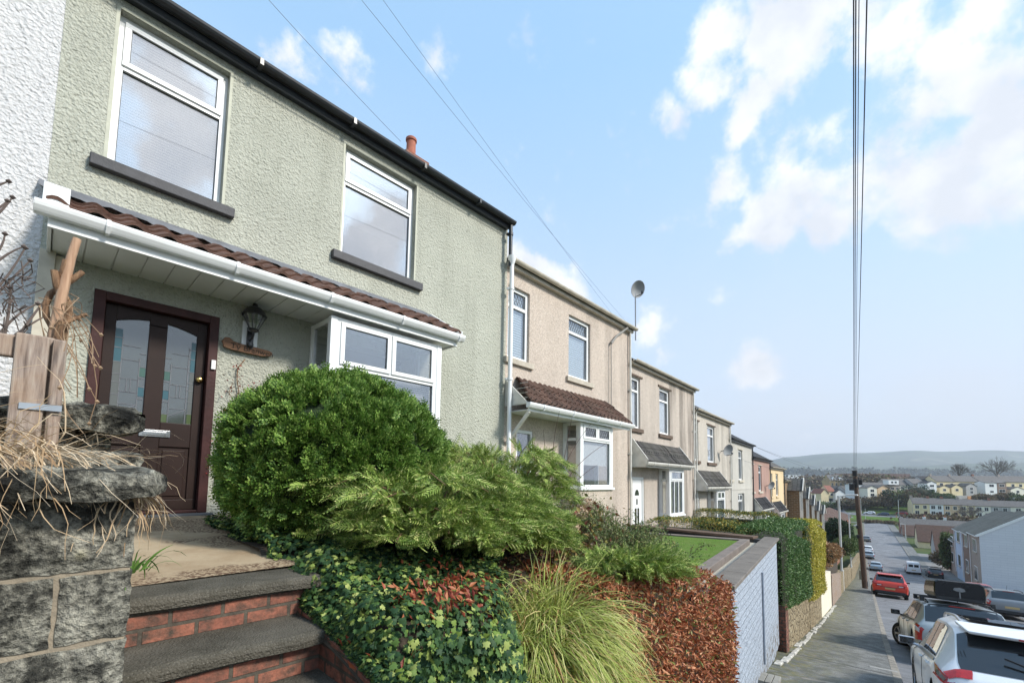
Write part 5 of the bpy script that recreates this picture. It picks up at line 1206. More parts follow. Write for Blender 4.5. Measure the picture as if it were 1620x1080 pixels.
for a, b, c in [((880, 790), (885, 730), (935, 670)), ((876, 788), (868, 720), (885, 650)), ((882, 790), (900, 735), (960, 700)), ((878, 790), (862, 740), (860, 680)), ((884, 792), (905, 760), (945, 735)), ((872, 790), (852, 745), (846, 700)), ((884, 790), (893, 715), (905, 660))]:
    A_, B_, C_ = [np.array(onY(*q, 3.9)) for q in (a, b, c)]; bs.tube([A_*(1-t_)**2+B_*2*t_*(1-t_)+C_*t_*t_ for t_ in np.linspace(0, 1, 9)], [.008*(1-.7*t_) for t_ in np.linspace(0, 1, 9)], 5)
o = bs.build('stems', paint('dark_stem', (.06, .03, .025), .8, .2), bare); o.location = -bare.location
cl_ = empty('red_climber', (1.5, Y1-.06, -.3), 0, 'red-leaved creeper climbing the green wall between the door and the round bush', 'climber'); r_ = np.random.default_rng(12)
m = MB(); main = [onY(x, y, Y1-.03) for x, y in [(352, 760), (350, 700), (368, 650), (378, 620), (375, 600), (376, 582), (388, 568)]]; m.tube(main, .006, 5)
for (a, b, c) in [((368, 650), (385, 630), (400, 612)), ((372, 640), (362, 620), (368, 606)), ((352, 700), (345, 690), (352, 672)), ((350, 720), (360, 700), (372, 690)), ((380, 625), (395, 618), (418, 612)), ((350, 735), (340, 728), (345, 712))]: m.tube([onY(*q, Y1-.05) for q in (a, b, c)], .0035, 4)
o = m.build('stems', bark_v, cl_); o.location = -cl_.location
P = []
for (x, y, s, n) in [(352, 705, 7, 70), (362, 690, 8, 60), (370, 655, 8, 40), (388, 622, 10, 40), (366, 613, 8, 25), (377, 595, 2, 10), (376, 580, 3, 12), (350, 735, 7, 50), (355, 675, 6, 30), (408, 614, 8, 20), (331, 741, 4, 6)]:
    for _ in range(n): P.append(np.array(onY(x+r_.normal()*s, y+r_.normal()*s, Y1-.04-r_.uniform(0, .06))))
P = np.array(P); Vv, Ff = scatter(LEAF4[0]*np.array([.6, 1, 1]), LEAF4[1], P, along(r_.normal(size=P.shape)+[0, -.3, -.6], 0), r_.uniform(.018, .034, len(P))); o = npmesh('foliage', Vv, Ff, foliage('crimson_leaf', [(0, (.10, .012, .015)), (.6, (.24, .03, .03)), (1, (.34, .09, .07))], .5, .1), cl_); o.location = -cl_.location

# ------------------------------------------------------------------ dead grass on the stone wall, vine tendrils
dg = empty('dead_grass', (-.2, 1.75, .02), 0, 'bleached dead grass hanging over the coping of the stone wall', 'grass')
for i, (x, y, n, L, bias, el, dr) in enumerate([(-.36, 1.66, 520, (.2, .42), (.25, -.7, -.1), (.1, .9), 1.5), (-.15, 1.72, 200, (.2, .38), (.7, -.4, .05), (.2, .9), 1.1), (.02, 1.9, 70, (.2, .34), (.9, -.2, .05), (.2, .8), .9), (-.62, 1.7, 260, (.2, .4), (0, -.7, -.1), (.1, .8), 1.5), (-.42, 1.85, 120, (.15, .35), (0, 0, .3), (.5, 1.4), .9), (.17, 1.70, 110, (.10, .2), (.3, -.1, -.8), (0, .3), 1.4)]):
    o = blades('straws', (x, y, .04 if i != 5 else -.06), n, L, m_straw, dg, seed=40+i, w=.0017, bias=bias, base=.16 if i != 5 else .07, droop=dr*.8, el=el, seg=9, kink=.26); o.location = -dg.location
m = MB(); r_ = np.random.default_rng(21)
for k in range(26):
    a = np.array(pv(r_.uniform(60, 130), r_.uniform(470, 540))); b = np.array(pv(r_.uniform(80, 160), r_.uniform(500, 690), r_.uniform(-.15, .1))); c = (a+b)/2+r_.normal(size=3)*.07+[0, 0, .05]
    m.tube([a*(1-t_)**2+c*2*t_*(1-t_)+b*t_*t_ for t_ in np.linspace(0, 1, 7)], .0013, 4)
    if k % 2: m.lathe([(0, -.008), (.007, 0), (0, .008)], tuple(b), 5)
o = m.build('tendrils', paint('tendril', (.30, .20, .12), .85, .3), vn); o.location = -vn.location
T = empty('bare_bush', onY(-20, 520, 2.4), 0, 'leafless thin grey branches in front of the white wall at the left edge', 'bush'); m = MB()
for (a, b, c) in [((-40, 480), (0, 465), (40, 392)), ((-40, 450), (0, 402), (38, 390)), ((-30, 420), (5, 400), (8, 370)), ((-40, 500), (10, 450), (48, 412)), ((-20, 350), (0, 340), (20, 312)), ((-20, 340), (0, 330), (12, 318)), ((-20, 560), (10, 500), (60, 480)), ((-10, 560), (30, 520), (72, 500)), ((0, 560), (20, 480), (15, 455)), ((10, 560), (50, 500), (75, 470)), ((-20, 300), (0, 292), (14, 287))]:
    A_, B_, C_ = [np.array(onY(*q, 2.4)) for q in (a, b, c)]; m.tube([A_*(1-t_)**2+B_*2*t_*(1-t_)+C_*t_*t_ for t_ in np.linspace(0, 1, 7)], [.006*(1-.6*t_) for t_ in np.linspace(0, 1, 7)], 5); m.lathe([(0, -.01), (.01, 0), (0, .01)], tuple(C_), 5)
for k in range(30):
    x, y = r_.uniform(-10, 45), r_.uniform(440, 545); A_, C_ = np.array(onY(x, y, 2.4)), np.array(onY(x+r_.normal()*14, y-r_.uniform(5, 40), 2.35)); m.tube([A_, (A_+C_)/2+r_.normal(size=3)*.02, C_], .002, 4)
o = m.build('branches', paint('grey_twig', (.13, .10, .085), .85, .3), T); o.location = -T.location
# gravelly leaf litter on the path edge, weeds in the wall
blades('wall_weeds', (.20, 1.75, -.30), 30, (.06, .14), foliage('weed_green', [(0, (.08, .18, .03)), (1, (.2, .34, .08))]), seed=70, w=.005, base=.05)
tag(bpy.data.objects['wall_weeds'], 'small green weeds growing out of the corner of the stone wall', 'weeds', kind='stuff')

# ------------------------------------------------------------------ clipped hedges of the next gardens
m_hg = foliage('privet_green', [(0, (.035, .085, .02)), (.5, (.07, .15, .035)), (.85, (.12, .22, .06)), (1, (.22, .30, .10))], .45, .1)
m_hy = foliage('golden_privet', [(0, (.12, .17, .02)), (.35, (.36, .33, .03)), (.75, (.62, .50, .06)), (1, (.75, .66, .2))], .45, .15)
m_hm = foliage('mixed_privet', [(0, (.045, .09, .02)), (.45, (.09, .15, .035)), (.65, (.15, .18, .05)), (.72, (.40, .24, .05)), (.9, (.58, .46, .08)), (1, (.2, .25, .08))], .45, .1)
def hbox(x0, x1, ys, ye, z0a, z0b, zta, ztb): return ledge(x0, x1, ys[0], ys[1], ye[0], ye[1], z0a, z0b, zta, ztb)
f, c = hbox(10.95, 15.6, (YW(10.95)-.10, YW(15.6)-.10), (YW(10.95)+.95, YW(15.6)+.95), gz(11)+.85, gz(15.4)+.9, -1.02, -1.12)
box_hedge('clipped_hedge', f, 1500, (.028, .05), m_hg, 'dense dark green clipped hedge above the brick pier', core_m, 51, .09, corebox=[c])
f, c = hbox(15.62, 20.2, (YW(15.5)-.12, YW(20.2)-.12), (YW(15.5)+.9, YW(20.2)+.9), gz(15.6)+.8, gz(20)+.9, -1.14, -1.42)
box_hedge('clipped_hedge', f, 1300, (.03, .055), m_hy, 'golden yellow hedge above the rubble wall, beyond the dark green one', core_m, 52, .10, corebox=[c])
f, c = hbox(11.0, 11.9, (3.3, 3.3), (5.45, 5.45), -2.2, -2.2, -.98, -.98)
box_hedge('clipped_hedge', f, 1300, (.03, .05), m_hm, 'green and yellow hedge running back from the pavement behind the lawn garden wall', core_m, 53, .06, corebox=[c])
f, c = hbox(15.6, 16.6, (3.5, 3.6), (6.0, 6.0), -2.9, -2.9, -.98, -1.0)
box_hedge('clipped_hedge', f, 1200, (.03, .055), m_hm, 'flecked green and yellow hedge running up to the cream pebbledashed house', core_m, 54, .08, corebox=[c])
# ------------------------------------------------------------------ cars
def lerp_tab(tab, x):
    xs_ = [r[0] for r in tab]
    if x <= xs_[0]: return tab[0][1:]
    for a, b in zip(tab, tab[1:]):
        if x <= b[0]:
            t_ = (x-a[0])/(b[0]-a[0]); return tuple(p+(q-p)*t_ for p, q in zip(a[1:], b[1:]))
    return tab[-1][1:]
tyre_m = paint('tyre', (.012, .012, .012), .8, .2, 20); rim_m = paint('alloy', (.38, .38, .39), .35, .15, metal=.7); trim_m = paint('black_trim', (.016, .017, .019), .5, .3, 8)
def lightmat(name, c, r=.15): return paint(name, c, r, .25, 30, .002, 120, coat=.5)
red_l = lightmat('tail_light_red', (.42, .012, .012)); clear_l = lightmat('light_clear', (.55, .55, .56)); amber_l = lightmat('light_dark', (.10, .08, .08))
plate_y = paint('number_plate', (.50, .36, .16), .5, .12, 20); silver_m = paint('silver_trim', (.5, .5, .52), .3, .05, metal=.8)
def car_body(tab, arches, rw, paintm, L):
    """tab rows: x, z_bottom, z_belt, z_top, half low, half belt, half top"""
    def sect(x):
        zb, zl, zt, wl, wb, wt = lerp_tab(tab, x); za = zb
        for xa in arches:
            d = abs(x-xa)
            if d < rw+.07: za = max(za, math.sqrt(max(0, (rw+.07)**2-d*d))+.33)
        zb2 = min(za, zl-.12); zm = zb2+(zl-zb2)*.5; tall = zt-zl
        return [(0, zb2), (wl*.8, zb2), (wl, zb2+.03), (wb+.012*min(1, (zl-zb2)/.5), zm), (wb, zl-.06), (wb-.045, zl), (wt+(wb-.045-wt)*.12, zl+tall*.86), (wt-.10 if tall > .1 else wt*.8, zl+tall*.98), (0, zt+.012)]
    xs_ = sorted({0, .012, .03, .06, .1, .16, .24, L, L-.02, L-.06, L-.12, L-.2, *[r[0] for r in tab], *np.linspace(.3, L-.3, 34), *[a+s*(rw+.07) for a in arches for s in (-1, -.97, -.9, -.8, -.6, -.3, 0, .3, .6, .8, .9, .97, 1)]}); xs_ = [x for x in xs_ if 0 <= x <= L]
    rings = []
    for x in xs_: s = sect(x); rings.append([(x, -y, z) for y, z in s[1:-1]][::-1][::-1] and [(x, y, z) for y, z in s[:-1]]+[(x, 0, s[-1][1])]+[(x, -y, z) for y, z in s[1:-1]][::-1])
    m = MB(); n = len(rings[0])
    for r in rings: m.v += r
    for i in range(len(rings)-1):
        for k in range(n):
            k2 = (k+1) % n; lo = k in (0, n-1, 1, n-2); m.f.append((i*n+k, (i+1)*n+k, (i+1)*n+k2, i*n+k2)); m.m.append(1 if lo or k in (0, n-1) else 0)
    for r0 in (0, len(rings)-1): m.f.append(tuple(range(r0*n, r0*n+n))); m.m.append(0)
    def surf(x, s, side=1):
        q = sect(x); s = max(0, min(8, s)); i = min(7, int(s)); f = s-i; y = q[i][0]*(1-f)+q[i+1][0]*f; z = q[i][1]*(1-f)+q[i+1][1]*f; return Vector((x, side*y, z))
    return m, surf
def patch(surf, grid, off=.008, side=1):
    m = MB(); R_ = []
    for row in grid:
        r_ = []
        for (x, s, sd) in row:
            p = surf(x, s, sd); e = .01; a = surf(x+e, s, sd)-surf(x-e, s, sd); b = surf(x, min(8, s+e), sd)-surf(x, max(0, s-e), sd); n_ = a.cross(b)
            if n_.length < 1e-12: n_ = Vector((0, 0, 1))
            n_.normalize(); c = Vector((2.2, 0, .7))
            if n_.dot(p-c) < 0: n_ = -n_
            r_.append(p+n_*off)
        R_.append(r_)
    for a, b in zip(R_, R_[1:]):
        for i in range(len(a)-1): m.face([a[i], a[i+1], b[i+1], b[i]])
    return m
def gridr(x0, x1, s0, s1, side, nx=8, ns=4, skew=0): return [[(x0+(x1-x0)*i/nx+skew*j/ns, s0+(s1-s0)*j/ns, side) for i in range(nx+1)] for j in range(ns+1)]
def across(x0, x1, s0, nx=6, ns=5):
    ss = [(s0+(8-s0)*j/ns, 1) for j in range(ns+1)]+[(s0+(8-s0)*j/ns, -1) for j in range(ns-1, -1, -1)]
    return [[(x0+(x1-x0)*i/nx, s, sd) for s, sd in ss] for i in range(nx+1)]
def wheel(parent, x, y, r, wdt=.21, steer=0):
    w = MB(); M = Matrix.Translation((x, y, r)) @ Matrix.Rotation(steer, 4, 'Z') @ Matrix.Rotation(R(90), 4, 'X')
    w.lathe([(r*.62, -wdt/2), (r*.93, -wdt/2), (r, -wdt*.38), (r, wdt*.38), (r*.93, wdt/2), (r*.62, wdt/2)], n=28, M=M); o = w.build('wheel', tyre_m, parent, smooth=True, angle=35)
    w = MB(); out = 1 if y < 0 else -1
    w.lathe([(0, out*wdt*.30), (r*.12, out*wdt*.34), (r*.16, out*wdt*.30)], n=16, M=M); w.lathe([(r*.60, -wdt/2), (r*.66, out*wdt*.5), (r*.58, out*wdt*.46), (r*.55, 0)], n=28, M=M)
    for k in range(5):
        a = 2*PI*k/5; w.bar(M @ Vector((r*.1*math.cos(a), r*.1*math.sin(a), out*wdt*.30)), M @ Vector((r*.6*math.cos(a), r*.6*math.sin(a), out*wdt*.42)), .055, .02, up=M.to_3x3() @ Vector((0, 0, 1)))
    w.build('rim', rim_m, o); return o
def car(name, cat, label, P, hd, paintm, kind='hatch', steer=0, detail=True, group='cars parked along the street', light='red'):
    suv = kind == 'suv'; est = kind == 'estate'; van = kind == 'van'
    if suv: L, h, hw = 4.38, 1.60, .915; tab = [(0, .42, .86, .90, .74, .76, .70), (.03, .36, .93, .97, .82, .86, .74), (.10, .33, .98, 1.04, .87, .895, .72), (.24, .32, 1.0, 1.16, .89, .91, .72), (.62, .30, 1.02, 1.50, .90, .915, .66), (.75, .30, 1.02, 1.555, .90, .915, .66), (1.3, .28, 1.0, 1.60, .90, .915, .65), (2.2, .28, .97, 1.59, .90, .915, .65), (2.65, .28, .96, 1.50, .90, .915, .63), (3.35, .28, .95, 1.06, .90, .91, .66), (3.9, .30, .88, .98, .89, .90, .62), (4.25, .32, .78, .86, .84, .85, .55), (4.38, .40, .62, .68, .66, .68, .45)]
    elif est: L, h, hw = 4.57, 1.47, .885; tab = [(0, .36, .82, .86, .74, .76, .68), (.03, .30, .90, .94, .82, .84, .72), (.12, .26, .93, 1.00, .86, .87, .70), (.48, .24, .95, 1.38, .87, .885, .63), (.60, .24, .95, 1.43, .87, .885, .62), (1.4, .22, .93, 1.47, .87, .885, .61), (2.4, .22, .91, 1.46, .87, .885, .60), (2.8, .22, .90, 1.37, .87, .885, .58), (3.5, .22, .88, .97, .87, .88, .62), (4.1, .24, .80, .87, .85, .86, .58), (4.45, .26, .68, .74, .78, .80, .5), (4.57, .34, .55, .6, .6, .62, .4)]
    elif van: L, h, hw = 4.6, 1.90, .93; tab = [(0, .36, 1.0, 1.75, .84, .86, .76), (.05, .30, 1.05, 1.86, .89, .91, .80), (.5, .26, 1.05, 1.90, .90, .93, .82), (2.4, .26, 1.05, 1.90, .90, .93, .82), (2.9, .26, 1.03, 1.80, .90, .93, .78), (3.65, .26, 1.0, 1.12, .90, .92, .70), (4.3, .28, .85, .95, .88, .89, .62), (4.55, .32, .7, .76, .78, .8, .5), (4.6, .4, .6, .64, .7, .7, .4)]
    else: L, h, hw = 4.1, 1.46, .87; tab = [(0, .38, .84, .88, .70, .72, .64), (.03, .32, .90, .95, .80, .82, .70), (.12, .28, .93, 1.02, .84, .86, .68), (.50, .25, .95, 1.34, .86, .87, .60), (.65, .25, .95, 1.40, .86, .87, .60), (1.5, .23, .92, 1.46, .86, .87, .60), (2.1, .23, .90, 1.44, .86, .87, .59), (2.5, .23, .90, 1.34, .86, .87, .57), (3.15, .23, .88, .97, .86, .865, .62), (3.7, .25, .80, .87, .84, .85, .56), (4.0, .27, .68, .74, .76, .78, .48), (4.1, .35, .55, .6, .6, .6, .4)]
    r = .36 if suv else .32; fa, ra = L-.88, .82
    c = empty(name, P, 0, label, cat, group); z = P[2]; pitch = math.atan(abs(gz(P[0]+2, P[1])-gz(P[0]-2, P[1]))/4)*(1 if gz(P[0]+2, P[1]) < gz(P[0]-2, P[1]) else -1)
    hx = Vector((math.cos(hd), math.sin(hd), 0)); down = (gz(P[0]+hx.x, P[1]+hx.y)-gz(P[0]-hx.x, P[1]-hx.y))/2; fx = Vector((hx.x, hx.y, down)).normalized(); fy = Vector((-hx.y, hx.x, 0)); fz = fx.cross(fy)
    c.rotation_euler = Matrix((fx, fy, fz)).transposed().to_euler()
    m, surf = car_body(tab, (ra, fa), r, paintm, L); b = m.build('body', [paintm, trim_m], c, smooth=True, angle=38 if detail else 30)
    # glass
    rg = (.13, .60) if suv else ((.14, .50) if est else ((.0, .04) if van else (.15, .55))); wg = (2.70, 3.32) if suv else ((2.85, 3.45) if est else ((2.95, 3.6) if van else (2.55, 3.10)))
    if not van: patch(surf, across(rg[0], rg[1], 6.15), .007).build('rear_window', car_glass, c, smooth=True)
    else: m_ = MB(); m_.box(-.008, -.002, -.62, -.06, 1.15, 1.55); m_.box(-.008, -.002, .06, .62, 1.15, 1.55); m_.build('rear_window', car_glass, c)
    patch(surf, across(wg[0], wg[1], 6.15), .006).build('windscreen', car_glass, c, smooth=True)
    for sd in (1, -1):
        spans = [(.85, 1.68), (1.74, 2.72)] if suv else ([(.62, 1.25), (1.32, 2.1), (2.17, 2.95)] if est else ([(2.35, 3.05)] if van else [(.75, 1.45), (1.52, 2.5)]))
        for i, (a, b_) in enumerate(spans):
            g = []; lastf = i == len(spans)-1
            for j in range(5):
                s_ = 5.12+.82*j/4; xa = a+(.16*j/4 if i == 0 and not van else 0); xb = b_+(.42*(1-j/4) if lastf else 0); g.append([(xa+(xb-xa)*q/6, s_, sd) for q in range(7)])
            patch(surf, g, .007).build('side_window', car_glass, c, smooth=True)
        if detail:
            # silver window line, door seams, handles, sill
            patch(surf, [[(spans[0][0]+(spans[-1][1]+.4-spans[0][0])*q/12, s_, sd) for q in range(13)] for s_ in (5.0, 5.08)], .009).build('window_trim', silver_m if suv else trim_m, c)
            s = MB()
            for x in [q[0]-.03 for q in spans[1:]]+[spans[-1][1]+.25]:
                for k in range(8): s.bar(surf(x+.05*math.sin(k/8*PI), 2.4+2.6*k/8, sd)+Vector((0, sd*.004, 0)), surf(x+.05*math.sin((k+1)/8*PI), 2.4+2.6*(k+1)/8, sd)+Vector((0, sd*.002, 0)), .003, .004)
            s.build('door_seam', trim_m, c)
            for x in [q[0]+.12 for q in spans[-2:]]: s = MB(); p = surf(x, 4.1, sd); s.bar(p+Vector((0, sd*.012, 0)), p+Vector((.19, sd*.012, 0)), .03, .03); s.build('door_handle', paintm, c, bevel=.008)
    for x, st_ in ((ra, 0), (fa, steer)):
        for sd in (1, -1): wheel(c, x, sd*(hw-.115+(.02 if st_ else 0)), r, .215, st_)
    m_ = MB(); m_.box(.25, L-.25, -.70, .70, .22, .62); m_.build('underbody', trim_m, c)
    # mirrors
    for sd in (1, -1):
        mx = spans[-1][1]+.18; p = surf(mx, 5.0, sd); q = MB(); q.bar(p+Vector((0, -sd*.03, .0)), p+Vector((.02, sd*.07, .04)), .05, .04)
        M = Matrix.Translation(p+Vector((.03, sd*.135, .07))); pr = [(0, -.10), (.055, -.095), (.085, 0), (.055, .095), (0, .10)]
        q.box(-.03, .07, -.10, .10, -.065, .065, M=M); o = q.build('wing_mirror', [paintm if not suv and not est else (silver_m if suv else trim_m)], c, bevel=.03); q = MB(); q.box(-.034, -.031, -.085, .085, -.05, .05, M=M); q.build('mirror_glass', car_glass, o)
    # lights, plate, bumper
    zr = tab[0][2]; xl = lambda y_: 0.0
    for sd in (1, -1):
        if suv:
            g = []; nrow = 7
            for j in range(nrow):   # wedge that tapers round the side and stretches over the tailgate
                t_ = j/(nrow-1); s0_ = 4.0+.98*t_; xa = .006; xb = .20+.42*(t_**1.1); g.append([(xa+(xb-xa)*q/8, s0_, sd) for q in range(9)])
            lt = patch(surf, g, .016); lo = lt.build('tail_light', red_l, c, smooth=True)
            patch(surf, [[(.035+(.09)*q/5, 5.0+1.7*j/6, sd) for q in range(6)] for j in range(7)], .014).build('lamp_strip', red_l, lo, smooth=True)
            g = [[(.04+(.16+.22*j/4-.03)*q/6, 4.18+.55*j/4, sd) for q in range(7)] for j in range(5)]; patch(surf, g, .021).build('lamp_insert', amber_l, lo, smooth=True)
            for a_, b_ in ((4.0, 4.08),): patch(surf, [[(.02+.22*q/6, s_, sd) for q in range(7)] for s_ in (a_, b_)], .026).build('lamp_strip', red_l, lo)
            q = MB(); q.prism([(sd*.36, .80), (sd*.74, .70), (sd*.75, .90), (sd*.42, .875)], -.022, .01, 'x'); q.build('reflector', red_l, lo, bevel=.004)
            q = MB(); q.box(-.028, -.022, min(sd*.44, sd*.66), max(sd*.44, sd*.66), .78, .84); q.build('lamp_insert', clear_l, lo)
        else:
            s0_, s1_ = (2.95, 4.95) if est else ((2.6, 5.6) if van else (3.6, 4.95))
            lo = patch(surf, [[(.004+(.17+.10*j/5-.004)*q/6, s0_+(s1_-s0_)*j/5, sd) for q in range(7)] for j in range(6)], .012).build('tail_light', red_l, c, smooth=True)
            if detail: patch(surf, [[(.02+.10*q/4, s0_+.75+.45*j/3, sd) for q in range(5)] for j in range(4)], .017).build('lamp_insert', clear_l if est else amber_l, lo, smooth=True)
        patch(surf, [[(L-.30+.22*q/5, 3.4+1.3*j/3, sd) for q in range(6)] for j in range(4)], .008).build('headlight', clear_l, c, smooth=True)
    q = MB(); q.box(-.012, 0.004, -.26, .26, .56 if not van else .62, .67 if not van else .73); q.build('number_plate', plate_y, c, bevel=.003)
    if suv or est:
        q = MB(); q.box(-.03, .2, -.74, .74, .30, .46); q.build('rear_bumper', trim_m, c, bevel=.03)
        for sd in (1, -1):
            q = MB(); pts = []
            for k in range(11):
                x = .72+(2.55-.72)*k/10; p = surf(x, 7.0, sd); pts.append(p+Vector((0, sd*.035, .005+.035*math.sin(k/10*PI)**.4)))
            q.tube(pts, .020, 6); q.build('roof_rail', silver_m if suv else trim_m, c, smooth=True)
    if suv:
        q = MB(); zz = 1.555
        q.add([(.42, -.60, 1.50), (.42, .60, 1.50), (.80, .66, 1.585), (.80, -.66, 1.585), (.44, -.58, 1.46), (.44, .58, 1.46), (.8, .64, 1.53), (.8, -.64, 1.53)], [(0, 1, 2, 3), (4, 7, 6, 5), (0, 4, 5, 1), (1, 5, 6, 2), (3, 7, 4, 0)]); q.build('roof_spoiler', paintm, c, bevel=.015)
        q = MB(); q.box(.405, .425, -.2, .2, 1.475, 1.492); q.build('brake_light', red_l, c)
        q = MB(); q.prism([(1.0, 1.612), (2.3, 1.606), (2.3, 1.612), (1.0, 1.618)], -.5, .5, 'y'); q.build('glass_roof', car_glass, c)
        q = MB(); q.box(-.02, .02, -.5, .5, .685, .715); q.build('tailgate_trim', trim_m, c)
        q = MB(); q.bar(surf(.16, 8)+Vector((-.0, .0, .03)), surf(.30, 8)+Vector((-.05, .35, .03)), .02, .02); q.build('rear_wiper', trim_m, c)
    if est:
        q = MB(); q.box(.47, .485, -.22, .22, 1.395, 1.415); q.build('brake_light', red_l, c)
        patch(surf, across(.50, .56, 6.6), .01).build('tailgate_trim', trim_m, c)
    if suv or est or kind == 'hatch': q = MB(); q.tube([(.9, 0, tab[5][3]+.03), (.72, 0, tab[5][3]+.25)], .006, 5); q.build('aerial', trim_m, c)
    return c
def carpaint(name, c, metal=.0, rough=.28): return paint(name, c, rough, .05, 3, metal=metal, coat=.35)
white_p = carpaint('car_white', (.76, .78, .80)); silver_p = carpaint('car_silver', (.36, .385, .39), .35); red_p = carpaint('car_red', (.60, .045, .020), .15); blue_p = carpaint('car_pale_blue', (.42, .52, .60), .3); black_p = carpaint('car_black', (.02, .022, .025)); grey_p = carpaint('car_grey', (.20, .215, .23), .3); navy_p = carpaint('car_navy', (.03, .05, .10), .2); van_p = carpaint('van_white', (.80, .81, .82)); dred_p = carpaint('car_dark_red', (.34, .03, .03))
def on_road(X, Y): return (X, Y, gz(X, Y)-.118)
def place(name, cat, label, X, Yleft, hd, hw, *a, **k):      # rear-left corner known
    hdv = R(hd); cx, cy = X+math.sin(hdv)*hw, Yleft-math.cos(hdv)*hw
    return car(name, cat, label, on_road(cx, cy), hdv, *a, **k)
suv = place('parked_car', 'car', 'white SUV with slim red tail lights and roof rails, nearest to the viewer', 6.8, .0, 5.2, .915, white_p, 'suv')
suv.scale.z = .91
est = place('parked_car', 'car', 'silver grey estate car with a black roof box and its front wheel turned out', 14.1, .34, 7.5, .885, silver_p, 'estate', steer=R(28))
# roof box on its bars
ec = est; 
rb = empty('roof_box', tuple(ec.location), 0, 'glossy black roof box with a folded strap, carried on the silver grey estate car', 'roof box'); rb.rotation_euler = ec.rotation_euler
gloss_black = paint('gloss_black', (.008, .009, .011), .22, .2, spec=.3)
def boxloft(zs_, ys_, xs2):
    m = MB(); R_ = []
    for x, sy, sz, dz in xs2: R_.append([(x, y*sy, 1.60+dz+z*sz) for y, z in zs_])
    n = len(zs_)
    for a, b in zip(R_, R_[1:]):
        for k in range(n): m.face([a[k], b[k], b[(k+1) % n], a[(k+1) % n]])
    m.face(R_[0][::-1]); m.face(R_[-1]); return m
up = [(-.42, .02), (-.44, .10), (-.44, .22), (-.42, .35), (-.36, .39), (.36, .39), (.42, .35), (.44, .22), (.44, .10), (.42, .02)]; lowr = [(-.36, -.045), (-.43, .0), (-.445, .085), (.445, .085), (.43, .0), (.36, -.045)]
boxloft(up, 0, [(.55, .96, .95, 0), (.60, 1, 1, 0), (1.9, 1, .98, 0), (2.3, .93, .8, 0), (2.6, .7, .4, 0.02)]).build('lid', gloss_black, rb, smooth=True, angle=28)
boxloft(lowr, 0, [(.56, .97, 1, 0), (.62, 1, 1, 0), (2.2, .98, 1, 0), (2.62, .7, .8, .02)]).build('base', trim_m, rb, smooth=True, angle=28)
m = MB(); m.prism([(-.10, 1.775), (-.04, 1.75), (.06, 1.76), (.11, 1.79), (.09, 1.835), (0, 1.85), (-.08, 1.83)], .535, .549, 'x'); m.box(.537, .547, -.012, .012, 1.60, 1.75); m.build('strap', paint('strap_grey', (.22, .22, .22), .7, .2, 20), rb, bevel=.01)
for x in (1.0, 2.1): m = MB(); m.box(x, x+.08, -.66, .66, 1.52, 1.555); [m.box(x-.01, x+.09, s*.62-.04, s*.62+.04, 1.43, 1.53) for s in (1, -1)]; m.build('roof_bar', trim_m, rb, bevel=.01)
Pr = hit(1410, 934); place('parked_car', 'car', 'red SUV parked beside the telegraph pole with its front wheel turned', 38.8, 3.02, 3.5, .9, red_p, 'suv', steer=R(25), detail=True)
def place_px(name, cat, label, px, py, hd, paintm, kind, D=None, flip=False, **k):
    P = hit(px, py) if D is None else atD(px, py, D); return car(name, cat, label, (P.x, P.y, gz(P.x, P.y)-.118 if D is None else P.z), R(hd), paintm, kind, detail=False, **k)
place_px('parked_car', 'car', 'pale blue car directly in front of the red SUV on the left kerb', 1386, 902, 5, blue_p, 'hatch')
place_px('parked_car', 'car', 'silver blue car second beyond the red SUV on the left kerb', 1374.5, 883, 5, blue_p, 'estate')
place_px('parked_car', 'car', 'small white car third beyond the red SUV on the left kerb', 1373.5, 874, 5, white_p, 'hatch')
place_px('parked_car', 'car', 'grey car farthest along the left kerb near the junction', 1371, 856, 5, grey_p, 'hatch')
place_px('parked_van', 'van', 'white van parked on the right side of the street beyond the red SUV', 1446, 907, 5, van_p, 'van', group='vans on the street')
place_px('parked_car', 'car', 'black off-road car half hidden behind the roof box', 1481, 914, 5, black_p, 'suv')
place('parked_car', 'car', 'dark red car between the roof box and the grey estate on the right', 46.0, -1.55, 5, .87, dred_p, 'hatch')
place('parked_car', 'car', 'grey estate car parked on the right side of the street below the white gable', 35.0, -2.05, 5, .885, grey_p, 'estate')
for i, (x, y, hd, pm, kd, lb) in enumerate([(1385, 813, 105, white_p, 'hatch', 'white car on the road across the green slope'), (1407, 815, 105, navy_p, 'hatch', 'navy blue car on the road across the green slope'), (1437, 814, 80, dred_p, 'hatch', 'dull red car beside the mural at the end of the cream terrace'), (1327, 807, 100, navy_p, 'hatch', 'dark car beyond the green slope on the left, behind the street lamp'), (1315, 807, 100, red_p, 'hatch', 'small orange red car at the left end of the green slope')]):
    place_px('parked_car', 'car', lb, x, y, hd, pm, kd)
for i, (x, y, pm, lb) in enumerate([(1289, 800, grey_p, 'grey car at the near end of the lower street'), (1291, 788, navy_p, 'navy car in the middle of the lower street'), (1277, 782, white_p, 'white car on the left of the lower street'), (1283, 776, silver_p, 'silver car high up the lower street'), (1276, 773, black_p, 'black car farthest up the lower street on the left'), (1296, 779, blue_p, 'pale car on the right of the lower street')]):
    place_px('parked_car', 'car', lb, x, y, 12, pm, 'hatch')

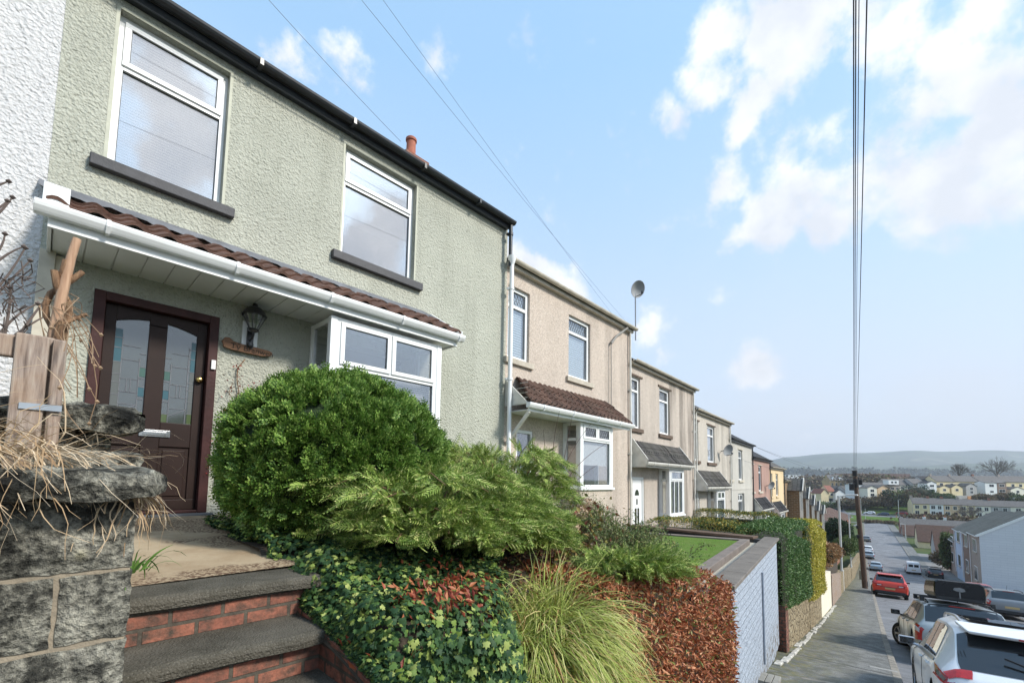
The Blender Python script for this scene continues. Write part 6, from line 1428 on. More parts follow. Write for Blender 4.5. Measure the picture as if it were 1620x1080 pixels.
# ------------------------------------------------------------------ telegraph pole and wires
t = NT('pole_wood'); n1 = t.noise(3, 6, .65, t.co((14, 14, .8))); t.bump(n1, 1, .01); pole_m = t.fin(t.ramp(n1, [(.3, (.05, .032, .022)), (.6, (.13, .085, .06)), (.8, (.20, .14, .10))]), .85)
Pb = hit(1369, 930); Pt = atD(1352, 744, (Pb.dot(FW)))
tp_ = empty('telegraph_pole', tuple(Pb), 0, 'tall leaning brown telegraph pole at the kerb behind the red SUV', 'pole')
m = MB(); m.tube([Pb-Vector((0, 0, .3)), Pb.lerp(Pt, .35), Pb.lerp(Pt, .7), Pt], [.19, .175, .155, .135], 14); o = m.build('shaft', pole_m, tp_, smooth=True, angle=60); o.location = -Pb
blkm = paint('pole_fitting', (.02, .02, .022), .6, .2)
for (f0, f1, r_) in ((.955, 1.0, .17), (.86, .93, .18), (.02, .06, .2)): m = MB(); m.tube([Pb.lerp(Pt, f0), Pb.lerp(Pt, f1)], r_, 12); o = m.build('band', blkm, tp_, smooth=True, angle=40); o.location = -Pb
for (f, dx, s) in ((.90, .38, .20), (.86, -.34, .26), (.93, .2, .12), (.52, -.2, .12), (.44, -.2, .13), (.35, .19, .1)):
    m = MB(); c_ = Pb.lerp(Pt, f)+RT*dx; m.box(c_.x-s*.6, c_.x+s*.6, c_.y-s*.6, c_.y+s*.6, c_.z-s, c_.z+s); o = m.build('junction_box', blkm, tp_, bevel=.02); o.location = -Pb
wire_m = paint('wire_black', (.02, .022, .03), .6, .1)
def wire(A_, B_, sag, r, label, ext=0, mt=None, grp='overhead wires'):
    A_, B_ = Vector(A_), Vector(B_); d = B_-A_; pts = []
    for i in range(25):
        t_ = i/24*(1+ext); p = A_+d*t_; p.z -= sag*4*t_*(1-t_) if t_ <= 1 else 0; pts.append(p)
    m = MB(); m.tube(pts, r, 5); o = m.build('overhead_wire', mt or wire_m); return tag(o, label, 'wire', grp)
for i, (px0, lb, Xn) in enumerate([(1350.5, 'leftmost of the four heavy wires rising from the telegraph pole', 5.0), (1354, 'second from the left of the four heavy wires rising from the telegraph pole', 5.2), (1359, 'third from the left of the four heavy wires rising from the telegraph pole', 5.4), (1371.5, 'rightmost of the heavy wires rising from the telegraph pole', 5.0)]):
    B_ = ray(px0, 0); B_ = B_*(Xn/B_.x); st_ = Pt+RT*(-.08+.06*i)-Vector((0, 0, .1)); wire(st_, B_, .12, .0065 if i != 2 else .0045, lb, ext=.25)
def wpx(a, b, Da, Db, sag, r, lb, ext=0): return wire(atD(*a, Da), atD(*b, Db), sag, r*.62, lb, ext, mt=paint('wire_grey', (.10, .11, .13), .6, .1))
wpx((634, 224), (425, 0), 7.0, 5.5, .02, .005, 'thin wire running from the black gutter near the chimney pot up to the sky', .3)
g_ = bpy.data.objects['overhead_wire']; 
wpx((1000, 520), (572, 0), 12.0, 4.4, .05, .0035, 'upper thin wire sloping down to the corner of the buff house', .3)
wpx((975, 505), (606, 0), 11.6, 5.0, .05, .0035, 'lower thin wire sloping down to the gutter of the buff house', .3)
for i, (a, b, lb) in enumerate([((1150, 688), (1340, 752), 'uppermost thin wire from the pale grey house to the telegraph pole'), ((1190, 704), (1344, 764), 'middle thin wire from the terrace to the telegraph pole'), ((1157, 722), (1342, 760), 'lowest thin wire from the terrace to the telegraph pole')]):
    wire(atD(*a, 19+i), Pb.lerp(Pt, .95-.03*i), .25, .006, lb, mt=MATS['wire_grey'])

# ------------------------------------------------------------------ street lamps, posts, railing
lamp_m = paint('lamp_grey', (.52, .53, .51), .5, .1, 6)
def lamp(px, ybase, ytop, label, arm=(0, -.4), D=None, name='street_lamp', r=.06):
    P = hit(px, ybase) if D is None else atD(px, ybase, D); D_ = P.dot(FW); h = (ybase-ytop)*D_/F_PX; L_ = empty(name, tuple(P), 0, label, 'street lamp', 'street lamps')
    m = MB(); m.tube([(0, 0, -.2), (0, 0, 1.2)], r*1.6, 10); m.tube([(0, 0, 1.2), (0, 0, h-.1)], r, 8); m.tube([(0, 0, h-.1), (arm[0]*.5, arm[1]*.5, h+.05), (arm[0], arm[1], h+.05)], r*.7, 6); m.build('column', lamp_m, L_, smooth=True, angle=40)
    m = MB(); m.box(arm[0]-.25, arm[0]+.35, arm[1]-.14, arm[1]+.14, h, h+.1); m.build('lamp_head', lamp_m, L_, bevel=.04); return L_
lamp(1332.5, 929, 784, 'tall grey street lamp on the left pavement, nearest to the viewer', (.3, -.9), r=.075, D=30.4)
lamp(1347, 912, 812, 'grey street lamp second down the left pavement, beside the dark conifer', (.2, -.7), r=.06, D=46)
lamp(1422.5, 822, 790, 'street lamp standing on the green slope right of the two parked cars', (0, -.6), r=.09)
lamp(1362.5, 812, 789, 'street lamp on the green slope hidden partly by the telegraph pole', (0, .6), r=.09)
lamp(1433, 852, 829, 'street lamp with a bent arm beside the brown roofs on the right', (-.3, .9), r=.07)
lamp(1369.5, 824, 805, 'thin pale post at the edge of the green beside the junction', (0, 0), r=.06)
P = hit(1362, 916); m = MB(); m.tube([(0, 0, -.1), (0, 0, .95)], [.14, .13], 10); m.lathe([(.13, .95), (.10, 1.0), (0, 1.02)], n=10); tag(m.build('bollard', paint('bollard_grey', (.22, .21, .17), .8, .3, 6), smooth=True, angle=40, loc=tuple(P)), 'short grey-green bollard on the pavement beside the telegraph pole', 'bollard')
P = hit(1351, 895); m = MB(); m.box(-.05, .05, -.25, .25, 0, 1.5); tag(m.build('white_gate_post', white_upvc, loc=tuple(P), bevel=.02), 'white gate post at the edge of the far left pavement', 'post')
rl = empty('railing', tuple(hit(1584, 926)), R(0), 'low grey metal railing below the white gable wall', 'railing'); c_ = paint('rail_grey', (.36, .37, .38), .5, .1, metal=.3)
P0, P1_ = hit(1562, 931), hit(1606, 934); Dm = P0.dot(FW); 
for nm, a, b in (('top_rail', P0+Vector((0, 0, 1.0)), P1_+Vector((0, 0, 1.0))), ('lower_rail', P0+Vector((0, 0, .55)), P1_+Vector((0, 0, .55))), ('post', P0, P0+Vector((0, 0, 1.0))), ('post', P1_, P1_+Vector((0, 0, 1.0))), ('post', (P0+P1_)/2, (P0+P1_)/2+Vector((0, 0, 1.0)))):
    m = MB(); m.tube([a, b], .035, 6); o = m.build(nm, c_, rl); o.location = -rl.location
P = hit(1607, 925); sp_ = empty('sign_post', tuple(P), 0, 'leaning post with a narrow green sign in front of the white gable', 'sign'); Dp = P.dot(FW)
T_ = atD(1601, 884, Dp); m = MB(); m.tube([P, T_], .035, 6); o = m.build('post', c_, sp_); o.location = -P
m = MB(); a, b = atD(1599, 880, Dp-.1), atD(1604.5, 899, Dp-.1); m.bar(atD(1602, 880, Dp-.08), atD(1603.5, 899, Dp-.08), .16, .02, up=RT); 
m = MB(); c_1, c_2, c_3, c_4 = atD(1600, 881, Dp-.08), atD(1604, 881, Dp-.08), atD(1606, 899, Dp-.08), atD(1602, 899, Dp-.08); n_ = FW*.02
m.add([c_1, c_2, c_3, c_4, c_1+n_, c_2+n_, c_3+n_, c_4+n_], [(0, 1, 2, 3), (7, 6, 5, 4), (0, 4, 5, 1), (1, 5, 6, 2), (2, 6, 7, 3), (3, 7, 4, 0)]); o = m.build('sign_panel', paint('sign_green', (.10, .26, .18), .5, .1), sp_); o.location = -P
# ------------------------------------------------------------------ background houses
bw_ = {'cream': paint('bg_cream', (.74, .62, .38), .9, .12, .6), 'white': paint('bg_white', (.76, .77, .76), .9, .08, .6), 'paleb': paint('bg_pale_blue', (.50, .62, .76), .9, .08, .6), 'grey': paint('bg_grey', (.42, .41, .39), .9, .15, .6), 'peach': paint('bg_peach', (.66, .48, .30), .9, .12, .6), 'brown': paint('bg_brown', (.24, .17, .13), .9, .2, .6), 'brick': brickmat('bg_brick', (.36, .13, .08), (.30, .10, .06), (.30, .25, .2), .3, .1, .012, .005), 'tan': paint('bg_tan', (.48, .34, .18), .9, .15, .6), 'buff': pebbledash('bg_buff', (.40, .34, .29), (.5, .45, .4)), 'ivory': paint('bg_ivory', (.78, .74, .62), .9, .08, .6), 'orange': paint('bg_orange', (.60, .30, .14), .9, .12, .6)}
rf_ = {'dark': tile_dark, 'brown': tile_brown, 'grey': tilemat('bg_roof_grey', (.13, .12, .115), (.16, .15, .14), amt=.15), 'red': tilemat('bg_roof_red', (.26, .10, .07), (.30, .13, .09), amt=.15), 'black': tile_black, 'moss': tile_moss}
win_dark = paint('bg_window', (.03, .035, .04), .15, .1); 
INV = {}
def bgs(px, yb, Dd, W, *a_, **k_):
    A_ = atD(px, yb, Dd); B_ = A_+Vector((math.cos(R(-85)), math.sin(R(-85)), 0))*W; Db = B_.dot(FW); bx_ = PPX+F_PX*B_.dot(RT)/Db; by_ = PPY-F_PX*B_.dot(UPV)/Db
    return bg_house((px, yb), (bx_, by_), *a_[:2], Dd, Db, *a_[2:], **k_)
def bg_house(a, b, ye, yr, Da, Db, wall, roof, label, wins=(), gable=False, depth=8, door=None, cat='house', name='house', group=None, chim=0, over=.25, extra=0, dormers=0, wtrim=None, single=False):
    """a, b: (px, base y) of the front corners at depths Da, Db; ye/yr eave and ridge picture heights at the first corner"""
    A_, B_ = atD(a[0], a[1], Da), atD(b[0], b[1], Db); zb = min(A_.z, B_.z); d = Vector((B_.x-A_.x, B_.y-A_.y, 0)); W = d.length; hd = math.atan2(d.y, d.x)
    # local y must point away from the camera
    H = (a[1]-ye)*Da/F_PX; RH = max(.2, (ye-yr)*Da/F_PX); Hh = H+A_.z-zb
    h = empty(name, (A_.x, A_.y, zb), hd, label, cat, group); s = 1 if (Vector((-math.sin(hd), math.cos(hd), 0)).dot(A_) > 0) else -1
    m = MB(); D = depth*s
    def bx(mm, x0, x1, y0, y1, z0, z1): mm.box(x0, x1, min(y0, y1), max(y0, y1), z0, z1)
    if gable:
        m.prism([(0, -2-extra), (W, -2-extra), (W, Hh), (W/2, Hh+RH), (0, Hh)], 0, D, 'y')
    else:
        poly = [(0, -2-extra), (0, Hh), (D/2, Hh+RH), (D, Hh), (D, -2-extra)]; m.prism([(y, z) for y, z in poly], 0, W, 'x')
    m.build('wall', bw_[wall], h, fixn=True)
    def slope(p0, u, v, nm='roof'):       # p0 corner, u along, v up-slope; own local frame so that tiles run true
        p0, u, v = Vector(p0), Vector(u), Vector(v); L1, L2 = u.length, v.length; x = u/L1; y = (v-x*v.dot(x)).normalized(); z = x.cross(y)
        q = MB(); q.box(0, L1, 0, L2, .0, .12 if z.z > 0 else -.12); o = q.build(nm, rf_[roof], h); M_ = Matrix(((x.x, y.x, z.x, p0.x), (x.y, y.y, z.y, p0.y), (x.z, y.z, z.z, p0.z), (0, 0, 0, 1))); o.matrix_local = M_; INV[o.name] = M_.inverted(); return o
    e = over; t_ = .03
    if gable:
        k = RH/(W/2); o1 = slope((-e, -e*s, Hh-e*k+t_), (0, D+2*e*s, 0), (W/2+e, 0, RH+e*k)); slope((W+e, -e*s, Hh-e*k+t_), (0, D+2*e*s, 0), (-W/2-e, 0, RH+e*k))
        if wtrim: q = MB(); q.bar((-e, -(e+.03)*s, Hh-e*k), (W/2, -(e+.03)*s, Hh+RH+.05), .06, .3); q.bar((W+e, -(e+.03)*s, Hh-e*k), (W/2, -(e+.03)*s, Hh+RH+.05), .06, .3); q.build('bargeboard', white_upvc, h)
    else:
        k = RH/(abs(D)/2); o1 = slope((-.1, -e*s, Hh-e*k+t_), (W+.2, 0, 0), (0, D/2+e*s, RH+e*k)); slope((-.1, D+e*s, Hh-e*k+t_), (W+.2, 0, 0), (0, -D/2-e*s, RH+e*k))
    for i in range(chim):
        q = MB(); bx(q, W*(.06+.85*i)-.3, W*(.06+.85*i)+.5, D/2-.4, D/2+.4, Hh+RH-.4, Hh+RH+.9); ch = q.build('chimney', bw_['brick' if wall != 'cream' else 'buff'], o1); ch.matrix_parent_inverse = INV[o1.name]
    for i in range(dormers):
        x = W*(i+.6)/(dormers+.2); q = MB(); q.prism([(x-1.1, Hh-.2), (x+1.1, Hh-.2), (x+1.1, Hh+1.2), (x, Hh+2.2), (x-1.1, Hh+1.2)], -.15*s, D*.3, 'y'); dm = q.build('dormer', bw_['white'], h, fixn=True); q = MB(); bx(q, x-.5, x+.5, -.19*s, -.16*s, Hh+.1, Hh+1.1); q.build('dormer_window', win_dark, dm)
    for (fx, fz, ww, wh) in wins:
        x, z = W*fx, Hh*fz; f = MB(); bx(f, x-ww/2-.1, x+ww/2+.1, -.05*s, -.003*s, z-wh/2-.1, z+wh/2+.1); fo_ = f.build('window', white_upvc, h); g = MB(); 
        bx(g, x-ww/2, x-.04, -.07*s, -.055*s, z-wh/2, z+wh/2); bx(g, x+.04, x+ww/2, -.07*s, -.055*s, z-wh/2, z+wh/2); g.build('pane', win_dark, fo_)
    if door is not None: q = MB(); bx(q, W*door-.5, W*door+.5, -.06*s, -.003*s, 0, 2.1); q.build('door', door_frame, h)
    return h
W2 = [(.25, .75, 1.2, 1.3), (.72, .75, 1.0, 1.3), (.25, .30, 1.2, 1.3)]
GT = 'houses of the cream terrace in the valley'
row = [(1445, 1471.5, 'cream', 'cream house at the mural end of the valley terrace'), (1471.6, 1493.5, 'white', 'bluish white house second from the mural end of the valley terrace'), (1493.6, 1519, 'peach', 'peach house in the middle of the valley terrace'), (1519.1, 1544, 'cream', 'cream house behind the bare tree in the valley terrace'), (1544.1, 1568.5, 'ivory', 'pale ivory house right of the bare tree in the valley terrace'), (1568.6, 1600, 'grey', 'grey rendered house towards the right end of the valley terrace'), (1600.1, 1650, 'ivory', 'ivory house at the right-hand edge of the valley terrace')]
for x0, x1, c_, lb in row:
    f = lambda x: (x-1445)/175; D0, D1 = 184-17*f(x0), 184-17*f(x1); yb = lambda x: 815.5+7*f(x); ye = 796.3+6.0*f(x0); yr = 787.3+6.5*f(x0)
    bg_house((x0, yb(x0)), (x1, yb(x1)), ye, yr, D0, D1, c_, 'grey', lb, W2, door=.75, group=GT, chim=1 if c_ != 'ivory' else 0)
P = atD(1444.6, 815, 184.3); mu = MB(); A_, B_ = atD(1440.4, 813, 190), atD(1444.8, 813, 184.4); d = (B_-A_); n_ = Vector((d.y, -d.x, 0)).normalized()*.1
if n_.dot(A_) > 0: n_ = -n_
z0_, z1_ = .3, 4.6; mu.add([A_+n_+Vector((0, 0, z0_)), B_+n_+Vector((0, 0, z0_)), B_+n_+Vector((0, 0, z1_)), A_+n_+Vector((0, 0, z1_)), A_+Vector((0, 0, z0_)), B_+Vector((0, 0, z0_)), B_+Vector((0, 0, z1_)), A_+Vector((0, 0, z1_))], [(0, 1, 2, 3), (0, 4, 5, 1), (1, 5, 6, 2), (2, 6, 7, 3), (3, 7, 4, 0)])
t = NT('mural_paint'); mm_ = t.fin(t.ramp(t.noise(.9, 2), [(.4, (.03, .16, .45)), (.5, (.10, .35, .65)), (.6, (.5, .6, .7))], 'CONSTANT'), .7); tag(mu.build('mural', mm_), 'blue painted mural panel on the end wall of the cream terrace', 'mural')
GU = 'houses on the ridge above the cream terrace'
D = 222
bg_house((1483, 786), (1513, 787), 761, 752.2, D, D, 'cream', 'grey', 'long cream house with two gabled back extensions on the ridge', [(.25, .8, 1.5, 1.4), (.8, .8, 1.4, 1.4)], group=GU, chim=1)
bg_house((1513.1, 787), (1551, 788), 761, 752.2, D, D, 'cream', 'grey', 'cream house with a grey gabled extension on the ridge', [(.2, .8, 1.5, 1.4), (.8, .8, 1.4, 1.4)], group=GU, chim=1)
bg_house((1551.1, 788), (1592, 789), 761, 752.4, D, D, 'grey', 'grey', 'grey house behind the tall white extension on the ridge', [], group=GU, chim=1)
bg_house((1592.1, 789), (1640, 790), 762, 752.6, D, D, 'cream', 'grey', 'cream house at the right edge of the ridge', [(.25, .8, 1.4, 1.4), (.5, .8, 1.4, 1.4)], group=GU, chim=1)
def ext(x0, x1, yb, ye, yr, c, r, lb, w=((.5, .75, 1.3, 1.1),), gab=True, Dd=216, dep=5): bg_house((x0, yb), (x1, yb), ye, yr, Dd, Dd, c, r, lb, w, gab, depth=dep, group='back extensions on the ridge', name='house_extension', cat='extension', over=.15)
ext(1487, 1503, 785, 771, 767.5, 'cream', 'dark', 'small cream gabled extension, first from the left on the ridge')
ext(1506, 1523.5, 785, 771, 766, 'cream', 'dark', 'second cream gabled extension on the ridge, left of the orange wall')
ext(1529, 1546, 783, 769, 764, 'grey', 'dark', 'grey gabled extension above the orange wall', ((.5, .75, 1.3, 1.1), (.5, .35, 1.3, 1.1)))
ext(1560, 1578.5, 791, 763.5, 761, 'white', 'grey', 'tall white three storey extension on the ridge', ((.55, .85, 2.2, 1.2), (.55, .5, 1.6, .9)), False)
ext(1579, 1593.5, 788, 764, 761, 'brown', 'grey', 'brown extension with wide white windows on the ridge', ((.5, .85, 2.4, 1.1), (.5, .5, 2.8, 1.3)), False)
ext(1600, 1622, 787, 774, 770, 'ivory', 'dark', 'ivory gabled extension at the right edge of the ridge')
ext(1468, 1482.5, 784, 764, 761, 'white', 'black', 'white narrow three storey extension with dark roof at the left of the ridge row', ((.5, .8, 1.9, 1), (.5, .45, 1.9, 1)), True)
bg_house((1445.5, 784), (1464, 784), 765, 757, 224, 224, 'grey', 'grey', 'grey house between the white dormer house and the narrow white extension', [(.5, .75, 1.6, 1.2)], group=GU)
bg_house((1464, 785), (1483, 785), 763, 753, 226, 226, 'grey', 'black', 'grey house with a dark slate roof and roof lights on the ridge', [], group=GU)
bg_house((1405, 784), (1424, 784), 767, 757.5, 226, 226, 'buff', 'grey', 'brown and buff house with a white box dormer', [(.4, .7, 1.5, 1.2), (.8, .7, 1.2, 1)], group=GU)
bg_house((1424.1, 784), (1444.5, 784), 767, 757.5, 226, 226, 'ivory', 'grey', 'ivory house right of the white dormer house', [(.2, .75, 1.4, 1.2), (.75, .75, 1.4, 1.2)], group=GU)
P = atD(1406, 766, 224); Q = atD(1422, 759, 224); m = MB(); m.box(-1, 0, 0, 1, 0, 1); 
dw = empty('box_dormer', tuple(P), 0, 'white box dormer on the grey roof of the buff house', 'dormer'); m = MB(); d = atD(1422, 766, 224)-P; ux = d.normalized(); Mx = Matrix(((ux.x, -ux.y, 0, 0), (ux.y, ux.x, 0, 0), (0, 0, 1, 0), (0, 0, 0, 1))); m.box(0, d.length, 0, 3.5, 0, 2.2, M=Mx); m.build('wall', bw_['white'], dw); 
for fx in (.35, .7): m = MB(); m.box(d.length*fx-.5, d.length*fx+.5, -.05, -.004, .7, 1.6, M=Mx); m.build('window', win_dark, dw)
bg_house((1373, 788), (1388, 788), 771.5, 768, 205, 205, 'ivory', 'grey', 'white gabled house with two stacked windows above the bushes', [(.5, .75, 1.6, 1.2), (.5, .35, 1.6, 1.2)], True, group=GU)
bg_house((1389.5, 787), (1408, 787), 772, 767, 207, 207, 'peach', 'grey', 'peach gabled house half hidden by the dark bushes', [(.5, .7, 1.4, 1.2)], True, group=GU)
bg_house((1371, 786), (1406, 786), 771, 763, 216, 216, 'grey', 'grey', 'wide grey roofed house behind the two gabled ones', [], group=GU)
bg_house((1357.5, 786), (1371, 786), 766.5, 764.5, 210, 210, 'white', 'grey', 'white flat fronted house just right of the telegraph pole', [(.45, .72, 3, 1.2)], False, group=GU)
GL = 'houses at the corner of the lower street'
bg_house((1299.5, 797), (1311.5, 797), 780, 773, 235, 235, 'cream', 'red', 'cream gabled house with a red tiled roof at the corner of the lower street', [], True, depth=8, group=GL)
bg_house((1311.6, 796), (1322, 796), 777, 768, 236, 236, 'cream', 'red', 'cream house with a glazed veranda next to the red roofed gable', [(.5, .75, 1.5, 1.2), (.5, .3, 3.5, 1.6)], group=GL)
bg_house((1322.5, 795), (1336.5, 795), 779, 774, 234, 234, 'white', 'black', 'small white gabled house left of the grey street lamp head', [(.3, .6, 1, 1), (.75, .6, 1, 1)], True, group=GL)
bg_house((1323, 796), (1338, 796), 775.5, 768.5, 240, 240, 'white', 'black', 'dark roofed white house behind the small white gable', [], group=GL)
bg_house((1338, 796), (1356, 796), 775.5, 768.5, 236, 236, 'grey', 'dark', 'grey rendered house behind the street lamp, left of the pole', [(.6, .5, 1.2, 1.2)], group=GL)
tnh = bg_house((1313, 770), (1348, 770), 759, 750.5, 330, 330, 'tan', 'grey', 'tan apartment block with three white dormers', [(.12, .4, 1.2, 2), (.3, .4, 1.2, 2), (.5, .4, 1.2, 2), (.7, .4, 1.2, 2), (.88, .4, 1.2, 2)], dormers=3, cat='apartment block', name='apartment_block')
bg_house((1319, 762), (1441, 762), 754, 748.6, 360, 330, 'brown', 'brown', 'long low building with a dark brown roof on the skyline', [], cat='building', name='long_building', depth=14)
m = MB(); 
def bgwall(x0, x1, yt, yb, Dd, c, lb): P0, P1_ = atD(x0, yb, Dd), atD(x1, yb, Dd); h_ = (yb-yt)*Dd/F_PX; m = MB(); m.bar(P0+Vector((0, 0, h_/2)), P1_+Vector((0, 0, h_/2)), .3, h_); return tag(m.build('garden_wall', bw_[c]), lb, 'wall', 'garden walls in the distance')
bgwall(1531, 1552, 784.3, 790.5, 206, 'orange', 'orange painted garden wall behind the cream terrace'); bgwall(1505, 1530.5, 783.5, 789.5, 207, 'grey', 'long grey garden wall left of the orange one'); bgwall(1603, 1625, 786.5, 791, 200, 'white', 'white garden wall at the right edge of the ridge')
bgwall(1300, 1332, 793.5, 798, 228, 'white', 'low white garden wall at the corner of the lower street')
for i, (x0, x1, yt, yb, Dd) in enumerate([(1240, 1262, 751, 757, 1000), (1262, 1279, 752.5, 756.5, 1010), (1281, 1298, 752.5, 757, 980), (1298, 1309, 754, 757, 950)]):
    P0, P1_ = atD(x0, yb, Dd), atD(x1, yb, Dd); h_ = (yb-yt)*Dd/F_PX; w_ = empty('warehouse', tuple(P0), 0, ['white warehouse farthest left beyond the lower street', 'second white warehouse from the left in the valley', 'third white warehouse from the left in the valley', 'small white warehouse nearest the tan apartment block'][i], 'warehouse', 'white warehouses in the valley')
    m = MB(); m.bar(P0+Vector((0, 0, h_/2)), P1_+Vector((0, 0, h_/2)), 30, h_); o = m.build('wall', bw_['white'], w_); o.location = -P0; m = MB(); m.bar(P0+Vector((0, 0, h_+.4)), P1_+Vector((0, 0, h_+.4)), 31, .8); o = m.build('roof', bw_['grey'], w_); o.location = -P0

# right-hand terrace with the white gable
GR = 'terraced houses on the right of the street'
P0 = atD(1553, 912, 55.5); base = -12.9; hdr = R(5); e_z = atD(1551, 848, 55.3).z
def rt_house(x0, W, D, H, RH, wall, label, roof='moss', first=False, wl=()):
    h = empty('terraced_house', (P0.x+math.cos(hdr)*x0, P0.y+math.sin(hdr)*x0, base), hdr, label, 'house', GR); m = MB(); m.prism([(0, -2), (0, H), (-D/2, H+RH), (-D, H), (-D, -2)], 0, W-.01, 'x'); m.build('wall', [bw_[wall]], h, fixn=True)
    L2 = math.hypot(D/2+.25, RH*(1+.5/D)); ang = math.atan2(RH, D/2)
    q = MB(); q.box(-.15 if first else 0, W-.01, 0, L2, 0, .14); o = q.build('roof', rf_[roof], h); o.matrix_local = Matrix.Translation((W, .25, H-.25*RH/(D/2)+.04)) @ Matrix.Rotation(PI, 4, 'Z') @ Matrix.Rotation(ang, 4, 'X')
    q = MB(); q.box(-.15, W, 0, L2, 0, .14); o = q.build('roof', rf_[roof], h); o.matrix_local = Matrix.Translation((0, -D-.25, H-.25*RH/(D/2)+.04)) @ Matrix.Rotation(ang, 4, 'X')
    q = MB(); q.box(0, W, .25, .37, H-.16, H-.04); q.tube([(W-.1, .1, -.5), (W-.1, .1, H)], .05, 6); q.build('gutter', white_upvc, h)
    for (x, z, ww, wh) in wl: f = MB(); f.box(x-ww/2-.08, x+ww/2+.08, .003, .06, z-wh/2-.08, z+wh/2+.08); fo_ = f.build('window', white_upvc, h); g = MB(); g.box(x-ww/2, x-.04, .062, .07, z-wh/2, z+wh/2); g.box(x+.04, x+ww/2, .062, .07, z-wh/2, z+wh/2); g.build('pane', win_dark, fo_); g = MB(); g.box(x-ww/2-.2, x+ww/2+.2, .061, .16, z-wh/2-.2, z-wh/2-.085); g.build('sill', sill_stone, fo_)
    return h
Hh = e_z-base
t = NT('white_cladding'); uv = wall_uv(t); b = t.n('ShaderNodeTexBrick'); t.link(uv, b.inputs['Vector']); 
for k_, v_ in (('Scale', 1), ('Brick Width', 1.2), ('Row Height', .3), ('Mortar Size', .012)): b.inputs[k_].default_value = v_
b.inputs['Color1'].default_value = (.60, .62, .65, 1); b.inputs['Color2'].default_value = (.64, .66, .69, 1); b.inputs['Mortar'].default_value = (.50, .52, .57, 1); t.fin(b.outputs['Color'], .8); bw_['clad'] = t.m
wr = lambda W: [(W*.5, Hh-1.5, 2.2, 1.5), (W*.5, 1.6, 1.8, 1.6)]
g0 = rt_house(0, 6.2, 9.5, Hh, 3.0, 'buff', 'end terrace house on the right with a big white gable wall', first=True, wl=wr(6.2))
gw = MB(); gw.prism([(0, -2), (0, Hh), (-4.75, Hh+3.0), (-9.5, Hh), (-9.5, -2)], -.12, -.005, 'x'); gw.build('gable_cladding', bw_['clad'], g0, fixn=True)
gw = MB(); gw.bar((-.16, .3, Hh-.05), (-.16, -4.75, Hh+3.12), .06, .28); gw.bar((-.16, -9.8, Hh-.05), (-.16, -4.75, Hh+3.12), .06, .28); gw.build('bargeboard', white_upvc, g0)
rt_house(6.2, 6.0, 9.5, Hh-.35, 3.0, 'brown', 'brown fronted house next to the white gabled one on the right', wl=wr(6)); rt_house(12.2, 6.5, 9.5, Hh-.5, 3.0, 'paleb', 'pale blue fronted house on the right of the street', wl=wr(6.5)); rt_house(18.7, 7.5, 9.5, Hh-2.6, 3.0, 'buff', 'buff house lower down beside the ivy column on the right', wl=[(3.5, 3.8, 1.8, 1.4), (3.5, 1.2, 1.6, 1.4)])
# brown roofed houses further down on the right
GB = 'brown roofed houses on the right below the green'
bgs(1482, 897, 84, 11, 869, 842, 'grey', 'brown', 'nearest brown roofed house with a grey gable, beside the ivy column', [], depth=7.5, group=GB, extra=2)
bgs(1454, 889, 104, 12, 855.5, 832, 'cream', 'brown', 'cream walled house with a brown pantile roof and grey gable, second row', [], depth=8, group=GB, extra=3)
bgs(1430, 868, 124, 10, 846, 832, 'buff', 'brown', 'buff house with brown tiled roof behind the bent-arm street lamp', [(.15, .6, 1.6, 1.3)], depth=8, group=GB, extra=3)
bgs(1426, 853, 130, 30, 833.5, 821, 'brick', 'grey', 'red brick gabled house with a long grey roof at the corner of the junction', [], depth=9, group=GB, extra=2)
for i, (x, y, Dd) in enumerate([(1495, 822, 145), (1462, 821, 148)]):
    P = atD(x, y, Dd); c_ = empty('chimney_stack', tuple(P), 0, ['white chimney stack on the grey roof, right one', 'white chimney stack on the grey roof, left one'][i], 'chimney', 'chimneys of the long grey roof'); m = MB(); m.box(-.5, .5, -.4, .4, -2, .8); m.build('stack', bw_['white'], c_); m = MB(); m.tube([(-.2, 0, .8), (-.2, 0, 1.4)], .14, 8); m.tube([(.2, 0, .8), (.2, 0, 1.4)], .14, 8); m.build('chimney_pot', MATS['terracotta'], c_)
# left: brown roof below the terrace, dark conifer
bg_house((1291, 850), (1317, 850), 834, 806.5, 60, 60, 'buff', 'dark', 'house with a big mossy brown roof below the left terrace', [], False, depth=9, wtrim=True)
bg_house((1319, 850), (1346, 846), 836, 820, 66, 92, 'brick', 'brown', 'low brick house behind the dark conifer', [(.5, .6, 1.6, 1.2)], False, depth=7)
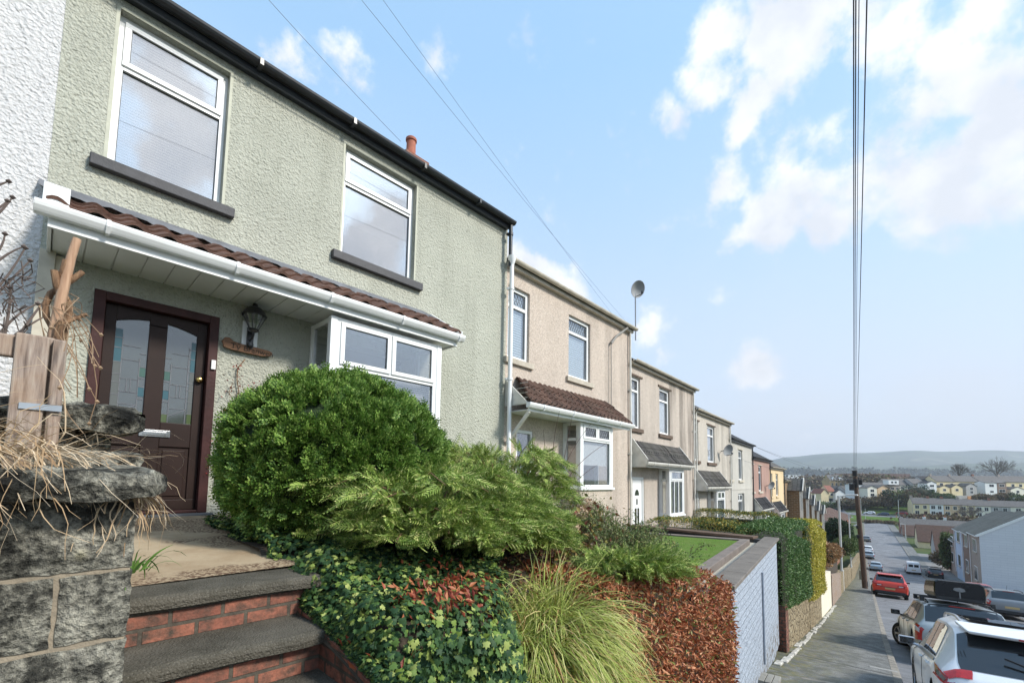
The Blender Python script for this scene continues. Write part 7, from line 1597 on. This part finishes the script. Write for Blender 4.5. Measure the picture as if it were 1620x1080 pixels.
# poplar conifer
def tree_leaf(name, P, h, rx, label, mat, n, ls, seed, trunk=.2, core=True, cone=False, group=None, cat='tree', tem=LEAF4, wide=.6, zc=.55):
    r_ = np.random.default_rng(seed); T = empty(name, tuple(P), 0, label, cat, group); m = MB(); m.tube([(0, 0, -.3), (.02*h, 0, h*.4), (0, .02*h, h*.8)], [trunk, trunk*.6, trunk*.2], 7)
    for k in range(7): a = r_.uniform(0, 2*PI); z = h*r_.uniform(.2, .6); m.tube([(0, 0, z), (math.cos(a)*rx*.5, math.sin(a)*rx*.5, z+rx*.4)], [trunk*.35, trunk*.1], 5)
    m.build('trunk', bark_v, T); d = dirs(n); s_ = d*np.array([rx, rx, h*(1-zc)])
    if cone: t_ = r_.random(n)**.7; ang = r_.uniform(0, 2*PI, n); rr_ = rx*(t_)*(.65+.35*r_.random(n)); s_ = np.stack([np.cos(ang)*rr_, np.sin(ang)*rr_, h*(1-t_)*.92+h*.06], 1); P_ = s_*(1+.22*lump(s_, 6/rx, seed))[:, None]; dd = np.stack([np.cos(ang), np.sin(ang), -.2+0*ang], 1)
    else: P_ = s_*(1+.25*lump(s_, 4.5/rx, seed))[:, None]*r_.uniform(.72, 1.04, (n, 1))+[0, 0, h*zc]; dd = d
    Vv, Ff = scatter(tem[0]*np.array([wide, 1, 1]), tem[1], P_, along(dd+r_.normal(size=dd.shape)*.7, 0), r_.uniform(ls*.6, ls*1.2, n)); npmesh('crown', Vv, Ff, mat, T)
    if core and not cone: blob_core('inner_branches', (0, 0, h*zc), (rx*.7, rx*.7, h*(1-zc)*.7), core_m, T, seed, 8, .2)
    return T
m_dk = foliage('dark_conifer', [(0, (.010, .028, .012)), (.6, (.025, .055, .022)), (1, (.06, .10, .035))], .6, .1); m_mid = foliage('shrub_green', [(0, (.035, .07, .02)), (.5, (.08, .13, .035)), (1, (.16, .20, .06))], .6, .15); m_br = foliage('winter_brown', [(0, (.07, .045, .03)), (.5, (.15, .10, .06)), (.8, (.20, .15, .08)), (1, (.12, .14, .05))], .7, .15); m_or = foliage('rusty_shrub', [(0, (.16, .08, .03)), (.5, (.34, .19, .09)), (1, (.45, .30, .16))], .7, .15)
P = hit(1329, 884, 20); P = atD(1326, 860, 55); tree_leaf('conifer_tree', P, (858-818)*52/F_PX, 1.45, 'dark conifer tree behind the tall grey street lamp', m_dk, 3800, .26, 3, cone=False, zc=.5)
# shrubs above the left walls
for i, (px, y0, Dd, h, rx, mt, lb) in enumerate([(1303, 892, 19, 1.2, .8, m_or, 'rusty brown shrub above the cream rendered wall'), (1307, 885, 23, .9, .75, m_mid, 'spiky green shrub beyond the golden hedge'), (1315, 884, 29, 1.3, .9, m_or, 'tall tan grass like shrub over the board fence'), (1322, 880, 34, 1.2, .8, m_br, 'brown shrub behind the tall street lamp'), (1338, 874, 41, 1.7, 1.4, m_mid, 'green overhanging shrub along the far wall'), (1346, 868, 50, 1.8, 1.5, m_mid, 'dark green shrub beside the second street lamp'), (1352, 862, 62, 1.6, 1.5, m_dk, 'dark shrub farthest down the left pavement')]):
    P = atD(px, y0, Dd); tree_leaf('garden_shrub', P, h*.8, rx*.62, lb, mt, 1500, .10+.04*i/3, 60+i, trunk=.05, cat='shrub', group='shrubs along the left pavement', zc=.45)
P = atD(1501, 897, 75); tree_leaf('ivy_column', P, (897-841)*75/F_PX, 1.05, 'dense ivy covered trunk between the brown roof and the right terrace', m_mid, 3200, .3, 81, trunk=.3, cat='ivy', zc=.5)
P = atD(1491, 895, 78); tree_leaf('garden_shrub', P, 2.6, 1.6, 'brown garden shrub at the foot of the ivy column', m_br, 1200, .3, 82, trunk=.06, cat='shrub', group='shrubs')
# bushes on the green slope and hedge lines
bushes = [(1343, 797, 208, 4.5, 5, m_br), (1366, 797, 206, 4.2, 5, m_br), (1379, 796, 204, 5.0, 5, m_br), (1394, 797, 203, 5.5, 4.5, m_br), (1406, 797, 202, 8, 3.2, m_dk), (1418, 797, 200, 6.5, 5, m_br), (1430, 796, 198, 7, 5, m_mid), (1441, 797, 196, 7.5, 4.5, m_br), (1452, 788, 205, 7.5, 6, m_dk), (1463, 789, 205, 5.5, 5, m_mid), (1474, 790, 205, 4, 5, m_dk), (1495, 790, 207, 3.5, 4, m_mid), (1556, 791, 200, 3.5, 4, m_br), (1588, 791, 205, 4, 4, m_br), (1600, 790, 204, 3.5, 4, m_dk), (1308, 803, 215, 5, 5.5, m_mid), (1336, 801, 212, 4, 5, m_br), (1614, 792, 200, 3, 4, m_mid)]
names_ = ['bush at the left end of the slope beside the street lamp', 'brown bush under the white flat fronted house', 'brown bush below the white gabled house', 'brown bush below the peach gabled house', 'tall dark bush in front of the peach gabled house', 'brown bush in the middle of the slope', 'greenish bush right of the middle of the slope', 'brown bush touching the mural end of the terrace', 'round evergreen bush below the grey house on the ridge', 'green bush below the narrow white extension', 'dark bush behind the left end of the cream terrace roof', 'bush at the foot of the first cream extension', 'brown bush right of the orange wall', 'brown bush under the brown extension', 'dark bush at the right of the ridge', 'round green bush at the lower street corner', 'brown bush behind the white garden wall', 'low bush at the far right of the ridge']
for i, (px, y0, Dd, h, rx, mt) in enumerate(bushes):
    tree_leaf('wild_bush', atD(px, y0+1, Dd), h*(.62 if px < 1402 else .85), rx, names_[i], mt, 1000, .75, 100+i, trunk=.12, cat='bush', group='bushes on the far slope', zc=.42)
def belt(name, pts, n, hgt, ls, mat, lb, seed, wdt=12, kind='stuff', cat='woodland'):
    r_ = np.random.default_rng(seed); P = []
    for k in range(n):
        i = r_.integers(0, len(pts)-1); t_ = r_.random(); a, b = pts[i], pts[i+1]; q = a*(1-t_)+b*t_; P.append(np.array(q)+[r_.normal()*wdt*.4, r_.normal()*wdt*.4, hgt*(r_.random()**.7)*(.7+.3*math.sin(q[1]*.11+q[0]*.07))])
    P = np.array(P); Vv, Ff = scatter(LEAF4[0]*np.array([.8, 1, 1]), LEAF4[1], P, along(r_.normal(size=P.shape), 0), r_.uniform(ls*.6, ls*1.3, n)); return tag(npmesh(name, Vv, Ff, mat), lb, cat, kind=kind)
A3 = lambda x, y, D_: np.array(atD(x, y, D_))
belt('roadside_hedge', [A3(1372, 826, 172), A3(1412, 829, 165)], 1500, 2.0, .7, m_br, 'brown hedge along the far side of the junction', 201, 2, 'thing', 'hedge')
belt('lower_hedge', [A3(1440, 829, 160), A3(1500, 836, 150), A3(1580, 842, 140)], 3500, 4.5, .9, m_br, 'straggly dark hedge between the long grey roof and the cream terrace', 202, 5, 'thing', 'hedge')
belt('woodland', [A3(1238, 774, 480), A3(1262, 772, 470), A3(1300, 771, 420)], 4500, 12, 2.4, m_br, 'bare brown woodland beyond the lower street', 203, 22)
belt('woodland', [A3(1350, 765, 330), A3(1400, 764, 310), A3(1470, 764, 300)], 3600, 6.5, 1.8, m_br, 'bare brown trees behind the ridge houses', 205, 16)
m_belt = foliage('far_trees', [(0, (.03, .045, .025)), (1, (.07, .085, .045))], .8, 0)
belt('far_woodland', [A3(1215, 753, 1500), A3(1300, 753, 1500), A3(1420, 753, 1500), A3(1530, 756, 1400), A3(1660, 756, 1400)], 9000, 26, 9, m_belt, 'dark line of trees across the far valley', 204, 60)
def bare_tree(px, yb, Dd, yt, label, seed, wide=1.0, nst=7, depth=4, r0=.35):
    P = atD(px, yb, Dd); h = (yb-yt)*Dd/F_PX*1.05; nst = nst+4; r_ = np.random.default_rng(seed); T = empty('bare_tree', tuple(P), 0, label, 'tree', 'bare winter trees'); m = MB(); m.tube([(0, 0, -.5), (0, 0, h*.14)], [r0, r0*.7], 7); m.build('trunk', bark_g, T); m = MB()
    for k in range(nst):
        a = 2*PI*k/nst+r_.normal()*.3; k_ = r_.uniform(.1, 1.25)*wide; d = np.array([math.cos(a)*k_, math.sin(a)*k_, 1.0]); twigs(m, np.array([0, 0, h*.13]), d/np.linalg.norm(d), h*.30, r0*.4, depth, r_, 3, .2, .30, .028)
    m.build('crown', bark_g, T); return T
bark_g = paint('winter_bark', (.15, .13, .11), .9, .3, 3)
bare_tree(1578, 757, 245, 725, 'largest bare spreading tree on the skyline at the right', 5, .9, 9)
bare_tree(1518, 757, 245, 733, 'smaller bare tree on the skyline, left of the largest one', 6, .8, 8)
bare_tree(1536, 823, 148, 799, 'bare tree in front of the cream terrace', 7, .7, 6, 4, .22)
bare_tree(1440, 765, 240, 751, 'small bare tree behind the ridge roofs', 8, .6, 5, 3, .2)
# ------------------------------------------------------------------ roads beyond the junction
J = hit(1385, 832, 60); pr_ = lambda x, y: tuple(hit(x, y, 60).xy)
poly_strip('cross_road', [pr_(1310, 812), pr_(1340, 811), pr_(1380, 815), pr_(1420, 816.5), pr_(1445, 818)], 5.5, -.05, asphalt)
poly_strip('side_road', [tuple(Vector(pr_(1393, 834))+Vector((0, 4))), pr_(1380, 826), pr_(1352, 826)], 7, -.06, asphalt)
poly_strip('lower_road', [pr_(1330, 818), pr_(1300, 805), pr_(1291, 792), pr_(1286, 783), pr_(1281, 776), pr_(1280, 773)], [9, 10, 11, 12, 14, 16], -.05, asphalt)
gr_m = NT('green_slope'); t = gr_m; c_ = t.ramp(t.noise(.15, 5, .6), [(.35, (.05, .10, .02)), (.55, (.09, .15, .03)), (.7, (.13, .18, .05))]); green_m = t.fin(c_, .95, spec=.1)
poly_strip('green', [pr_(1318, 818), pr_(1345, 817.5), pr_(1372, 819), pr_(1400, 820), pr_(1440, 822)], 14, -.09, green_m)
poly_strip('green', [pr_(1362, 804), pr_(1385, 803.5), pr_(1410, 804), pr_(1432, 806)], [16, 26, 26, 12], -.10, green_m)
# ------------------------------------------------------------------ hills
t = NT('hill_field'); n1 = t.noise(.0035, 7, .6); n2 = t.noise(.02, 4, .6); c_ = t.ramp(n1, [(.38, (.03, .05, .025)), (.48, (.09, .115, .065)), (.56, (.045, .06, .04)), (.68, (.18, .18, .12))]); c_ = t.mix(t.ramp(n2, [(.5, (0, 0, 0)), (.62, (.6, .6, .6))]), c_, (.035, .05, .025)); hill_m = t.fin(c_, .95, spec=.05)
def hill(name, prof, D0, D1, seed, zb=-30):
    nx = 110; ny = 14; V = []; r_ = np.random.default_rng(seed); xs_ = [p[0] for p in prof]; ys_ = [p[1] for p in prof]
    ph = r_.uniform(0, 9, 6)
    for i in range(nx+1):
        px = xs_[0]+(xs_[-1]-xs_[0])*i/nx; py = float(np.interp(px, xs_, ys_))
        for j in range(ny+1):
            t_ = j/ny; Dd = D0+(D1-D0)*t_; top = atD(px, py, D1).z; z = zb+(top-zb)*(math.sin(t_*PI/2)**1.4)+8*math.sin(px*.05+ph[0]+t_*5)*(1-t_)*t_*4+4*math.sin(px*.17+ph[1]+t_*9)*(1-t_)
            q = atD(px, py, Dd); V.append((q.x, q.y, z))
        q = atD(px, py, D1*1.25); V.append((q.x, q.y, zb))
    k = ny+2; Fc = np.array([[i*k+j, (i+1)*k+j, (i+1)*k+j+1, i*k+j+1] for i in range(nx) for j in range(ny+1)]); return tag(npmesh(name, np.array(V), Fc, hill_m, smooth=True), kind='structure')
hill('hill', [(1040, 760), (1120, 752), (1200, 738), (1222, 728), (1240, 723.5), (1262, 722.5), (1285, 720.5), (1340, 717.5), (1400, 716), (1450, 714.5), (1480, 715), (1550, 714.3), (1620, 714.5), (1750, 716), (2000, 730)], 1900, 3600, 3)
hill('hill', [(1330, 757), (1380, 746), (1420, 739), (1470, 736), (1520, 734.5), (1580, 733), (1640, 731.5), (1800, 732), (2000, 745)], 1450, 2200, 4)
# town in the far valley
r_ = np.random.default_rng(77); m = MB()
for k in range(420):
    px = r_.uniform(1350, 1640); py = 744-abs(r_.normal())*3.2-(px-1350)*.012; Dd = 2300+ (748-py)*60; P = atD(px, py, Dd); s = r_.uniform(3.5, 7); m.box(P.x-s, P.x+s, P.y-s, P.y+s, P.z-14, P.z+2, int(r_.integers(0, 2)))
tag(m.build('distant_town', [bw_['white'], bw_['grey']]), 'scattered pale houses of the town on the far hillside', 'town', kind='stuff')
# ------------------------------------------------------------------ haze
m = MB(); m.box(-400, 4300, -4200, 4600, -33, 260)
hz = m.build('haze', None); hz.data.materials.clear(); hm = bpy.data.materials.new('haze_air'); hm.use_nodes = True; hn_ = hm.node_tree; hn_.nodes.remove(hn_.nodes['Principled BSDF']); vol = hn_.nodes.new('ShaderNodeVolumePrincipled'); vol.inputs['Color'].default_value = (.84, .91, 1, 1); vol.inputs['Density'].default_value = .00022; vol.inputs['Anisotropy'].default_value = .2
hn_.links.new(vol.outputs[0], hn_.nodes['Material Output'].inputs['Volume']); hz.data.materials.append(hm); tag(hz, kind='stuff')
# ------------------------------------------------------------------ sky and light
SUN_EL, SUN_AZ = R(38), R(-70)          # azimuth measured from +X towards +Y (the sun stands behind the viewer's right shoulder)
w = bpy.data.worlds.new('World'); scene.world = w; w.use_nodes = True; nt = w.node_tree; N = nt.nodes; L = nt.links
bg = N['Background']; sky = N.new('ShaderNodeTexSky'); sky.sky_type = 'NISHITA'; sky.sun_disc = False
sky.sun_elevation = SUN_EL; sky.sun_rotation = R(90)-SUN_AZ; sky.altitude = 50; sky.air_density = 1.0; sky.dust_density = 1.2; sky.ozone_density = 1.3
tc = N.new('ShaderNodeTexCoord')
def wn(typ, **kw):
    x = N.new(typ)
    for k, v in kw.items(): setattr(x, k, v)
    return x
def wm(op, a, b=0.0, c=None, clamp=False):
    x = wn('ShaderNodeMath', operation=op, use_clamp=clamp)
    for i, v in enumerate((a, b) if c is None else (a, b, c)):
        if isinstance(v, (int, float)): x.inputs[i].default_value = v
        else: L.new(v, x.inputs[i])
    return x.outputs[0]
def vm(op, a, b):
    x = wn('ShaderNodeVectorMath', operation=op)
    for i, v in enumerate((a, b)):
        if isinstance(v, (tuple, Vector)): x.inputs[i].default_value = v
        else: L.new(v, x.inputs[i])
    return x
G = tc.outputs['Generated']
def wnoise(scale, detail, rough=.55, vec=None, col=False):
    x = wn('ShaderNodeTexNoise'); x.inputs['Scale'].default_value = scale; x.inputs['Detail'].default_value = detail; x.inputs['Roughness'].default_value = rough; L.new(vec or G, x.inputs['Vector']); return x.outputs['Color' if col else 'Fac']
warp = vm('SCALE', vm('SUBTRACT', wnoise(5, 5, .6, col=True), (.5, .5, .5)).outputs[0], (0, 0, 0)); warp.inputs['Scale'].default_value = .16
D_ = vm('ADD', G, warp.outputs[0]).outputs[0]
# cumulus placed by the direction in which they stand; (px, py, radius px, strength)
blobs = [(1250, 345, 75, 1.0), (1310, 362, 45, 1.0), (1160, 270, 55, .8), (1185, 180, 45, .8), (1135, 80, 70, .75), (1270, 60, 110, .7), (1390, 50, 90, .7),
         (1560, 130, 80, 1.0), (1480, 165, 60, .9), (1600, 210, 110, .9), (1440, 270, 120, .8), (1560, 30, 90, .7), (1330, 290, 70, .6), (1500, 320, 50, .7),
         (440, 82, 35, .6), (540, 100, 45, .65), (705, 118, 40, .5), (830, 420, 40, .7), (905, 460, 45, .8), (1035, 530, 45, .6), (1210, 570, 45, .6), (1060, 185, 40, .5)]
dens = None
for (px, py, r, s) in blobs:
    d = ray(px, py); Ld = d.length; d = d.normalized(); ra = r/F_PX/Ld*1.45
    dst = vm('DISTANCE', D_, tuple(d)).outputs['Value']
    v = wm('MULTIPLY', wm('SUBTRACT', 1.0, wm('DIVIDE', dst, ra), clamp=True), s)
    dens = v if dens is None else wm('MAXIMUM', dens, v)
hn = wnoise(9, 8, .62); fine = wnoise(3.2, 6, .55)
front = wm('ADD', wm('MULTIPLY', dens, 1.1), wm('MULTIPLY', wm('SUBTRACT', hn, .5), 1.9))
cl1 = wn('ShaderNodeMapRange', interpolation_type='SMOOTHSTEP'); L.new(front, cl1.inputs[0]); cl1.inputs[1].default_value = .20; cl1.inputs[2].default_value = .66
# other cumulus all round (seen in the windows)
allr = wn('ShaderNodeMapRange', interpolation_type='SMOOTHSTEP'); L.new(wnoise(2.6, 9, .6), allr.inputs[0]); allr.inputs[1].default_value = .56; allr.inputs[2].default_value = .74
back = vm('DOT_PRODUCT', G, (-.2, -1, .15)).outputs['Value']; bm = wn('ShaderNodeMapRange'); L.new(back, bm.inputs[0]); bm.inputs[1].default_value = .1; bm.inputs[2].default_value = .4
bd = None
for (px, py, r, s) in [(590, 395, 55, 1.0), (620, 360, 45, .8), (250, 120, 110, .7), (300, 210, 120, .6)]:   # banks of cloud over the viewer's shoulder, mirrored in the upstairs windows
    d = ray(px, py); Ld = d.length; d = Vector((d.x, -d.y, d.z)).normalized(); dst = vm('DISTANCE', D_, tuple(d)).outputs['Value']; v = wm('MULTIPLY', wm('SUBTRACT', 1.0, wm('DIVIDE', dst, r/F_PX/Ld*1.5), clamp=True), s); bd = v if bd is None else wm('MAXIMUM', bd, v)
cb_ = wn('ShaderNodeMapRange', interpolation_type='SMOOTHSTEP'); L.new(wm('ADD', bd, wm('MULTIPLY', wm('SUBTRACT', hn, .5), 1.2)), cb_.inputs[0]); cb_.inputs[1].default_value = .15; cb_.inputs[2].default_value = .5
cl = wm('MAXIMUM', wm('MAXIMUM', cl1.outputs[0], cb_.outputs[0]), wm('MULTIPLY', wm('MULTIPLY', allr.outputs[0], bm.outputs[0]), .5))
# thin veil towards the horizon
sepz = wn('ShaderNodeSeparateXYZ'); L.new(G, sepz.inputs[0]); ve = wn('ShaderNodeMapRange'); L.new(sepz.outputs[2], ve.inputs[0]); ve.inputs[1].default_value = .70; ve.inputs[2].default_value = .04; ve.inputs[3].default_value = .12; ve.inputs[4].default_value = .97
veil = wm('MULTIPLY', ve.outputs[0], wm('ADD', .75, wm('MULTIPLY', fine, .5)), clamp=True)
SKY_GAIN = (1.0, 1.0, 1.0)
mixc = wn('ShaderNodeMix', data_type='RGBA'); tint = wn('ShaderNodeMix', data_type='RGBA', blend_type='MULTIPLY'); tint.inputs[0].default_value = 1; L.new(sky.outputs[0], tint.inputs[6]); tint.inputs[7].default_value = (1.12, 1.28, 1.36, 1)
own = wn('ShaderNodeMix', data_type='RGBA'); own.inputs[0].default_value = .72; L.new(tint.outputs[2], own.inputs[6]); own.inputs[7].default_value = (.98, 1.80, 2.62, 1)
L.new(veil, mixc.inputs[0]); L.new(own.outputs[2], mixc.inputs[6]); mixc.inputs[7].default_value = (2.12, 2.27, 2.55, 1)
shade = wn('ShaderNodeMix', data_type='RGBA'); sn = wn('ShaderNodeMapRange'); L.new(wnoise(6, 6, .55), sn.inputs[0]); sn.inputs[1].default_value = .38; sn.inputs[2].default_value = .6; L.new(sn.outputs[0], shade.inputs[0]); shade.inputs[6].default_value = (2.3, 2.4, 2.6, 1); shade.inputs[7].default_value = (3.2, 3.2, 3.25, 1)
mixd = wn('ShaderNodeMix', data_type='RGBA'); L.new(wm('MULTIPLY', cl, .92), mixd.inputs[0]); L.new(mixc.outputs[2], mixd.inputs[6]); L.new(shade.outputs[2], mixd.inputs[7])
L.new(mixd.outputs[2], bg.inputs[0]); bg.inputs[1].default_value = .15
sl = bpy.data.lights.new('sun', 'SUN'); so = bpy.data.objects.new('sun', sl); COL.objects.link(so); sl.energy = 2.0; sl.angle = R(9); sl.color = (1, .95, .87)
dv_ = Vector((math.cos(SUN_EL)*math.cos(SUN_AZ), math.cos(SUN_EL)*math.sin(SUN_AZ), math.sin(SUN_EL))); so.rotation_euler = dv_.to_track_quat('Z', 'Y').to_euler()
scene.view_settings.view_transform = 'Standard'; scene.view_settings.look = 'None'; scene.view_settings.exposure = 1.3; scene.view_settings.gamma = 1.0; scene.view_settings.use_curve_mapping = False
scene.cycles.max_bounces = 6; scene.cycles.diffuse_bounces = 3; scene.cycles.glossy_bounces = 3; scene.cycles.transmission_bounces = 4; scene.cycles.transparent_max_bounces = 12; scene.cycles.volume_bounces = 0; scene.cycles.use_denoising = True
scene.cycles.caustics_reflective = False; scene.cycles.caustics_refractive = False
